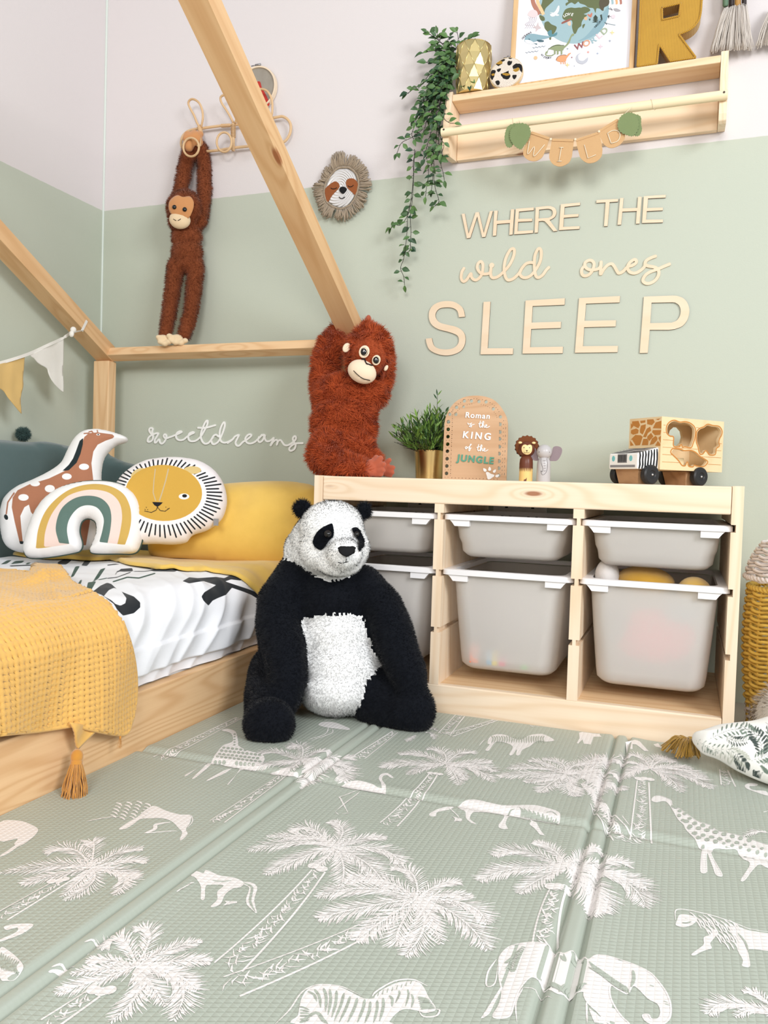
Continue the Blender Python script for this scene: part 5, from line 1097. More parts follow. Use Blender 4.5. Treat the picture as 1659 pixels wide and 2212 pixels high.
o = script('wooden_word', [K(s1, [(152,412),(120,470),(112,560),(145,608),(195,580),(255,490),(265,540),(300,580),(350,580),(410,520),(432,440),(435,350),(405,310),(365,340),(352,400),(380,460),(430,495),(520,490),(550,455),(558,400)]), K(s1, [(555,420),(550,490),(565,540),(600,555),(670,530),(760,450),(840,350),(895,230),(905,140),(880,118),(835,150),(780,260),(755,380),(760,490),(790,570),(830,588),(900,560),(980,480),(1020,410),(1080,345),(1150,325),(1205,335)]), K(s1, [(1000,440),(985,490),(1020,540),(1080,552),(1150,520),(1220,440),(1290,310),(1308,180),(1290,120),(1255,130),(1215,220),(1205,340),(1210,450),(1230,530),(1270,550),(1330,510),(1380,440),(1420,400)])], .0076, PLY, 'pale plywood script word wild above the large S and L', 'wooden word')
m = MB(); c_ = wp(K(s1, [(567,367)]))[0]; m.prism([c_ + np.array([math.cos(t), 0, math.sin(t)]) * .0070 + np.array([0, -.0003, 0]) for t in np.linspace(0, 6.283, 25)[:-1]], (0, .003, 0)); m.build('dot', PLY, o)
script('wooden_word', [K(s2_, [(160,370),(115,430),(120,500),(165,525),(230,500),(280,430),(300,350),(270,300),(215,295),(165,330),(170,390),(220,430),(290,435),(360,420),(395,380),(403,320)]), K(s2_, [(404,318),(400,400),(396,500),(440,430),(500,365),(560,345),(600,380),(640,450),(670,485),(730,460),(800,390),(870,370),(925,330),(925,290),(890,285),(830,330),(800,400),(830,465),(900,485),(970,460),(1050,390),(1070,310),(1130,265),(1215,232)]), K(s2_, [(1060,360),(1120,380),(1200,395),(1255,430),(1265,500),(1230,570),(1170,620),(1100,640),(1045,620),(1030,580),(1070,510),(1150,460),(1250,425),(1340,385),(1425,350)])], .0076, PLY, 'pale plywood script word ones above the large second E and P', 'wooden word')
s3, s4 = (300, 890, 8.295), (470, 890, 8.295)
script('script_sign', [K(s3, [(225,400),(185,340),(190,300),(225,285),(245,310),(235,360),(250,430),(240,500),(190,535),(155,520),(170,465),(220,420),(300,385),(345,385),(320,440),(285,500),(285,545),(310,545),(360,490),(375,540),(410,568),(450,540),(485,480),(490,420),(465,400),(445,430),(480,470),(560,450),(650,415),(720,385),(765,360),(740,345),(690,370),(665,420),(680,475),(730,505),(800,495),(870,440),(930,400),(985,375),(970,360),(910,385),(885,440),(900,500),(950,525),(1030,510),(1110,440),(1170,340),(1225,230),(1230,155),(1190,190),(1140,300),(1110,420),(1130,510),(1180,565),(1240,560),(1290,510),(1340,430),(1390,408),(1430,440)]), K(s3, [(1060,282),(1150,285),(1230,275),(1365,238)]), K(s3, [(1330,450),(1295,510),(1320,570),(1370,570),(1430,520),(1490,400),(1535,260),(1530,185),(1490,230),(1450,340),(1450,450),(1470,520),(1530,550),(1610,530),(1680,490)]), K(s4, [(180,555),(260,500),(310,440),(380,412),(350,480),(320,550),(345,600),(390,600),(450,540),(530,490),(600,430),(590,400),(540,415),(495,480),(520,540),(580,565),(660,540),(730,480),(790,420),(830,408),(850,430),(790,410)]), K(s4, [(740,450),(725,510),(760,540),(810,500),(840,430),(850,490),(890,525),(950,510),(1010,465),(945,605),(1000,530),(1050,500),(1075,520),(1060,590),(1090,520),(1130,505),(1160,540),(1200,590),(1260,595),(1340,550),(1400,490),(1400,440),(1370,440),(1350,480),(1370,540),(1400,600),(1370,670),(1310,695),(1285,660),(1320,610),(1400,565),(1525,558)])], .0060, flat('white_acrylic', (250, 249, 246), .4), 'white script wall sign reading sweetdreams above the lion cushion', 'sign')
# ---------------------------------------------------------------- wall shelf with rail
sh = thing('wall_shelf', (.533, -.05, 1.41), 'pale pine wall shelf with a hanging rail, above the wooden quote', 'shelf')
prof = [(-.0005,1.425),(-.02,1.421),(-.082,1.410),(-.092,1.414),(-.098,1.428),(-.099,1.452),(-.0975,1.50),(-.074,1.587),(-.0005,1.587)]
for x0, x1 in ((.1795, .1965), (.8655, .8825)):
    m = MB(); m.prism([(x0, y, z) for y, z in prof], (x1 - x0, 0, 0)); m.build('side_panel', wood('shelf_side', 'Z', (247,226,198), (232,200,160), seed=11), sh, bevel=.0018)
shx = wood('shelf_board', 'X', (244, 214, 178), (228, 188, 144), seed=14, ks=.8); shp = wood('shelf_back', 'X', (244, 220, 190), (228, 194, 154), seed=17.5, rings=22)
m = MB(); m.box((.197, -.080, 1.5575), (.865, -.0005, 1.5755)); m.build('board', shx, sh, bevel=.0018)
m = MB(); m.box((.197, -.0185, 1.4235), (.865, -.0005, 1.520)); m.build('back_rail', shp, sh, bevel=.0018)
m = MB(); m.tube([(.1785, -.108, 1.4655), (.1795, -.108, 1.4655), (.882, -.108, 1.4655), (.8832, -.108, 1.4655)], [.0095, .0112, .0112, .0095], 24); m.build('rod', wood('rod', 'X', (248, 232, 200), (236, 214, 172), seed=21, kth=0, rings=8), sh, smooth=40)
for x in (.188, .8745):
    m = MB(); m.lathe([(0, 0), (.0026, 0), (.0026, .0006), (0, .0006)], (x, -.1198, 1.4675), 14, ax=(0, 1, 0)); m.build('screw', flat('screw_dark', (70, 56, 48), .4), sh)
# felt flag garland
ga = thing('felt_garland', (.6, -.125, 1.42), 'tan felt flag garland spelling WILD with green felt leaves, hung on the shelf rail', 'garland')
gc = (1080, 230, 5.184); gy = -.124; felt = fabric('felt_tan', (208, 168, 122), 900, .0006, .3, 5); gfelt = fabric('felt_green', (128, 142, 98), 900, .0006, .3, 5); cordm = fabric('cord_cream', (238, 222, 194), 1500, .0004, .2, 6)
gp = lambda pts, y=gy: [on(a, b, 1, y) for a, b in cr(*gc, pts)]
def slab(pts3, th, name, mat, parent): 
    m = MB(); m.prism(pts3, (0, th, 0)); return m.build(name, mat, parent)
flags = [([(348,282),(555,352),(530,440)] + interp([(505,500),(470,570),(400,610),(320,600),(265,550),(262,490)], 4).tolist() + [(300,400)], [[(330,385),(310,535),(385,450),(380,560),(500,428)]]),
 ([(582,365),(830,372),(815,480)] + interp([(805,560),(770,630),(680,672),(600,650),(555,590),(552,530)], 4).tolist() + [(570,440)], [[(665,460),(710,460)], [(688,460),(660,615)], [(640,615),(690,612)]]),
 ([(850,372),(1110,285),(1135,400)] + interp([(1148,480),(1135,560),(1070,620),(980,632),(905,580),(880,510)], 4).tolist() + [(862,440)], [[(945,430),(985,580),(1075,540)]]),
 ([(1110,270),(1320,140),(1370,230)] + interp([(1400,300),(1395,360),(1340,430),(1250,465),(1180,440),(1145,390)], 4).tolist() + [(1120,330)], [[(1205,300),(1245,415)], [(1205,300),(1260,270),(1320,275),(1345,320),(1320,385),(1245,415)]])]
for i, (ol, st) in enumerate(flags):
    f_ = slab(gp(ol, gy - .0003 * i), .0018, 'flag', felt, ga); m = MB()
    for s_ in st: m.tube(gp(interp(s_, 4) if len(s_) > 3 else s_, gy - .0022), .0011, 6)
    m.build('stitched_letter', cordm, f_, smooth=True)
    a, b = gp(ol[:2], gy - .001); m = MB(); ribbon(m, [a + (b - a) * t + np.array([0, -.0008, -.002]) for t in np.linspace(0.02, .98, 6)], .006, (0, -1, 0), .002, False); m.build('folded_top', felt, f_)
for (bx_, by_) in ((568, 368), (842, 370), (1108, 282)):
    m = MB(); m.ball(gp([(bx_, by_)], gy - .002)[0], .0034, 14); m.build('bead', flat('bead_wood', (236, 214, 184), .5), ga, smooth=True)
m = MB(); m.tube(gp([(210,150),(240,190),(345,290),(568,368),(842,370),(1108,282),(1320,150),(1410,70),(1480,0)], gy - .0003), .0007, 5); m.build('string', cordm, ga)
for x in (.365, .705):
    z = 1.4655
    m = MB(); m.tube([(x + .001 * k, -.108 + .0122 * math.cos(t), z + .0122 * math.sin(t)) for k, t in enumerate(np.linspace(0, 6.283, 19)[:-1])], .0006, 5, closed=True); m.build('string', cordm, ga)
def jag(pts, n=34, d=.06):
    P = interp(pts, 8, True); c = P.mean(0); out = []
    for i, p in enumerate(P): out.append(c + (p - c) * (1 - (d if i % 3 == 0 else 0)))
    return [tuple(p) for p in out]
for pl, yy in (([(100,210),(200,190),(180,300),(140,440),(80,455),(50,380),(60,280)], -.127), ([(130,240),(220,182),(320,210),(345,290),(320,370),(270,440),(230,482),(160,440),(115,370),(108,300)], -.1305), ([(1500,90),(1575,110),(1582,200),(1590,260),(1560,325),(1500,320),(1480,200)], -.127), ([(1350,110),(1420,68),(1500,75),(1550,150),(1550,250),(1500,328),(1430,325),(1340,280),(1315,200)], -.1305)):
    slab(gp(jag(pl), yy), .0014, 'felt_leaf', gfelt, ga)
# ---------------------------------------------------------------- framed print
PF = np.array([.5, -.052, 1.5765]); FN = np.array([0, -math.cos(.1), math.sin(.1)])
fr = thing('picture_frame', tuple(PF), 'oak framed world print leaning on the wall shelf', 'picture frame')
fc_ = (1090, 0, 5.53)
FU = np.array([1., 0, 0]); FV = np.cross(FN, FU) * -1; FV = FV if FV[2] > 0 else -FV
def fp(pts, off=0.0): return [onp(a, b, PF + FN * off, FN) for a, b in pts]
xl = fp(cr(*fc_, [(84,600)]))[0][0]; xr = fp(cr(*fc_, [(1548,760)]))[0][0]; Wf = xr - xl; Hf = .425; fw = .0115
def fl_(u, v, off=0): return np.array([xl, 0, 0]) * [1, 0, 0] + np.array([0, PF[1], PF[2]]) + FU * u + FV * v + FN * off
m = MB()
for (u0, v0, u1, v1) in ((0, 0, fw, Hf), (Wf - fw, 0, Wf, Hf), (fw, 0, Wf - fw, fw), (fw, Hf - fw, Wf - fw, Hf)):
    m.hexa([fl_(u0, v0, -.012), fl_(u1, v0, -.012), fl_(u1, v1, -.012), fl_(u0, v1, -.012), fl_(u0, v0, .010), fl_(u1, v0, .010), fl_(u1, v1, .010), fl_(u0, v1, .010)])
m.build('frame', wood('oak_frame', 'Z', (226, 190, 142), (200, 158, 108), seed=31, kth=0), fr, bevel=.001)
m = MB(); m.hexa([fl_(fw, fw, -.010), fl_(Wf - fw, fw, -.010), fl_(Wf - fw, Hf - fw, -.010), fl_(fw, Hf - fw, -.010), fl_(fw, fw, .0), fl_(Wf - fw, fw, .0), fl_(Wf - fw, Hf - fw, .0), fl_(fw, Hf - fw, .0)])
pr = m.build('print', flat('print_paper', (240, 239, 246), .5, .3), fr)
art = MB(); AM = []; AC = {}; kk_ = [0]
def am(c):
    if c not in AC: AC[c] = len(AM); AM.append(flat('print_ink_%d' % len(AM), c, .6, .2))
    return AC[c]
def ap(pts, c, smooth=True):
    kk_[0] += 1; o = .0003 + kk_[0] * .000012; P = interp(pts, 4, True) if smooth and len(pts) > 3 else pts; P3 = [Vector(p) for p in fp(cr(*fc_, P), o)]
    tri = geometry.tessellate_polygon([P3]); art.add(P3, [tuple(t) for t in tri], am(c))
def al(pts, c, w=.0012):
    kk_[0] += 1; o = .0003 + kk_[0] * .000012; P = np.array(fp(cr(*fc_, interp(pts, 4) if len(pts) > 2 else pts), o)); T = np.gradient(P, axis=0); T /= np.linalg.norm(T, axis=1)[:, None] + 1e-9; N = np.cross(FN, T); n = len(P)
    art.add(list(P + N * w / 2) + list(P - N * w / 2), [(i, i + 1, n + i + 1, n + i) for i in range(n - 1)], am(c))
sea, sea2, lnd, lnd2 = (158, 184, 190), (140, 170, 180), (104, 112, 80), (92, 84, 70)
gE = ell(828, 90, 418, 432, 60); ap(gE, sea, False)
ap([(1245,70),(1225,230),(1140,370),(1000,460),(880,490),(960,440),(1060,330),(1110,250),(1180,150)], sea2)
ap([(470,-150),(540,-100),(560,-20),(590,0),(530,60),(490,100),(470,150),(440,170),(425,160),(420,110),(440,50),(450,10)], lnd); ap([(415,180),(470,200),(480,240),(450,250),(425,230)], lnd)
ap([(480,270),(520,255),(560,290),(615,315),(620,345),(590,400),(560,420),(555,470),(535,470),(525,400),(480,340),(475,300)], lnd)
ap([(700,160),(730,110),(790,90),(840,95),(900,90),(930,110),(950,170),(985,180),(940,230),(920,270),(915,310),(880,340),(850,400),(825,395),(805,320),(810,270),(790,240),(720,240),(690,210)], lnd)
ap([(905,100),(960,80),(1010,100),(1020,130),(950,165),(930,140)], lnd); ap([(720,-100),(800,-120),(1000,-140),(1200,-100),(1250,0),(1240,60),(1190,90),(1180,130),(1150,110),(1100,100),(1085,155),(1060,100),(1000,90),(960,60),(900,40),(880,20),(840,50),(800,30),(760,50),(735,70),(730,40),(760,20),(740,-20)], lnd)
ap([(1180,-60),(1245,0),(1240,60),(1190,90),(1175,130),(1140,100),(1130,20)], lnd2); ap([(930,300),(960,285),(955,310),(935,340)], lnd)
ap([(545,170),(600,140),(640,70),(655,80),(645,140),(600,190),(560,195)], (240,236,232)); ap([(540,150),(590,155),(620,190),(650,175)], (240,236,232)); 
ap([(990,180),(1000,165),(1020,175),(1040,150),(1048,170),(1030,210)], (196,124,104)); ap([(950,210),(985,200),(985,235),(960,240)], (216,176,140)); ap([(1005,228),(1015,222),(1028,225),(1018,250)], (90,100,96))
ap([(690,262),(790,220),(795,238),(690,285)], (150,96,84)); ap([(750,270),(785,255),(790,300),(765,305)], (232,192,170))
for k in range(4): ap([(1085,175+24*k),(1055-k*4,215+18*k),(1118+k*3,213+18*k)], (64,74,66), False)
ap([(1155,330-90),(1170,230),(1160,170),(1140,180)], (64,74,66), False)
for dx, c in ((0, (178,124,106)), (55, (236,196,150))):
    al([(330+dx,-40),(345+dx,40),(380+dx,110),(410+dx,175)], c, .0105 if dx == 0 else .008)
for dx, c in ((1288, (158,184,190)), (1338, (226,172,126)), (1388, (178,124,112))): al([(dx-16,-40),(dx,10),(dx+2,50)], c, .0052)
ap([(275,180),(300,130),(345,115),(385,135),(395,185),(340,210)], (226,208,208)); 
for k in range(5): al([(290+22*k,205),(300+18*k,250),(245+24*k,290),(270+22*k,310),(240+26*k,340)], (168,150,156), .0009)
ap([(400,262),(408,305),(440,335),(405,345),(370,382),(375,340),(335,322),(380,310)], (206,190,190), False)
ap([(240,470),(260,425),(330,402),(440,420),(545,432),(560,440),(500,460),(430,475),(350,500),(250,500)], sea2); ap([(242,480),(300,480),(360,510),(440,515),(360,528),(270,515)], (236,240,242)); ap([(515,380),(560,360),(570,410),(625,385),(620,420),(560,440),(525,420)], (96,140,150))
ap([(385,475),(460,480),(465,498),(410,500)], (78,104,114)); ap([(340,515),(390,520),(385,535)], (78,104,114)); al([(285,465),(305,472)], (50,60,66), .0015)
for x0, y0 in ((335, 570), (250, 628)): al([(x0+19*k, y0-(2.6*k)+(7 if k%2 else -5)) for k in range(9)], (108,124,132), .0011)
ap([(500,620),(560,555),(640,530),(715,545),(755,500),(800,410),(830,405),(825,425),(800,440),(770,520),(710,580),(700,600),(640,610),(590,600),(530,590),(510,640)], (146,156,120)); 
for xx in (600, 635, 680): ap([(xx-12,590),(xx+12,590),(xx+10,645),(xx-10,655)], (146,156,120), False)
al([(500,615),(490,650),(520,665),(575,660),(580,645)], (146,156,120), .0028); al([(520,585),(600,545),(710,540)], (40,44,40), .0012)
ap([(615,720),(630,680),(680,655),(740,660),(760,640),(795,630),(770,660),(740,700),(730,730),(670,740)], (222,160,118)); al([(615,720),(640,675),(700,655),(740,660)], (90,80,74), .0012)
for xx in (672, 700, 722): al([(xx,725),(xx+2,765)], (222,160,118), .0025)
ap([(915,632),(880,660),(890,715),(940,725),(995,685),(985,735),(930,765),(870,745),(850,700),(865,655)], (190,192,200)); 
def star(x, y, r, c): ap([(x, y-r), (x+r*.22, y-r*.22), (x+r, y), (x+r*.22, y+r*.22), (x, y+r), (x-r*.22, y+r*.22), (x-r, y), (x-r*.22, y-r*.22)], c, False)
for x, y, r, c in ((1285,388,34,(236,214,158)),(1147,553,34,(222,200,208)),(750,775,34,(234,208,150)),(1257,488,20,(158,164,176)),(998,622,20,(226,150,136)),(1110,638,18,(168,178,196)),(752,582,16,(150,160,170)),(803,685,14,(150,84,84)),(832,788,9,(120,130,144))): star(x, y, r, c)
ap(ell(370, 690, 23, 23, 16), (222,190,150), False)
al([(1240,100),(1290,120),(1260,90)], (90,84,84), .001); ap([(1300,105),(1340,100),(1388,128),(1330,135)], (170,166,170)); ap(ell(1298, 197, 27, 24, 12), (222,208,214), False); ap([(1230,190),(1255,175),(1245,225)], (66,70,72)); al([(1240,195),(1275,195)], (110,100,100), .001); ap([(1190,262),(1215,270),(1225,300)], (66,70,72)); al([(1200,270),(1250,285),(1325,300)], (140,156,160), .0014)
art.build('printed_artwork', AM, pr)
def text3(s, size, P0, U, V, N, mat, parent, depth=.0002, name='lettering', align='CENTER', bold=0.0, space=1.0):
    cu = bpy.data.curves.new('t', 'FONT'); cu.body = s; cu.size = size; cu.align_x = align; cu.align_y = 'CENTER'; cu.extrude = depth / 2; cu.offset = bold; cu.space_character = space
    o = bpy.data.objects.new('t', cu); COL.objects.link(o); dg = bpy.context.evaluated_depsgraph_get(); me = bpy.data.meshes.new_from_object(o.evaluated_get(dg)); bpy.data.objects.remove(o)
    U, V, N = Vector(U).normalized(), Vector(V).normalized(), Vector(N).normalized(); P0 = Vector(P0)
    me.transform(Matrix(((U[0], V[0], N[0], P0[0]), (U[1], V[1], N[1], P0[1]), (U[2], V[2], N[2], P0[2]), (0, 0, 0, 1)))); me.materials.clear(); me.materials.append(mat); me.name = name
    return link(name, me, parent)
def arctext(s, a, b, c_, size, cols, bold=.0):
    """letters along the curve through three traced points of the print"""
    path = np.array(fp(cr(*fc_, interp([a, b, c_], 12)), .0009)); n = len(s)
    for i, ch in enumerate(s):
        t = (i + .5) / n * (len(path) - 1); k = min(int(t), len(path) - 2); p = path[k] + (path[k + 1] - path[k]) * (t - k); U = path[min(k + 2, len(path) - 1)] - path[max(k - 1, 0)]; V = np.cross(FN, U)
        text3(ch, size, p, U, V, FN, flat('ink_letter', cols[i % len(cols)], .6), pr, bold=bold)
arctext('WORLD', (850,570), (1060,480), (1225,345), .023, [(150,92,92),(216,162,132),(158,184,190),(222,200,206),(164,176,150)], .0006)
arctext('OCEANS', (212,462), (255,420), (325,382), .0072, [(50,50,54)], .0001); arctext('HISTORY', (438,650), (490,690), (560,690), .0072, [(50,50,54)], .0001); arctext('NATURE', (1080,325), (1120,285), (1165,228), .0072, [(70,84,84)], .0001); arctext('LOVE', (700,200), (755,172), (825,178), .0105, [(245,245,240)], .0002)
# ---------------------------------------------------------------- padded corduroy letter
kR = NT('mustard_corduroy'); kR.b.inputs['Roughness'].default_value = .9; kR.b.inputs['Sheen Weight'].default_value = .4; sx_ = kR.n('ShaderNodeSeparateXYZ', i_0=kR.obj()); wv_ = kR.math('ABSOLUTE', kR.math('SINE', kR.math('MULTIPLY', sx_.outputs[0], 900.0))); kR.set(kR.b.inputs['Base Color'], kR.mix(kR.noise(kR.obj(), 25, 3), C4((206, 158, 52)), C4((190, 142, 42)))); kR.bump(wv_, .0016, .8)
rc = (1360, 0, 5.548); ry = -.070; Rp = lambda p, y=ry: [on(a, b, 1, y) for a, b in cr(*rc, p)]
rout = [(92,797),(112,500),(133,0),(142,-230),(145,-420),(500,-450)] + interp([(640,-440),(760,-390),(840,-280),(868,-120),(862,60),(845,200),(800,290),(720,360),(590,415)], 4).tolist() + [(795,692),(490,737),(355,530),(328,764)]
rout[0] = (92, 800); hole_ = [(388,92),(612,38),(592,192),(392,238)]; hol2 = [(400,-230),(560,-250),(600,-130),(570,-60),(396,-20)]
hole_ = [(388,92),(612,38),(592,192),(392,238)]
RP = Rp(rout); zmin = min(p[2] for p in RP); RP = [np.array([p[0], p[1], max(p[2], 1.5765)]) for p in RP]
m = MB(); m.prism(RP, (0, .038, 0), [Rp(hole_)]); let = m.build('padded_letter', kR.m, None, (.74, -.05, 1.5765), bevel=.003, bseg=3); tag(let, 'mustard corduroy padded letter R standing on the wall shelf', 'letter')
rope = fabric('rope_mustard', (196, 150, 56), 900, .0008, .3, 12)
def twisted(m, pts, r, closed=True, pitch=.008, step=.0022):
    P = np.array(pts); P = np.vstack([P, P[:1]]) if closed else P; L = np.concatenate([[0], np.cumsum(np.linalg.norm(np.diff(P, axis=0), axis=1))]); t = np.arange(0, L[-1], step); Q = np.stack([np.interp(t, L, P[:, i]) for i in range(3)], 1); T = np.gradient(Q, axis=0); T /= np.linalg.norm(T, axis=1)[:, None] + 1e-9
    A = np.cross(T, [0.13, 1.0, .07]); A /= np.linalg.norm(A, axis=1)[:, None] + 1e-9; B = np.cross(T, A)
    for ph in (0, math.pi): m.tube(Q + (A * np.cos(t / pitch * 6.283 + ph)[:, None] + B * np.sin(t / pitch * 6.283 + ph)[:, None]) * r * .5, r * .62, 6)
m = MB(); twisted(m, [p + np.array([0, -.001, 0]) for p in RP], .0026); m.build('rope_edge', rope, let, smooth=True)
m = MB(); twisted(m, Rp(hole_, ry - .001), .0026); m.build('rope_edge', rope, let, smooth=True)
# ---------------------------------------------------------------- macrame hanging
ma = thing('macrame_hanging', (.9, -.02, 1.62), 'cream fringed macrame hanging with wooden beads in the top right corner', 'wall hanging')
creamc = fabric('macrame_cotton', (222, 212, 202), 1200, .0008, .3, 14); mc_ = (1360, 0, 5.548)
rr_ = random.Random(4)
def fringe(top0, top1, bot, n, name):
    m = MB(); 
    for i in range(n):
        t = rr_.random(); a = (top0[0] + (top1[0] - top0[0]) * t, top0[1] + (top1[1] - top0[1]) * t + rr_.uniform(0, 30)); s = np.interp(t, [0, .25, .5, .75, 1], [0, .2, .5, .78, 1]); bx = bot[0][0] + (bot[1][0] - bot[0][0]) * s + rr_.uniform(-20, 20); by = np.interp(s, [0, .2, .5, .8, 1], [bot[0][1], bot[0][1] - 40, bot[0][1] - 50, bot[0][1] - 60, bot[1][1]]) + rr_.uniform(-30, 25)
        y = -.014 - rr_.random() * .028; P = []
        for j in range(7):
            u = j / 6; P.append(on(*cr(*mc_, [(a[0] + (bx - a[0]) * u ** .8 + rr_.uniform(-9, 9) * u, a[1] + (by - a[1]) * u)])[0], 1, y - .004 * math.sin(u * 3)))
        m.tube(P, .0011, 5)
    return m.build(name, creamc, ma, smooth=True)
fringe((1130,90),(1400,30),((965,640),(1470,590)), 190, 'fringe'); fringe((1700,60),(1900,60),((1520,570),(1900,560)), 110, 'fringe')
grn_ = flat('painted_green', (96, 122, 98), .6); dk_ = flat('dark_bead', (44, 34, 32), .5); tb_ = flat('tan_bead', (176, 132, 72), .5)
for x, c, w in ((1150, grn_, 30), (1222, dk_, 26), (1295, tb_, 32), (1372, dk_, 24)):
    m = MB(); p0, p1 = on(*cr(*mc_, [(x, 80)])[0], 1, -.034), on(*cr(*mc_, [(x + 6, -260)])[0], 1, -.034); m.tube([p0, p0 + (p1 - p0) * .05, p1], [w / 5.548 * .00125 * .6, w / 5.548 * .00125, w / 5.548 * .00125], 16); m.build('bead', c, ma, smooth=40)
# ---------------------------------------------------------------- gold pot with trailing plant
gold = NT('gold_glaze'); gold.b.inputs['Base Color'].default_value = C4((226, 206, 146)); gold.b.inputs['Metallic'].default_value = .9; gold.b.inputs['Roughness'].default_value = .33; gold = gold.m
tp_ = thing('trailing_plant', (.25, -.045, 1.5765), 'gold diamond patterned pot with a trailing leafy plant on the wall shelf', 'potted plant')
pc = np.array([.2455, -.0525, 1.5765])
m = MB(); segs = 10; rows = 4; H = .128; vs = []; fs = []
def prad(h): return .0435 + .0055 * min(1, h / .10) - (.002 if h > .12 else 0)
for r_ in range(rows + 1):
    for k in range(segs):
        a = 2 * math.pi * (k + .5 * (r_ % 2)) / segs; h = H * r_ / rows; rad = prad(h) * 1.0; vs.append(pc + [rad * math.cos(a), rad * math.sin(a), h])
for r_ in range(rows):
    for k in range(segs):
        off = r_ % 2; A = r_ * segs + k; A2 = r_ * segs + (k + 1) % segs; B = (r_ + 1) * segs + (k + off) % segs; B2 = (r_ + 1) * segs + (k + 1 + off) % segs; B0 = (r_ + 1) * segs + (k - 1 + off) % segs
        fs += [(A, A2, B)] if off == 0 else [(A, A2, B)]
        fs += [(A, B, B0)]
m.add(vs, fs); m.lathe([(0, .0005), (.0435, 0)], pc, 30); m.lathe([(.0465, H), (.044, H), (.042, H - .02), (0, H - .02)], pc, 30)
pot = m.build('pot', gold, tp_, bevel=.0016, bseg=2)
m = MB()
for r_ in range(rows):
    for k in range(segs):
        A = Vector(vs[r_ * segs + k]); off = r_ % 2
        for kk2 in ((k + off) % segs, (k - 1 + off) % segs):
            B = Vector(vs[(r_ + 1) * segs + kk2]); m.tube([A, B], .0009, 5)
m.build('ridge_pattern', gold, pot, smooth=True)
kl = NT('leaf_green'); kl.b.inputs['Roughness'].default_value = .45; rn = kl.n('ShaderNodeAttribute', attribute_name='rnd').outputs['Fac']; kl.set(kl.b.inputs['Base Color'], kl.mix(rn, C4((34, 68, 46)), C4((92, 128, 66)))); leafm = kl.m
stemm = flat('stem_dark', (46, 44, 38), .7)
def leaves_obj(name, L, mat, parent, fold=.25):
    """L: (base, direction, up, length, width); each leaf a folded, arched blade"""
    V = []; F = []; Rn = []; rr = random.Random(len(L))
    sh_ = [(0, 0), (.18, .55), (.4, 1), (.65, .82), (.85, .4), (1, 0)]
    for b, d, u, ln, w in L:
        b, d = Vector(b), Vector(d).normalized(); s = d.cross(Vector(u)); s = s.normalized() if s.length > 1e-5 else d.orthogonal().normalized(); n = s.cross(d); o = len(V); rv = rr.random()
        for t, k in sh_:
            c = b + d * ln * t - n * ln * .16 * t * t
            V += [c + s * w * .5 * k + n * w * fold * k, c, c - s * w * .5 * k + n * w * fold * k]; Rn += [rv] * 3
        for i in range(len(sh_) - 1):
            q0 = o + 3 * i; F += [(q0, q0 + 1, q0 + 4, q0 + 3), (q0 + 1, q0 + 2, q0 + 5, q0 + 4)]
    me = bpy.data.meshes.new(name); me.from_pydata([tuple(v) for v in V], [], F); me.materials.append(mat); set_attr(me, 'rnd', Rn); me.polygons.foreach_set('use_smooth', [True] * len(F)); me.update(); return link(name, me, parent)
rv = random.Random(12); LV = []; ST = MB()
c1_ = (830, 60, 6.636); c2_ = (830, 330, 7.629)
def vine(pts, c, y0, y1, dens=1.0, ls=.0215, jit=1.0):
    P = interp(cr(*c, pts), 8); n = len(P); Q = np.array([on(a, b, 1, y0 + (y1 - y0) * i / (n - 1) + rv.uniform(-.001, .001)) for i, (a, b) in enumerate(P)]); ST.tube(Q, .0008, 5)
    L = np.linalg.norm(np.diff(Q, axis=0), axis=1).sum(); k = int(L / .0125 * dens)
    for i in range(k):
        t = (i + rv.random()) / k * (n - 1); j = min(int(t), n - 2); p = Q[j] + (Q[j + 1] - Q[j]) * (t - j); T = Q[j + 1] - Q[j]; T = T / (np.linalg.norm(T) + 1e-9); s = 1 if i % 2 else -1
        d = T * rv.uniform(-.1, .7) + np.array([s * rv.uniform(.5, 1.1), rv.uniform(-.7, .3), rv.uniform(-.4, .35)]) * jit
        l = ls * rv.uniform(.75, 1.25); b = p + d / np.linalg.norm(d) * .004; ST.tube([p, b], .0006, 4, caps=False); LV.append((b, d, (rv.uniform(-.4, .4), -1, rv.uniform(-.2, .8)), l, l * rv.uniform(.5, .66)))
    d = Q[-1] - Q[-2]; LV.append((Q[-1], d, (0, -1, .3), ls, ls * .5))
top = (1000, 330)
for pts in ([top,(860,500),(800,800),(700,1000),(620,1300),(560,1500)], [top,(900,600),(850,900),(760,1100),(700,1400),(640,1600),(600,1750)], [top,(880,420),(820,700),(760,900),(640,1100),(520,1250),(400,1500),(420,1600)], [top,(900,500),(860,800),(800,1100),(760,1400),(740,1650),(700,1850)], [top,(870,560),(760,760),(640,850),(560,1000),(480,1200),(440,1350)], [top,(920,700),(880,1000),(800,1300),(780,1600),(800,1850)],
            [top,(850,350),(780,420),(700,500),(560,490)], [top,(800,600),(640,680),(560,800),(430,870),(330,950)], [top,(880,280),(800,200),(740,150),(620,70)], [top,(950,250),(900,200),(940,130)], [top,(1050,250),(1060,150),(1045,60)], [top,(1100,250),(1180,180),(1260,140)], [top,(820,330),(700,330),(560,360)], [top,(860,240),(780,180),(760,90)], [top,(820,300),(760,240),(830,100)],
            [top,(960,480),(870,640),(820,800),(840,950)], [top,(840,450),(780,560),(740,680),(700,850),(560,1060)]): vine(pts, c1_, -.055, -.085 if pts[-1][1] > 1000 else -.06, 1.35)
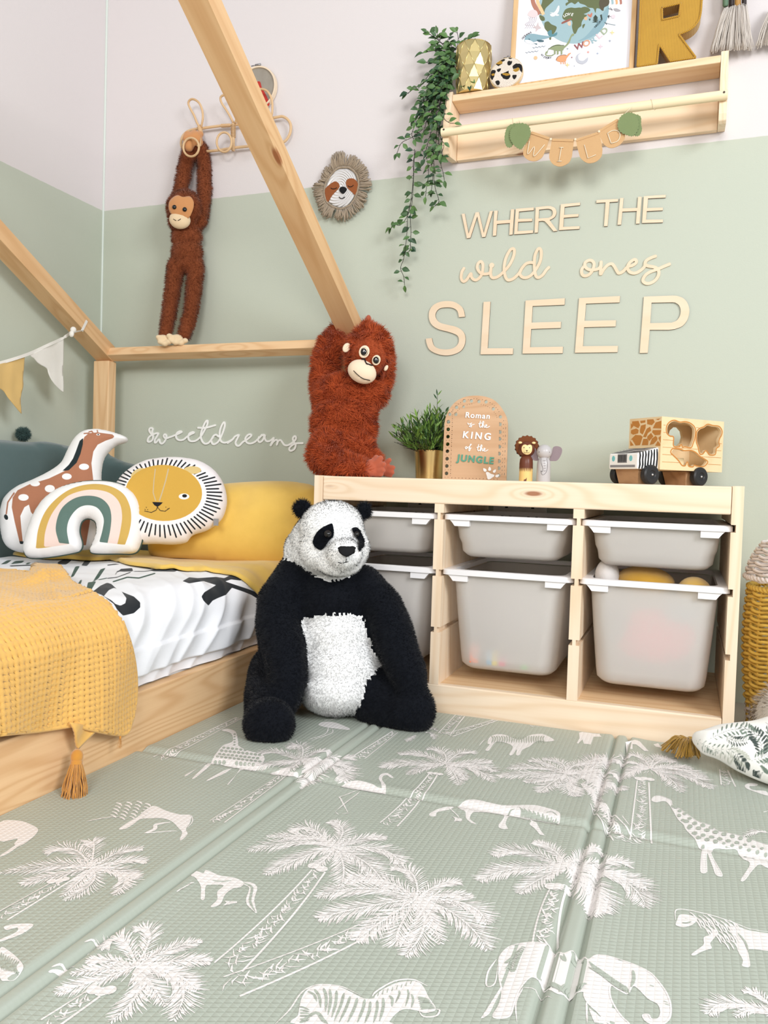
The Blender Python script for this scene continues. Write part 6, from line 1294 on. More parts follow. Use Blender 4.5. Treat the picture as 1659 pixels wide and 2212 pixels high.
vine([(900,600),(1000,605),(1120,660),(1210,740),(1220,820)], c1_, -.085, -.09, .8); vine([(900,780),(895,1000),(870,1200),(860,1300),(930,1360),(1000,1370)], c1_, -.12, -.125, .45, jit=.8); vine([(780,1400),(800,1560),(855,1680),(820,1800)], c1_, -.12, -.12, .6)
vine([(560,1450),(400,1570),(250,1650),(180,1800)], c1_, -.09, -.09, .8)
vine([(520,-40),(480,150),(480,400),(450,700),(400,1000),(270,1190),(160,1175),(120,1240)], c2_, -.085, -.05, .8); vine([(500,-60),(490,200),(480,500),(460,800),(430,1050),(440,1300),(430,1480),(430,1600),(370,1650)], c2_, -.08, -.045, 1.0); vine([(470,700),(390,1000),(375,1300),(350,1550),(320,1750),(270,1900),(320,2040),(335,2180)], c2_, -.075, -.04, .55)
vine([(620,-60),(700,100),(730,350),(700,540),(680,720)], c2_, -.09, -.07, 1.0); vine([(800,-80),(820,200),(820,450),(850,620),(900,800),(830,880)], c2_, -.09, -.07, 1.1); vine([(880,-80),(920,150),(970,330),(990,450)], c2_, -.11, -.11, .8); vine([(740,-60),(780,200),(800,420),(780,600)], c2_, -.085, -.07, .9)
for i in range(12): vine([(940 + rv.uniform(-90, 60), 420 + rv.uniform(-60, 80)), (860 + rv.uniform(-90, 60), 640 + rv.uniform(-80, 80)), (780 + rv.uniform(-140, 80), 900 + rv.uniform(-100, 100)), (660 + rv.uniform(-190, 160), 1200 + rv.uniform(-160, 200))], c1_, -.06 - rv.random() * .03, -.07 - rv.random() * .03, 1.1)
ST.build('stems', stemm, tp_, smooth=True); leaves_obj('foliage', LV, leafm, tp_)['kind'] = 'stuff'
# ---------------------------------------------------------------- leopard hoop
hc = onp(970 + 1145 / 9.217, 50 + 970 / 9.217, (0, -.058, 1.62), (0, -1, .18)); HN = np.array([0, -.984, .177]); HU = np.array([1., 0, 0]); HV = np.cross(HU, HN) * -1; HV = HV if HV[2] > 0 else -HV
hr = .0445; hc = np.array(hc); hc[2] = 1.5765 + hr * .985
lh = thing('embroidery_hoop', (hc[0], hc[1], 1.5765), 'small round hoop with punch needle leopard spots on the wall shelf', 'embroidery hoop')
m = MB(); m.lathe([(hr - .003, -.006), (hr, -.006), (hr, .004), (hr - .003, .004), (hr - .003, -.006)], hc, 48, ax=HN); m.build('hoop_ring', flat('hoop_wood', (226, 200, 156), .5), lh, smooth=40)
pk = lambda p: [np.array([(np.array(onp(a, b, hc, HN)) - hc) @ HU, (np.array(onp(a, b, hc, HN)) - hc) @ HV]) for a, b in cr(970, 50, 9.217, p)]
spb = [pk([(880,790),(940,730),(1010,712),(1100,740),(1130,770),(1080,800),(1060,850),(1000,890),(960,870),(930,820)]), pk([(1150,680),(1200,660),(1280,680),(1300,700),(1230,750),(1170,720)]), pk([(1190,790),(1270,800),(1250,850),(1200,880),(1175,840)]), pk([(1270,900),(1320,850),(1400,840),(1470,870),(1490,940),(1460,1010),(1420,980),(1400,930),(1330,940),(1290,950)]), pk([(800,1040),(850,970),(930,975),(930,1030),(880,1160),(830,1120)]), pk([(960,955),(1040,940),(1020,1000),(975,1000)]), pk([(1035,1050),(1080,1040),(1150,1000),(1200,985),(1200,1030),(1230,1080),(1200,1140),(1150,1160),(1080,1120)]), pk([(1280,1070),(1350,1065),(1340,1120),(1310,1160),(1280,1120)]), pk([(930,1200),(1000,1170),(1025,1220),(1000,1270),(950,1250)])]
spm = [pk([(930,820),(990,770),(1070,800),(1060,840),(960,850)]), pk([(1230,690),(1290,690),(1240,715)]), pk([(1285,970),(1380,920),(1415,960),(1350,1000),(1300,990)]), pk([(850,1050),(900,1035),(920,1075),(870,1080)]), pk([(1070,1030),(1180,1030),(1230,1060),(1180,1080),(1090,1065)])]
pmat = layered('punch_needle', (234, 222, 208), [((28, 26, 26), 'black'), ((184, 140, 52), 'gold')], scale=500, dist=.003, aa=.4)
circ = [(math.cos(t) * (hr - .001), math.sin(t) * (hr - .001)) for t in np.linspace(0, 2 * math.pi, 40)[:-1]]
NZf = lambda L: [[(p[0] + .0008 * math.sin(p[1] * 3000), p[1] + .0008 * math.cos(p[0] * 3000)) for p in interp(l, 4, True)] for l in L]
uu = np.cross([0, 0, 1], HN); flip = 1 if uu @ HU > 0 else -1
fx = lambda L: [[(p[0] * flip, p[1]) for p in l] for l in L]
cushion('looped_pile', circ, hc + HN * .004, HN, .006, pmat, lh, {'black': (fx(NZf(spb)), []), 'gold': (fx(NZf(spm)), [])}, step=.0022, smooth=False, edge=.008, px=False, wrinkle=.0003)
m = MB(); t_ = hc + HV * (hr + .004) - HN * .001; m.tube([t_ - HU * .011, t_ + HU * .013 + HV * .002], .0016, 8); m.tube([t_ - HU * .001 - HV * .004, t_ - HU * .0 + HV * .004], .0022, 8); m.build('screw', flat('steel', (170, 170, 172), .3, .5, .9), lh, smooth=True)
# ---------------------------------------------------------------- rattan hook rack
rat = wood('rattan', 'X', (222, 188, 146), (198, 160, 116), (120, 84, 56), seed=40, kth=.03, rings=6)
rk = thing('rattan_hook_rack', (-.46, -.02, 1.55), 'looped rattan hook rack high on the wall behind the roof beam', 'coat rack')
hk = (380, 130, 6.381); hp = lambda pts, y=-.02: [on(a, b, 1, y) for a, b in cr(*hk, pts)]
m = MB(); m.tube(hp(interp([(200,1270),(110,1240),(72,1160),(90,1060),(150,990),(240,955),(320,945),(620,905),(900,880),(1370,790),(1480,780),(1560,840),(1585,930),(1560,1040),(1480,1130),(1300,1150),(1020,1185),(830,1205),(600,1240),(450,1255),(320,1262)], 6, True)), .0041, 10, closed=True); m.build('oval_frame', rat, rk, smooth=True)
loops = [([(330,930),(290,860),(250,760),(195,660),(172,590),(200,545),(250,540),(320,590),(360,680),(372,780),(360,870),(345,930)], -.045), ([(790,860),(750,780),(690,680),(630,590),(615,520),(650,485),(710,490),(790,540),(835,640),(845,740),(830,820),(815,870)], -.045), ([(1240,800),(1210,740),(1150,640),(1100,540),(1090,460),(1130,410),(1200,400),(1270,440),(1320,540),(1330,660),(1320,760),(1290,820)], -.045)]
for p, y in loops: m = MB(); P = interp(p, 6); n = len(P); m.tube([on(a, b, 1, -.024 + (y + .024) * math.sin(math.pi * i / (n - 1)) ** .6) for i, (a, b) in enumerate(cr(*hk, P))], .0034, 9); m.build('upper_hook', rat, rk, smooth=True)
for cx_, cy_, rx, ry_ in ((210, 1200, 108, 128), (665, 1130, 102, 135), (1120, 1060, 102, 130)):
    m = MB(); P = ell(cx_, cy_, rx, ry_, 30); m.tube([on(a, b, 1, -.075 if cx_ < 300 else -.05) for a, b in cr(*hk, P)], .0034, 9, closed=True); m.build('lower_hook', rat, rk, smooth=True)
for xa, ya, xb, yb2 in ((325, 900, 345, 1010), (790, 870, 790, 1250), (1270, 810, 1270, 1190)):
    m = MB(); m.tube(hp([(xa, ya), (xb, yb2)], -.026), .0052, 12)
    a, b = hp([(xa, ya + 30), (xb, min(yb2, ya + 190))], -.026)
    for k in range(9): c0 = a + (b - a) * k / 8; m.tube([c0 + np.array([math.cos(t) * .0068, math.sin(t) * .0068, 0]) for t in np.linspace(0, 6.283, 15)[:-1]], .0013, 5, closed=True)
    m.build('binding', rat, rk, smooth=True)
m = MB()
for k in range(7): c0 = hp([(630 + 18 * k, 905 - k)], -.02)[0]; m.tube([c0 + np.array([0, math.cos(t) * .0048, math.sin(t) * .0048]) for t in np.linspace(0, 6.283, 15)[:-1]], .0012, 5, closed=True)
m.build('binding', rat, rk, smooth=True)
m = MB(); m.tube([hp([(300, 1180)], -.075)[0], hp([(335, 1180)], -.06)[0], hp([(345, 1000)], -.03)[0]], .0030, 8); m.build('binding', rat, rk, smooth=True)
# ---------------------------------------------------------------- linen embroidery hoop behind the beam
hc2 = on(556, 192, 1, -.010); r2 = .0655
h2 = thing('embroidery_hoop', tuple(hc2 - np.array([0, 0, r2])), 'large grey linen embroidery hoop on the wall, half hidden by the roof beam', 'embroidery hoop')
m = MB(); m.lathe([(r2 - .0045, -.007), (r2, -.007), (r2, .007), (r2 - .0045, .007), (r2 - .0045, -.007)], hc2, 56, ax=(0, -1, 0)); m.build('hoop_ring', flat('hoop_pale', (232, 212, 186), .5), h2, smooth=40)
m = MB(); m.lathe([(0, .002), (r2 - .004, .002)], hc2, 56, ax=(0, -1, 0)); m.build('linen', fabric('grey_linen', (172, 164, 152), 1600, .0008, .2, 24), h2)
m = MB(); pts = [on(a, b, 1, -.0135) for a, b in cr(*hk, interp([(1150,290),(1180,370),(1220,440),(1260,520),(1290,600),(1250,640),(1150,620),(1060,560),(1020,450),(1060,340)], 4, True))]; m.prism(pts, (0, .0012, 0)); m.build('red_stitching', fabric('red_thread', (206, 64, 52), 800, .002, .2, 16), h2)
m = MB(); a = on(552, 141, 1, -.012); m.tube([a, on(563, 139, 1, -.012)], .0032, 10); m.tube([on(543, 143, 1, -.012), a], .0016, 8); m.build('screw', flat('steel_2', (160, 158, 160), .3, .5, .9), h2, smooth=True)
# ---------------------------------------------------------------- sloth wall hanging
sc = (660, 310, 10.369); sp = lambda pts, y=-.012: [on(a, b, 1, y) for a, b in cr(*sc, pts)]
sl = thing('sloth_wall_hanging', tuple(on(738, 403, 1, -.01)), 'round sloth face wall hanging with a frayed taupe cord fringe', 'wall hanging')
fo = [(830,555),(960,560),(1060,620),(1140,730),(1170,850),(1165,1000),(1120,1150),(1050,1290),(940,1390),(800,1440),(680,1420),(560,1360),(480,1270),(440,1140),(440,1000),(480,870),(560,740),(660,620),(740,570)]
kf = NT('white_cord_coil'); kf.b.inputs['Base Color'].default_value = C4((240, 236, 234)); kf.b.inputs['Roughness'].default_value = .9; kf.b.inputs['Sheen Weight'].default_value = .2; vo_ = kf.n('ShaderNodeSeparateXYZ', i_0=kf.obj()); wv2 = kf.math('SINE', kf.math('ADD', kf.math('MULTIPLY', kf.n('ShaderNodeVectorMath', operation='LENGTH', i_0=kf.obj()).outputs['Value'], 900.0), kf.math('MULTIPLY', vo_.outputs[0], 300.0))); kf.bump(wv2, .0022, .9)
cushion('face', cr(*sc, fo), on(738, 403, 1, -.008), (0, -1, 0), .012, kf.m, sl, edge=.02, step=.003)
m = MB(); c0 = np.mean(interp(fo, 3, True), 0); ring = interp(fo, 8, True); ring = c0 + (ring - c0) * 1.045; R3 = [on(a, b, 1, -.013) for a, b in cr(*sc, ring)]
twisted(m, R3, .0036, pitch=.0045, step=.0012); taupe = fabric('taupe_cord', (176, 158, 136), 1300, .0008, .3, 18); m.build('wrapped_ring', taupe, sl, smooth=True)
m = MB(); rs = random.Random(9); oc = [(830,160),(930,230),(1130,270),(1260,400),(1400,590),(1460,780),(1490,1000),(1400,1130),(1370,1300),(1260,1500),(1120,1600),(950,1740),(790,1750),(640,1690),(450,1690),(350,1600),(260,1430),(210,1250),(150,1050),(160,930),(300,820),(370,640),(420,540),(560,430),(580,280),(640,215)]
OC = interp(oc, 30, True); IC = interp(fo, 30, True); oa = np.arctan2(OC[:, 1] - c0[1], OC[:, 0] - c0[0])
for i in range(430):
    p = IC[rs.randrange(len(IC))]; p = c0 + (p - c0) * 1.08; ang = math.atan2(p[1] - c0[1], p[0] - c0[0]); q_ = OC[np.argmin(np.abs((oa - ang - rs.uniform(-.12, .12) + math.pi) % (2 * math.pi) - math.pi))]
    f = rs.uniform(.72, 1.02); e = p + (q_ - p) * f; P = []; bx_, by_ = rs.uniform(-28, 28), rs.uniform(-22, 22); yo = rs.uniform(-.022, -.006)
    for j in range(5): u = j / 4; P.append(on(*cr(*sc, [(p[0] + (e[0] - p[0]) * u + bx_ * math.sin(3.1 * u) , p[1] + (e[1] - p[1]) * u + by_ * math.sin(3.1 * u))])[0], 1, -.012 + (yo + .012) * u - .004 * math.sin(3 * u)))
    m.tube(P, .0017, 5)
m.build('cord_fringe', taupe, sl, smooth=True)
brf = fabric('brown_felt', (150, 88, 52), 900, .0006, .2, 8)
def sdec(pts, mat, name, y, th=.0015, parent=sl, smooth=True): m = MB(); m.prism(sp(interp(pts, 5, True) if smooth else pts, y), (0, th, 0)); return m.build(name, mat, parent)
e_ = sdec([(445,1010),(560,900),(660,848),(730,880),(758,940),(740,1000),(640,1110),(580,1180),(540,1250),(495,1308),(460,1240),(438,1120)], brf, 'eye_patch', -.0155); m = MB(); m.tube(sp(interp([(565,995),(600,1015),(660,1012),(700,990)], 5), -.0165), .0010, 6); m.build('closed_eye', ln, e_)
e_ = sdec([(905,860),(950,795),(1030,780),(1100,800),(1165,880),(1168,1000),(1118,1150),(1040,1090),(970,1030),(920,960)], brf, 'eye_patch', -.0155); m = MB(); m.tube(sp(interp([(950,945),(985,970),(1040,960),(1072,930)], 5), -.0165), .0010, 6); m.build('closed_eye', ln, e_)
sdec([(760,1010),(800,970),(870,970),(915,1010),(905,1060),(830,1120),(765,1070)], flat('black_felt', (22, 22, 24), .9), 'nose', -.0165, .003); m = MB(); m.tube(sp(interp([(750,1195),(780,1225),(820,1232),(878,1195)], 5), -.0155), .0011, 6); m.build('mouth', ln, sl)
# ---------------------------------------------------------------- bunting on the bed frame
bn = (0, 680, 6.9125); bu = thing('fabric_bunting', (-.93, -.35, .9), 'white and mustard fabric bunting tied to the left roof beam of the bed', 'bunting')
def bp_(pts, x=-.925): return [on(a, b, 0, x) for a, b in cr(*bn, pts)]
bw = fabric('white_linen', (238, 234, 226), 1300, .0005, .2, 5); by = fabric('yellow_linen', (224, 188, 122), 1300, .0005, .2, 6)
m = MB(); P = interp([(1080,250),(1000,310),(900,370),(700,460),(400,595),(0,720),(-500,840),(-1500,1000)], 8); P3 = [on(a, b, 0, -.922 - .004 * math.sin(i * .5)) for i, (a, b) in enumerate(cr(*bn, P))]
ribbon(m, P3, .0085, (1, 0, 0), .0012); m.build('tape', bw, bu)
def flag3(pts, mat):
    P = cr(*bn, pts); P = np.array(P); x0, y0 = P.min(0); x1, y1 = P.max(0); G = np.array([(a, b) for a in np.arange(x0, x1, 3.0) for b in np.arange(y0, y1, 3.0)]); G = G[inside(G, P) & (seg_dist(G, P, np.roll(P, -1, 0)) > 1.2)]
    n = len(P); r = geometry.delaunay_2d_cdt([Vector(p) for p in P] + [Vector(g) for g in G], [(i, (i + 1) % n) for i in range(n)], [list(range(n))], 1, 1e-4)
    vs = [on(v[0], v[1], 0, -.925 + .007 * noise.noise(Vector((v[0] * .035, v[1] * .012, 2))) * min(1, (v[1] - y0) / 20)) for v in r[0]]
    me = bpy.data.meshes.new('flag'); me.from_pydata([tuple(v) for v in vs], [], [tuple(f) for f in r[2]]); me.materials.append(mat); me.polygons.foreach_set('use_smooth', [True] * len(me.polygons)); me.update(); o = link('flag', me, bu); s_ = o.modifiers.new('t', 'SOLIDIFY'); s_.thickness = .0012
flag3([(435,600),(700,480),(945,370)] + interp([(950,420),(945,700),(935,850),(948,1000),(950,1120),(940,1155),(850,1080),(770,980),(720,880),(695,800),(600,745),(550,705),(500,645)], 3).tolist(), bw)
flag3([(-300,760),(0,735),(365,635)] + interp([(355,800),(340,950),(345,1060),(305,1250),(318,1455),(300,1460),(200,1340),(110,1230),(60,1150),(0,1105),(-120,1050),(-220,900)], 3).tolist(), by)
m = MB(); m.ball(on(*cr(*bn, [(1095,225)])[0], 0, -.893), (.009, .009, .0095), 14); m.ball(on(*cr(*bn, [(1070,285)])[0], 0, -.893), (.008, .006, .010), 12); m.build('knot', bw, bu, smooth=True)
m = MB(); a = [on(*cr(*bn, [(x_, y_)])[0], 0, xx) for x_, y_, xx in ((1060,290,-.895),(1150,250,-.893),(1240,235,-.8995))]; ribbon(m, a, .008, (.5, -.6, -.6), .0012); b = [on(*cr(*bn, [(x_, y_)])[0], 0, -.9005) for x_, y_ in ((1225,240),(1262,165),(1300,88))]; ribbon(m, b, .0085, (1, 0, 0), .0012, False); m.build('tie', bw, bu)
pm = thing('pompom', tuple(on(50, 958, 0, -.985)), 'dark green yarn pompom peeping above the teal bumper', 'pompom')
v_, f_, _, _ = body_mesh([('p', [(np.array(on(50, 938, 0, -.985)), (.013, .013, .013))])], .003, 1); yarn = fur_mat('yarn_green', (84, 108, 104), (60, 82, 80), mixn=.4)
furry('yarn', v_, f_, [yarn], np.zeros(len(v_), int), pm, 700000, .014, .0013, droop=0, rand=.5, seed=5)
# ================================================================ things on top of the cabinet
ZC = .5385
# grassy plant in a brass pot
gpn = thing('potted_grass', (.172, -.098, ZC), 'bushy green artificial grass in a brass pot beside the orangutan', 'potted plant')
brass = NT('brass'); brass.b.inputs['Base Color'].default_value = C4((214, 184, 124)); brass.b.inputs['Metallic'].default_value = 1; brass.b.inputs['Roughness'].default_value = .28; brass = brass.m
gx, gy_ = .172, -.098
m = MB(); m.lathe([(0, 0), (.037, 0), (.0395, .04), (.0425, .0775), (.0435, .0785), (.0415, .0785), (.040, .06), (0, .058)], (gx, gy_, ZC), 40); m.build('pot', brass, gpn, smooth=35)
rg = random.Random(21); LG = []; SG = MB(); gcz = ZC + .069
for i in range(210):
    a = rg.random() * 6.283; tilt = rg.random() ** .7 * 1.12; L = rg.uniform(.072, .122) * (1.05 - .28 * tilt); b = Vector((gx + math.cos(a) * .028 * tilt, gy_ + math.sin(a) * .028 * tilt, gcz)); d = Vector((math.cos(a) * math.sin(tilt), math.sin(a) * math.sin(tilt), math.cos(tilt)))
    if b.y + d.y * L > -.012 or (b.y + d.y * L < -.135 and b.x + d.x * L > .21): continue
    P = [b + d * L * t + Vector((0, 0, -.012 * t * t * tilt)) for t in (0, .33, .66, 1)]; SG.tube(P, .0006, 4, caps=False)
    for k in range(8):
        t = .18 + .82 * k / 7; p = b + d * L * t; s = Vector((rg.uniform(-1, 1), rg.uniform(-1, 1), rg.uniform(0, .9))) * .7 + d * .8; l = rg.uniform(.018, .030); LG.append((p, s, (rg.uniform(-1, 1), rg.uniform(-1, 1), 1), l, l * .23))
kg = NT('grass_green'); kg.b.inputs['Roughness'].default_value = .45; rn = kg.n('ShaderNodeAttribute', attribute_name='rnd').outputs['Fac']; kg.set(kg.b.inputs['Base Color'], kg.mix(rn, C4((36, 70, 38)), C4((120, 156, 66))))
tipb = Vector(onp(945, 855, (gx, gy_, .7), (0, -1, 0))); b = Vector((gx + .01, gy_, gcz + .06)); SG.tube([b, (b + tipb) / 2 + Vector((.003, 0, 0)), tipb], .0006, 4)
for t, sx in ((.5, -1), (.55, 1), (.75, 1), (.9, -1), (1, 1), (1, -.3)): LG.append((b + (tipb - b) * t, Vector((sx * .7, 0, 1)), (0, -1, .2), .02, .0042))
SG.build('stems', stemm, gpn); leaves_obj('blades', LG, kg.m, gpn, fold=.12)['kind'] = 'stuff'
# arched sign
sgn = thing('arched_sign', (.325, -.15, ZC), 'arched oak sign with a cane pattern border and white lettering on the cabinet', 'sign')
PS = np.array([.325, -.165, ZC]); SN = np.array([0, -math.cos(.13), math.sin(.13)]); SV = np.array([0, math.sin(.13), math.cos(.13)])
zc = (940, 840, 9.217); S_ = lambda p, off=0.0: [np.array(onp(a, b, PS + SN * off, SN)) for a, b in cr(*zc, p)]
so = [(143,1830),(160,1200),(185,700)] + interp([(200,600),(240,490),(320,350),(430,240),(560,170),(700,140),(850,135),(1000,155),(1150,210),(1270,310),(1360,440),(1420,560),(1445,680)], 4).tolist() + [(1445,900),(1415,1830)]
SO = S_(so); SO = [np.array([p[0], p[1], max(p[2], ZC)]) for p in SO]
oak = wood('oak_face', 'X', (214, 176, 140), (192, 150, 112), (150, 110, 80), seed=50, rings=12, kth=0)
def cutpoly(cx, cy, r, n=8, rot=.39): return [(cx + r * math.cos(2 * math.pi * k / n + rot), cy + r * math.sin(2 * math.pi * k / n + rot)) for k in range(n)]
holes = []
for k, (x, y) in enumerate([(263,655),(257,805),(252,950),(247,1100),(242,1240),(236,1390),(230,1535),(225,1682)]): holes.append(cutpoly(x, y, 39, 8))
for k, (x, y) in enumerate([(1300,705),(1298,860),(1295,995),(1290,1150),(1285,1290),(1280,1440),(1275,1580),(1272,1725)]): holes.append([(x - 28, y - 38), (x - 2, y - 38), (x + 22, y - 22), (x + 28, y), (x + 22, y + 22), (x - 2, y + 38), (x - 28, y + 38)])
for x, y in ((425, 365), (565, 355), (580, 240), (720, 240), (870, 250), (1012, 257), (1157, 398), (1298, 557), (290, 505), (410, 505)): holes.append(cutpoly(x, y, 36 if y != 355 else 28, 9))
small = []
for k in range(17):
    y = 440 + k * 78; x = 350 - (y - 440) * .037
    small.append(cutpoly(x, y, 11, 4, 0 if k % 2 else .78)); small.append(cutpoly(x - 5, y + 39, 8, 3, .5))
for k in range(8):
    y = 735 + 147 * k - 5; small.append(cutpoly(232 - 5 * k, y, 9, 3, 3.1)); small.append(cutpoly(292 - 5 * k, y, 9, 3, 0))
for k in range(15):
    y = 635 + k * 76; x = 1365 - (y - 635) * .03; small.append(cutpoly(x, y, 11, 4, 0 if k % 2 else .78)); small.append(cutpoly(x - 42, y + 38, 7, 3, 0)); small.append([(x + 40, y - 24), (x + 52, y - 20), (x + 50, y + 22), (x + 38, y + 18)] if k % 2 == 0 and k > 0 else cutpoly(x + 42, y, 7, 3, 3.1))
for t in range(24):
    a = math.radians(205 + t * 6.2); x, y = 800 + math.cos(a) * 520, 640 + math.sin(a) * 440
    if all((x - cx) ** 2 + (y - cy) ** 2 > 58 ** 2 for cx, cy in ((425,365),(565,355),(580,240),(720,240),(870,250),(1012,257),(1157,398),(1298,557))): small.append(cutpoly(x, y, 10, 4, t))
    x, y = 800 + math.cos(a) * 440, 640 + math.sin(a) * 345
    if all((x - cx) ** 2 + (y - cy) ** 2 > 58 ** 2 for cx, cy in ((425,365),(565,355),(580,240),(720,240),(870,250),(1012,257),(1157,398),(1298,557))) and abs(x - 800) > 60: small.append(cutpoly(x, y, 9, 3, t))
for k in range(14): small.append(cutpoly(330 + k * 70, 1772 + k * 2, 10, 4, 0 if k % 2 else .78))
m = MB(); m.prism(SO, -SN * .0045, [S_(h) for h in holes + small]); m.build('panel', oak, sgn)
# a darker, slightly raised inner board edge is part of the same panel; lettering stands on it
wa = flat('white_acrylic_2', (248, 247, 245), .4); ta_ = flat('teal_acrylic', (92, 158, 134), .3)
def stext(s, x, y, size, mat, bold, space=1.0, rot=0, name='lettering'):
    p = S_([(x, y)], .0003)[0]; U = np.array([math.cos(rot), 0, 0]) + SV * math.sin(rot); text3(s, size, p + SN * .0012, U, np.cross(SN, U), SN, mat, sgn, .0022, name, bold=bold, space=space)
stext('Roman', 848, 540, .0205, wa, .0004, 1.2, -.06); stext('KING', 832, 942, .0250, wa, .0006, 1.42, -.07); stext('JUNGLE', 805, 1410, .0240, ta_, .0008, 1.22, -.07)
def sscript(strokes, w=.0018):
    m = MB()
    for s_ in strokes: ribbon(m, S_(interp(s_, 6), .0022), w, SN, .0020)
    m.build('script_lettering', wa, sgn)
the = lambda dx, dy: [[(865 + dx, 695 + dy), (930 + dx, 680 + dy)], [(900 + dx, 640 + dy), (880 + dx, 720 + dy), (895 + dx, 765 + dy), (930 + dx, 740 + dy), (960 + dx, 690 + dy), (965 + dx, 650 + dy), (945 + dx, 660 + dy), (935 + dx, 770 + dy), (955 + dx, 725 + dy), (975 + dx, 725 + dy), (975 + dx, 765 + dy), (1000 + dx, 755 + dy), (1030 + dx, 725 + dy), (1010 + dx, 715 + dy), (1005 + dx, 765 + dy), (1040 + dx, 770 + dy), (1085 + dx, 745 + dy)]]
sscript([[(650,680),(660,705),(690,700),(730,680),(705,705),(720,735),(715,760),(680,745),(720,725),(780,705)]] + the(0, 0) + [[(610,1195),(635,1170),(625,1150),(600,1165),(610,1195),(650,1170),(690,1140),(720,1105),(705,1105),(685,1160),(670,1230),(690,1225),(700,1180),(665,1190),(720,1180)]] + the(-35, 470))
m = MB(); 
for pl in ([(1010,1670),(1050,1655),(1110,1690),(1170,1710),(1175,1740),(1140,1765),(1085,1800),(1045,1795),(1030,1740)], [(960,1580),(1015,1600),(1020,1640),(985,1650),(962,1625)], [(1080,1550),(1112,1590),(1105,1625),(1075,1632),(1055,1610)], [(1208,1605),(1200,1655),(1170,1672),(1148,1650),(1165,1620)], [(1275,1708),(1250,1755),(1215,1762),(1197,1738),(1215,1712)]): m.prism(S_(interp(pl, 4, True), .0028), -SN * .0026)
m.build('paw_print', wa, sgn)
# peg dolls
def peg(x, y, name, label): return thing(name, (x, y, ZC), label, 'peg doll')
px_, py_ = .4675, -.27
lp = peg(px_, py_, 'lion_peg_doll', 'wooden lion peg doll with a brown felt mane beside the arched sign')
z = ZC; body = [(0, 0), (.0158, 0), (.0160, .002), (.0158, .040), (.0150, .050), (.0115, .057), (.0085, .060)]
kb = flat('peg_yellow', (238, 200, 128), .35); kbr = flat('peg_brown', (104, 56, 38), .35); mane = fabric('mane_felt', (124, 74, 46), 900, .0008, .2, 8); maned = flat('mane_dark', (66, 34, 28), .6)
m = MB(); m.lathe(body[:4] + [(.0158, .036)], (px_, py_, z), 32); m.build('body', kb, lp, smooth=40)
m = MB(); m.lathe([(.0161, .032), (.0162, .042), (.0153, .052), (.0118, .059), (.0085, .062), (0, .062)], (px_, py_, z), 32)
for k in range(26): 
    a = k * .2417; 
    c, s_ = math.cos(a), math.sin(a); c2, s2 = math.cos(a + .24), math.sin(a + .24); cm, sm = math.cos(a + .12), math.sin(a + .12); dz = .022 if sm < -.5 else .028
    m.add([(px_ + c * .0163, py_ + s_ * .0163, z + .034), (px_ + c2 * .0163, py_ + s2 * .0163, z + .034), (px_ + cm * .0163, py_ + sm * .0163, z + dz)], [(0, 1, 2)])
m.build('mane_collar', kbr, lp, smooth=40)
VD = np.array([CP[0] - px_, CP[1] - py_, 0]); VD /= np.linalg.norm(VD); VR = np.array([-VD[1], VD[0], 0]); VR = VR if VR[0] > 0 else -VR; UPV = np.array([0, 0, 1.])
def lc(u, v, w): return np.array([px_, py_, z]) + VR * u + UPV * v + VD * w
star_ = lambda r0, r1, n, cz, w: [lc(math.sin(2 * math.pi * k / n) * (r1 if k % 2 else r0), cz + math.cos(2 * math.pi * k / n) * (r1 if k % 2 else r0) * .95, w) for k in range(n)]
m = MB(); m.prism(star_(.0285, .0262, 36, .0835, -.004), -VD * .004); m.build('mane_felt', mane, lp)
m = MB(); m.prism(star_(.0298, .0268, 34, .0830, -.0085), -VD * .002); m.build('mane_felt', maned, lp)
m = MB(); m.ball(lc(0, .0765, 0), (.0195, .0195, .0190), 28); m.build('head', kbr, lp, smooth=True)
def hdec(pts, mat, name, off=.0006, r=.0195, cz=.0765, cx0=None, parent=lp, base=None, smooth=True, C_=None):
    C0 = C_ if C_ is not None else lc; m = MB(); P = interp(pts, 5, True) if smooth else pts; n = len(P); vs = []
    c_ = np.mean(P, 0)
    rings = [c_ + (np.array(P) - c_) * f for f in (1, .75, .5, .25)]
    for R_ in rings:
        for u, v in R_: w = math.sqrt(max(1e-8, r * r - u * u - (v) ** 2)); vs.append(C0(u, cz + v, w + off))
    vs.append(C0(c_[0], cz + c_[1], math.sqrt(max(1e-8, r * r - c_[0] ** 2 - c_[1] ** 2)) + off)); fs = [(i * n + k, i * n + (k + 1) % n, (i + 1) * n + (k + 1) % n, (i + 1) * n + k) for i in range(3) for k in range(n)] + [(3 * n + k, 3 * n + (k + 1) % n, 4 * n) for k in range(n)]
    m.add(vs, fs); return m.build(name, mat, parent, smooth=True)
skin = flat('lion_face', (240, 214, 156), .4)
hdec([(-.012,.003),(-.009,.009),(-.003,.0105),(.001,.0085),(.006,.0105),(.011,.009),(.0125,.003),(.012,-.005),(.008,-.011),(.001,-.0135),(-.006,-.011),(-.011,-.006)], skin, 'face')
for sx in (-1, 1):
    hdec([(sx * .0065 + .0014 * math.cos(t), .003 + .0014 * math.sin(t)) for t in np.linspace(0, 6.283, 9)[:-1]], flat('lion_eye', (110, 84, 56), .3), 'eye', .0009)
    m = MB(); m.ball(lc(sx * .0158, .0915, .011), (.0048, .0048, .0030), 14); m.build('ear', skin, lp, smooth=True)
hdec([(-.0022,-.003),(.0030,-.003),(.0005,-.0060)], M['black'], 'nose', .0012, smooth=False)
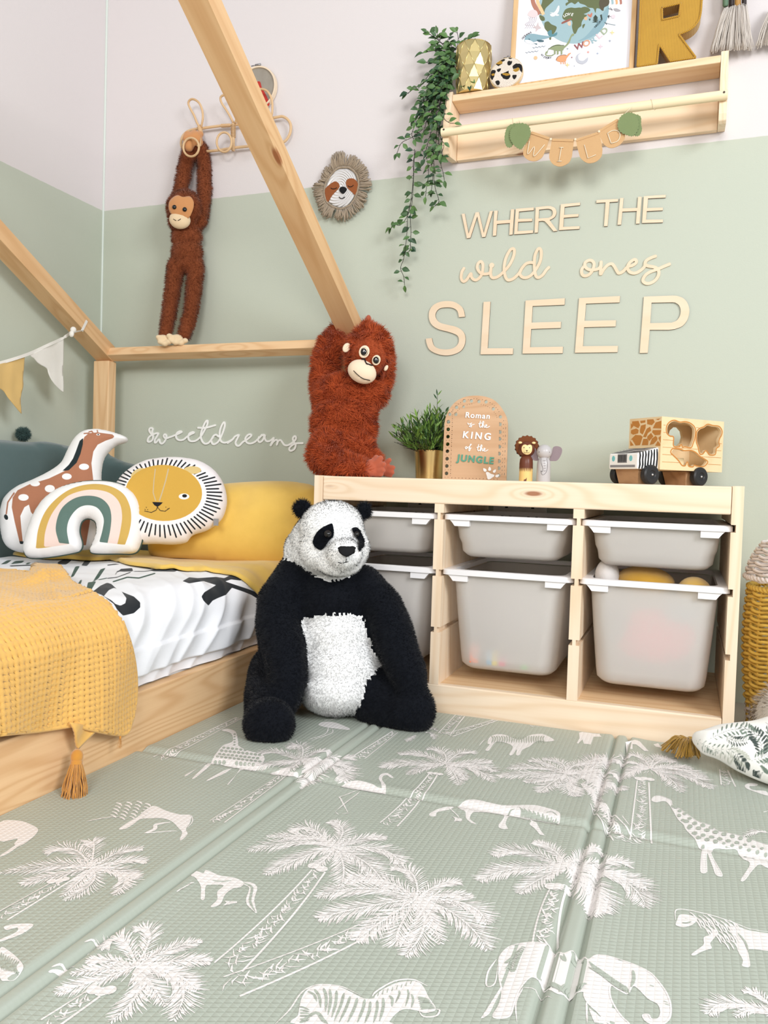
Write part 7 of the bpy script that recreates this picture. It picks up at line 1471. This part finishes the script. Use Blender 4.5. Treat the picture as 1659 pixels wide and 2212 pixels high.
m = MB(); mm_ = lambda pts: [lc(u, .0765 + v, math.sqrt(.0195 ** 2 - u * u - v * v) + .0010) for u, v in interp(pts, 5)]; m.tube(mm_([(.0004,-.005),(.0002,-.008),(-.004,-.0095),(-.0065,-.007)]), .0003, 4); m.tube(mm_([(.0002,-.008),(.004,-.0095),(.0068,-.007)]), .0003, 4); m.build('mouth', ln, lp)
m = MB(); m.prism([lc(u, v, .0164) for u, v in interp([(-.004,.0),(-.0035,.004),(.0,.005),(.002,.0085),(.0022,.003),(.001,.0)], 4, True)], -VD * .001); m.build('tail_tuft', kbr, lp)
ex_, ey_ = .5095, -.27
ep = peg(ex_, ey_, 'elephant_peg_doll', 'grey elephant peg doll with mauve felt ears beside the lion peg doll')
pg = flat('peg_grey', (190, 186, 186), .3, .4); earf = fabric('ear_felt', (150, 134, 138), 900, .0008, .3, 8)
m = MB(); m.lathe([(0, 0), (.0162, 0), (.0164, .002), (.0160, .040), (.0152, .048), (.0120, .054), (.0108, .0565), (.0130, .060)], (ex_, ey_, z), 32); m.ball((ex_, ey_, z + .0710), (.0180, .0180, .0176), 30); m.build('body', pg, ep, smooth=40)
le_ = lambda u, v, w: np.array([ex_, ey_, z]) + VR * u + UPV * v + VD * w
for pl in ([(.014,.060),(.018,.072),(.020,.082),(.027,.0855),(.036,.084),(.041,.079),(.041,.070),(.036,.058),(.030,.051),(.022,.050),(.013,.051)], [(-.014,.060),(-.018,.072),(-.022,.080),(-.030,.078),(-.033,.068),(-.030,.055),(-.022,.050),(-.013,.051)]):
    m = MB(); m.prism([le_(u, v, -.006) for u, v in interp(pl, 4, True)], -VD * .0022); m.build('ear', earf, ep)
for u in (-.0125, .0115):
    m = MB(); m.ball(le_(u, .0700, .0133), .0010, 8); m.build('eye', M['black'], ep, smooth=True)
m = MB(); cw = lambda pts: [le_(u, v, (math.sqrt(max(1e-7, .0163 ** 2 - u * u)) if v < .050 else .0115 + max(0, v - .054) * .35) + .0005) for u, v in interp(pts, 6)]; m.tube(cw([(-.007,.058),(-.0075,.050),(-.0065,.044),(-.003,.034),(-.002,.028),(-.004,.023),(-.0062,.026),(-.0058,.021),(-.002,.016),(.004,.020),(.0075,.028),(.0080,.042),(.0068,.052),(.0072,.058)]), .00035, 5)
for k in range(5): m.tube(cw([(-.003 + .001 * k, .050 - .006 * k), (.0, .0495 - .006 * k), (.0035 + .0004 * k, .050 - .006 * k)]), .00028, 4)
m.build('painted_trunk', flat('ink_grey', (96, 92, 94), .6), ep)
# ---------------------------------------------------------------- animal shape sorter truck
tr_ = thing('toy_truck', (.80, -.22, ZC), 'wooden animal shape sorter truck with a zebra striped hood on the cabinet', 'toy truck')
TA = np.array([.7706, -.2831, .5729]); ty = .8095; ta = np.array([math.cos(ty), math.sin(ty), 0]); tb2 = np.array([-math.sin(ty), math.cos(ty), 0]); TL, TW, TH_, th_ = .1948, .1009, .1189, .007
def tq(a, b, c): return TA + ta * a + tb2 * b + UPV * c
def tbox(m, a0, b0, c0, a1, b1, c1): m.hexa([tq(a0, b0, c0), tq(a1, b0, c0), tq(a1, b1, c0), tq(a0, b1, c0), tq(a0, b0, c1), tq(a1, b0, c1), tq(a1, b1, c1), tq(a0, b1, c1)])
tw = wood('toy_ply', 'X', (236, 210, 168), (222, 190, 144), seed=60, rings=8, kth=0)
tc = (1300, 880, 5.925); TN = -tb2
def tf(pts, off=0.0): return [np.array(onp(a, b, TA + TN * off, TN)) for a, b in cr(*tc, pts)]
hip = interp([(850,230),(890,190),(940,178),(1000,200),(1060,195),(1120,210),(1170,250),(1188,300),(1180,390),(1160,450),(1140,500),(1110,505),(1060,495),(1030,500),(1020,470),(1000,480),(1000,492),(925,485),(925,380),(880,365),(845,330),(838,280)], 4, True)
ele = interp([(1220,380),(1225,320),(1260,280),(1310,260),(1355,230),(1420,245),(1490,255),(1525,300),(1525,350),(1500,400),(1490,440),(1495,490),(1460,520),(1445,590),(1380,595),(1350,560),(1330,545),(1295,585),(1260,580),(1240,500),(1220,440)], 4, True)
crc = interp([(900,560),(930,535),(1020,545),(1060,560),(1140,558),(1200,585),(1250,630),(1330,680),(1335,710),(1290,750),(1210,745),(1180,735),(1160,755),(1110,745),(1100,700),(1085,705),(1070,740),(1030,735),(990,680),(930,620),(900,590)], 4, True)
m = MB(); side_ = [tq(0, 0, 0), tq(TL, 0, 0), tq(TL, 0, TH_), tq(0, 0, TH_)]; m.prism(side_, tb2 * th_, [tf(h) for h in (hip, ele, crc)]); m.build('side_panel', tw, tr_, bevel=.0012)
def lines(holes_, lw, mat, name):
    m = MB()
    for h in holes_: c_ = np.mean(h, 0); P = tf(c_ + (np.array(h) - c_) * 1.07, .0002); P = P + P[:1]; ribbon(m, P, lw, TN, .0003, False)
    return m.build(name, mat, tr_)
tan_ink = flat('painted_orange', (192, 128, 62), .5); lines((hip, ele, crc), .0028, tan_ink, 'painted_outline')
HP = [np.array(h) for h in (hip, ele, crc)]
m = MB()
for k in range(6):
    v = .100 - .0165 * k; run = []
    for a in np.arange(.006, TL - .004, .002):
        p = tq(a, 0, v); pp = proj(p); cc = np.array([[(pp[0] - 1300) * 5.925, (pp[1] - 880) * 5.925]])
        if any(inside(cc, np.mean(h, 0) + (h - np.mean(h, 0)) * 1.12)[0] for h in HP):
            if len(run) > 2: ribbon(m, run, .0009, TN, .0002, False)
            run = []
        else: run.append(p + TN * .0002)
    if len(run) > 2: ribbon(m, run, .0009, TN, .0002, False)
m.build('painted_planks', tan_ink, tr_)
m = MB(); side2 = [tq(0, TW - th_, 0), tq(TL, TW - th_, 0), tq(TL, TW - th_, TH_), tq(0, TW - th_, TH_)]
def sq(a, c, s): return [tq(a + s * math.cos(t), TW - th_, c + s * math.sin(t)) for t in np.linspace(0, 6.283, 11)[:-1]]
m.prism(side2, tb2 * th_, [sq(.05, .08, .022), sq(.14, .085, .024), sq(.09, .035, .02)]); m.build('side_panel', tw, tr_)
m = MB(); tbox(m, 0, th_, 0, th_, TW - th_, TH_); m.build('front_panel', tw, tr_)
m = MB(); tbox(m, TL - th_, th_, 0, TL, TW - th_, TH_); m.build('rear_panel', tw, tr_)
m = MB(); tbox(m, th_, th_, 0, TL - th_, TW - th_, .006); m.build('floor_panel', tw, tr_)
m = MB(); tbox(m, th_, th_, TH_ - .006, TL - th_, TW - th_, TH_); m.build('lid', tw, tr_)
# giraffe patches on the front
rv2 = random.Random(3); tg = (1300, 880, 5.925); FNn = -ta
def tg_(pts, off=.0003): return [np.array(onp(a, b, TA + FNn * off, FNn)) for a, b in cr(*tg, pts)]
patches = [[(388,180),(470,172),(488,230),(470,265),(440,255),(385,225)],[(370,205),(405,240),(370,275)],[(375,290),(440,272),(470,290),(465,335),(400,350),(370,330)],[(365,415),(430,350),(500,355),(520,380),(490,485),(430,488),(385,410)],[(362,425),(410,485),(362,490)],[(490,170),(555,162),(555,195),(495,200)],[(485,290),(500,235),(560,215),(560,270),(520,345),(490,320)],[(580,158),(660,150),(675,190),(640,230),(580,215)],[(525,375),(575,270),(620,250),(630,300),(590,330),(565,385)],[(655,265),(690,190),(760,172),(762,270)],[(650,290),(760,290),(745,350),(680,355),(645,320)],[(580,370),(630,330),(660,370),(610,430),(580,400)],[(510,485),(530,405),(580,400),(600,430),(590,480)],[(615,480),(640,400),(690,365),(712,390),(710,420),(660,470)],[(690,150),(752,142),(720,165)],[(725,390),(755,365),(755,460)],[(680,490),(715,430),(750,470),(745,495)]]
m = MB()
for p_ in patches: m.prism(tg_([(a + rv2.uniform(-3, 3), b + rv2.uniform(-3, 3)) for a, b in p_]), ta * .0003)
m.build('giraffe_patches', tan_ink, tr_)
# hood
HL, HH = .0617, .038
hood = MB(); hood.hexa([tq(-HL, 0.004, -.001), tq(-.0005, .004, -.001), tq(-.0005, TW - .004, -.001), tq(-HL, TW - .004, -.001), tq(-HL, .004, HH - .004), tq(-.0005, .004, HH + .012), tq(-.0005, TW - .004, HH + .012), tq(-HL, TW - .004, HH - .004)]); hd = hood.build('hood', flat('toy_white', (246, 244, 240), .35), tr_, bevel=.003, bseg=3)
m = MB(); rz = random.Random(8)
for k in range(7):
    a = -HL + .0045 + k * .0083; w0, w1 = .0022, .0022; pts = [(a + rz.uniform(-.001, .001) + .0015 * math.sin(v * 2.5), v) for v in (0.02, .25, .5, .75, .95)]
    P = [tq(x, .004, -.001 + v * (HH + .001 + (x + HL) / HL * .012)) + TN * .0004 for x, v in pts]; ribbon(m, P, [.0036, .0046, .0038, .0044, .003], TN, .0004, False)
    P = [tq(x + .0015 * math.sin(k + v * 9), .006 + v * (TW - .012), 0) for x, v in [(a, t) for t in np.linspace(0, 1, 7)]]; nn_ = np.cross(ta * HL + UPV * .016, tb2); nn_ /= np.linalg.norm(nn_)
    P = [p + UPV * ((HH - .004) + ((p - TA) @ ta + HL) / HL * .016 + .0004) for p in P]; ribbon(m, P, [.001, .0036, .0042, .003, .004, .0036, .001], nn_ if nn_[2] > 0 else -nn_, .0004, False)
m.build('zebra_stripes', M['black'], hd)
FA = lambda b, c, o=.0003: tq(-HL - o, b, c)
m = MB(); m.prism([FA(b, c) for b, c in ((.038, .007 + .006), (.068, .013), (.068, .033), (.038, .033))], ta * .0004); m.build('grille', flat('grille_grey', (140, 138, 140), .5), hd)
m = MB()
for k in range(8): b = .0405 + k * .0035; m.prism([FA(b, .015, .0006), FA(b + .0019, .015, .0006), FA(b + .0019, .031, .0006), FA(b, .031, .0006)], ta * .0003)
m.build('grille_slots', M['black'], hd)
m = MB(); m.prism([FA(b, c) for b, c in ((.012, .003), (.092, .003), (.092, .0085), (.012, .0085))], ta * .0004); m.build('bumper', flat('bumper_grey', (140, 138, 140), .5), hd)
for b in (.026, .082): m = MB(); m.prism([FA(b + .005 * math.cos(t), .023 + .0065 * math.sin(t)) for t in np.linspace(0, 6.283, 19)[:-1]], ta * .0004); m.build('headlight', flat('headlight_blue', (124, 196, 200), .4), hd)
dkw = wood('axle_wood', 'X', (190, 150, 112), (150, 110, 78), seed=70, rings=20, kth=0)
for a0, a1 in ((-.050, -.014), (.095, .150)):
    m = MB(); m.hexa([tq(a0 + .006, .020, -.0335), tq(a1 - .006, .020, -.0335), tq(a1 - .006, TW - .02, -.0335), tq(a0 + .006, TW - .02, -.0335), tq(a0, .014, -.0012), tq(a1, .014, -.0012), tq(a1, TW - .014, -.0012), tq(a0, TW - .014, -.0012)]); m.build('axle_block', dkw, tr_)
rub = flat('rubber', (30, 30, 32), .45, .5); dot_ = flat('axle_pin', (200, 198, 196), .3, .5, .6)
for a_ in (-.028, .122):
    for b_, s_ in ((-.002, 1), (TW + .002, -1)):
        c_ = tq(a_, b_, -.0125); R0 = .0218; w = MB(); ax = TN if s_ > 0 else -TN
        w.lathe([(0, .004), (.008, .004), (.010, .006), (R0 - .003, .006), (R0, .003), (R0, -.008), (R0 - .002, -.011), (0, -.011)], c_, 36, ax=ax); wo = w.build('wheel', rub, tr_, smooth=35)
        w = MB(); w.ball(c_ + ax * .005, .0026, 12); w.build('axle_pin', dot_, wo, smooth=True)
for a_, b_, s_, c_ in ((.05, .05, .012, (240, 214, 160)), (.10, .055, .015, (244, 224, 178)), (.075, .06, .008, (130, 100, 170))):
    m = MB(); m.hexa([tq(a_ - s_, b_ - s_, .0065), tq(a_ + s_, b_ - s_, .0065), tq(a_ + s_, b_ + s_, .0065), tq(a_ - s_, b_ + s_, .0065), tq(a_ - s_, b_ - s_, .0065 + s_ * 1.6), tq(a_ + s_, b_ - s_, .0065 + s_ * 1.6), tq(a_ + s_, b_ + s_, .0065 + s_ * 1.6), tq(a_ - s_, b_ + s_, .0065 + s_ * 1.6)])
    o = m.build('wooden_block', flat('block_%d' % int(a_ * 1000), c_, .5), None, tuple(tq(a_, b_, .0065)), bevel=.0015); tag(o, {12: 'cream wooden block inside the toy truck, at the front', 15: 'pale wooden block seen through the lowest cut-out of the toy truck', 8: 'small purple block inside the toy truck'}[int(s_ * 1000)], 'toy block')
# ================================================================ right corner
# wicker basket
bk = thing('wicker_basket', (1.075, -.30, 0), 'mustard and white woven wicker basket with a bulging lid beside the cabinet', 'basket')
bcx, bcy = 1.078, -.27
ww_ = flat('wicker_white', (222, 212, 206), .6, bump=(400, .0006), var=14); wy_ = flat('wicker_mustard', (222, 184, 88), .6, bump=(400, .0006), var=16)
def brad(zz): return .108 + .012 * math.sin(min(1, zz / .33) * math.pi * .9)
def weave(z0, z1, step, mat, name, radf, r=.0036, ns=26):
    m = MB(); n = int((z1 - z0) / step)
    for k in range(n):
        zz = z0 + (k + .5) * step; P = []
        for j in range(ns * 4): a = 2 * math.pi * j / (ns * 4); R_ = radf(zz) + .0036 * math.cos(ns / 2 * a * 1.0 + (math.pi if k % 2 else 0)); P.append((bcx + R_ * math.cos(a), bcy + R_ * math.sin(a), zz + .0016 * math.sin(ns / 2 * a)))
        m.tube(P, r, 6, closed=True)
    return m.build(name, mat, bk, smooth=True)
weave(.004, .070, .0085, ww_, 'foot_weave', lambda zz: .098 + .05 * zz / .07 * .2); weave(.070, .318, .0088, wy_, 'body_weave', lambda zz: .108 + .010 * math.sin((zz - .07) / .25 * 2.6)); weave(.337, .43, .0072, ww_, 'lid_weave', lambda zz: max(.02, .115 * math.cos(min(1.45, (zz - .337) / .115 * 1.3)) ** .62 + .004), .0032)
m = MB(); twisted(m, [(bcx + .113 * math.cos(t), bcy + .113 * math.sin(t), .323) for t in np.linspace(0, 6.283, 60)[:-1]], .0065, pitch=.022, step=.004); m.build('rim_braid', wy_, bk, smooth=True)
m = MB(); twisted(m, [(bcx + .121 * math.cos(t), bcy + .121 * math.sin(t), .345) for t in np.linspace(0, 6.283, 60)[:-1]], .0060, pitch=.022, step=.004); m.build('lid_braid', ww_, bk, smooth=True)
m = MB()
for k in range(26):
    a = 2 * math.pi * (k + .5) / 26; m.tube([(bcx + (.098 + .10 * min(zz, .07) * .14 + (.010 * math.sin(max(0, zz - .07) / .25 * 2.6) + .002)) * math.cos(a) * 1.05, bcy + (.098 + .010 * math.sin(max(0, zz - .07) / .25 * 2.6) + .002) * math.sin(a) * 1.05, zz) for zz in np.linspace(.005, .318, 9)], .0030, 5)
m.build('stakes', wy_, bk, smooth=True)['kind'] = 'stuff'
# sheepskin rug rolled in the corner
sk = thing('sheepskin', (1.08, -.40, MT), 'fluffy cream sheepskin in front of the wicker basket', 'rug')
v_, f_, _, _ = body_mesh([('s', [(np.array([1.085, -.455, .085]), (.115, .085, .085)), (np.array([1.16, -.46, .075]), (.10, .09, .075)), (np.array([1.055, -.455, .04]), (.07, .06, .032))])], .008, 6); v_[:, 2] = np.maximum(v_[:, 2], MT + .001)
fs_ = fur_mat('sheep_wool', (252, 242, 230), (240, 228, 212), mixn=.92, trans=.35)
furry('fleece', v_, f_, [fs_], np.zeros(len(v_), int), sk, 45000, .020, .0014, droop=.9, rand=.3, clump=.6, cf=22, seed=31)
# leaf print cushion with a tassel
lcu = cr(1380, 1160, 4.097, [(470,1778),(560,1745),(700,1700),(850,1683),(1000,1665),(1143,1625),(1400,1590),(1560,1680),(1600,1900),(1500,2140),(1300,2210),(1143,2165),(1000,2110),(850,2040),(700,1950),(570,1900),(510,1850)])
rl = random.Random(77); lay = {'dark': ([], []), 'mid': ([], []), 'pale': ([], [])}
fr_ = [('mid', (480,1790),(900,1870),60), ('pale', (600,1880),(820,2030),60), ('mid', (620,1790),(1010,1700),70), ('dark', (1090,1960),(1000,1700),90), ('mid', (1180,1760),(900,1660),80), ('pale', (780,1870),(960,2000),85), ('dark', (850,1900),(960,2080),75), ('mid', (1000,1980),(1240,1860),90), ('dark', (1100,2080),(1010,2100),60), ('mid', (1250,2140),(1100,2000),80), ('pale', (1100,1900),(1300,1720),90), ('dark', (760,1760),(960,1800),60), ('mid', (1300,2000),(1200,1700),90), ('dark', (1120,1640),(1300,1700),80), ('mid', (700,1930),(560,1850),40)]
for col_, a, b, ln_ in fr_:
    a, b = np.array(a, float), np.array(b, float); bend_ = np.array([-(b - a)[1], (b - a)[0]]) * rl.uniform(-.18, .18); P = interp([a, (a + b) / 2 + bend_, b], 10); lay['dark' if col_ == 'mid' else col_][1].append((cr(1380, 1160, 4.097, P), .55))
    T = np.gradient(P, axis=0); T /= np.linalg.norm(T, axis=1)[:, None]; n_ = len(P)
    for i in range(2, n_ - 1, 2):
        for s_ in (-1, 1):
            N = np.array([-T[i][1], T[i][0]]) * s_; l_ = ln_ * math.sin(math.pi * (i + 2) / (n_ + 3)) ** .6; d_ = N * .86 + T[i] * .55; d_ /= np.linalg.norm(d_); p0 = P[i] + d_ * 5; p1 = P[i] + d_ * l_; q0 = (p0 + p1) / 2; nn2 = np.array([-d_[1], d_[0]]) * l_ * .115
            lay[col_][0].append(cr(1380, 1160, 4.097, [p0, q0 + nn2, p1 - d_ * l_ * .12 + nn2 * .8, p1, p1 - d_ * l_ * .12 - nn2 * .8, q0 - nn2]))
lfm = layered('leaf_print', (242, 240, 234), [((196, 198, 186), 'pale'), ((118, 132, 120), 'mid'), ((74, 84, 80), 'dark')], aa=.5)
lc_, _, _ = cushion('leaf_cushion', lcu, (.98, -.585, .075), (-.05, -.52, .85), .09, lfm, None, lay, step=.0019, edge=.07, wrinkle=.002, org=(1.0, -.6, MT))
me_ = lc_.data; zmn = min(v.co.z for v in me_.vertices) + lc_.location.z
print('leaf cushion z', zmn)
tag(lc_, 'white cushion with grey green palm leaf print and mustard tassel on the play mat', 'cushion')
tps = onp(1380 + 485 / 4.097, 1160 + 1800 / 4.097, (.98, -.585, .075), (-.05, -.52, .85)); tend = on(1380 + 300 / 4.097, 1160 + 1935 / 4.097, 2, .018)
mt_ = fabric('tassel_mustard', (186, 144, 58), 1500, .0005, .4, 18); tps = np.array(tps)
def tassel2(parent, top, mat):
    rr = random.Random(2); m = MB(); top = Vector(top)
    for i in range(150):
        e = Vector(on(*[(1428 + rr.random() * 88, 0)][0:1][0], 2, .014)) if False else None
        u = rr.random(); ex = 1428 + 85 * u; eyp = (1622 + 8 * math.sin(u * 3) if u < .35 else 1634 + 6 * rr.random()) - rr.random() * (14 if u < .3 else 6)
        e = Vector(on(ex, eyp, 2, .014 + rr.random() * .012)); mid = top + (e - top) * .45 + Vector((rr.uniform(-.004, .004), rr.uniform(-.004, .004), .012 + rr.random() * .006)); m.tube([Vector(p) for p in interp([tuple(top + Vector((rr.uniform(-.004, .004), rr.uniform(-.004, .004), rr.uniform(-.003, .003)))), tuple(mid), tuple(e)], 4)], .0010, 4, caps=False)
    m.ball(top + Vector((.002, 0, .002)), (.0085, .0085, .0095), 14); return m.build('tassel', mat, parent, smooth=True)
tassel2(lc_, on(1380 + 445 / 4.097, 1160 + 1815 / 4.097, 2, .040), mt_)
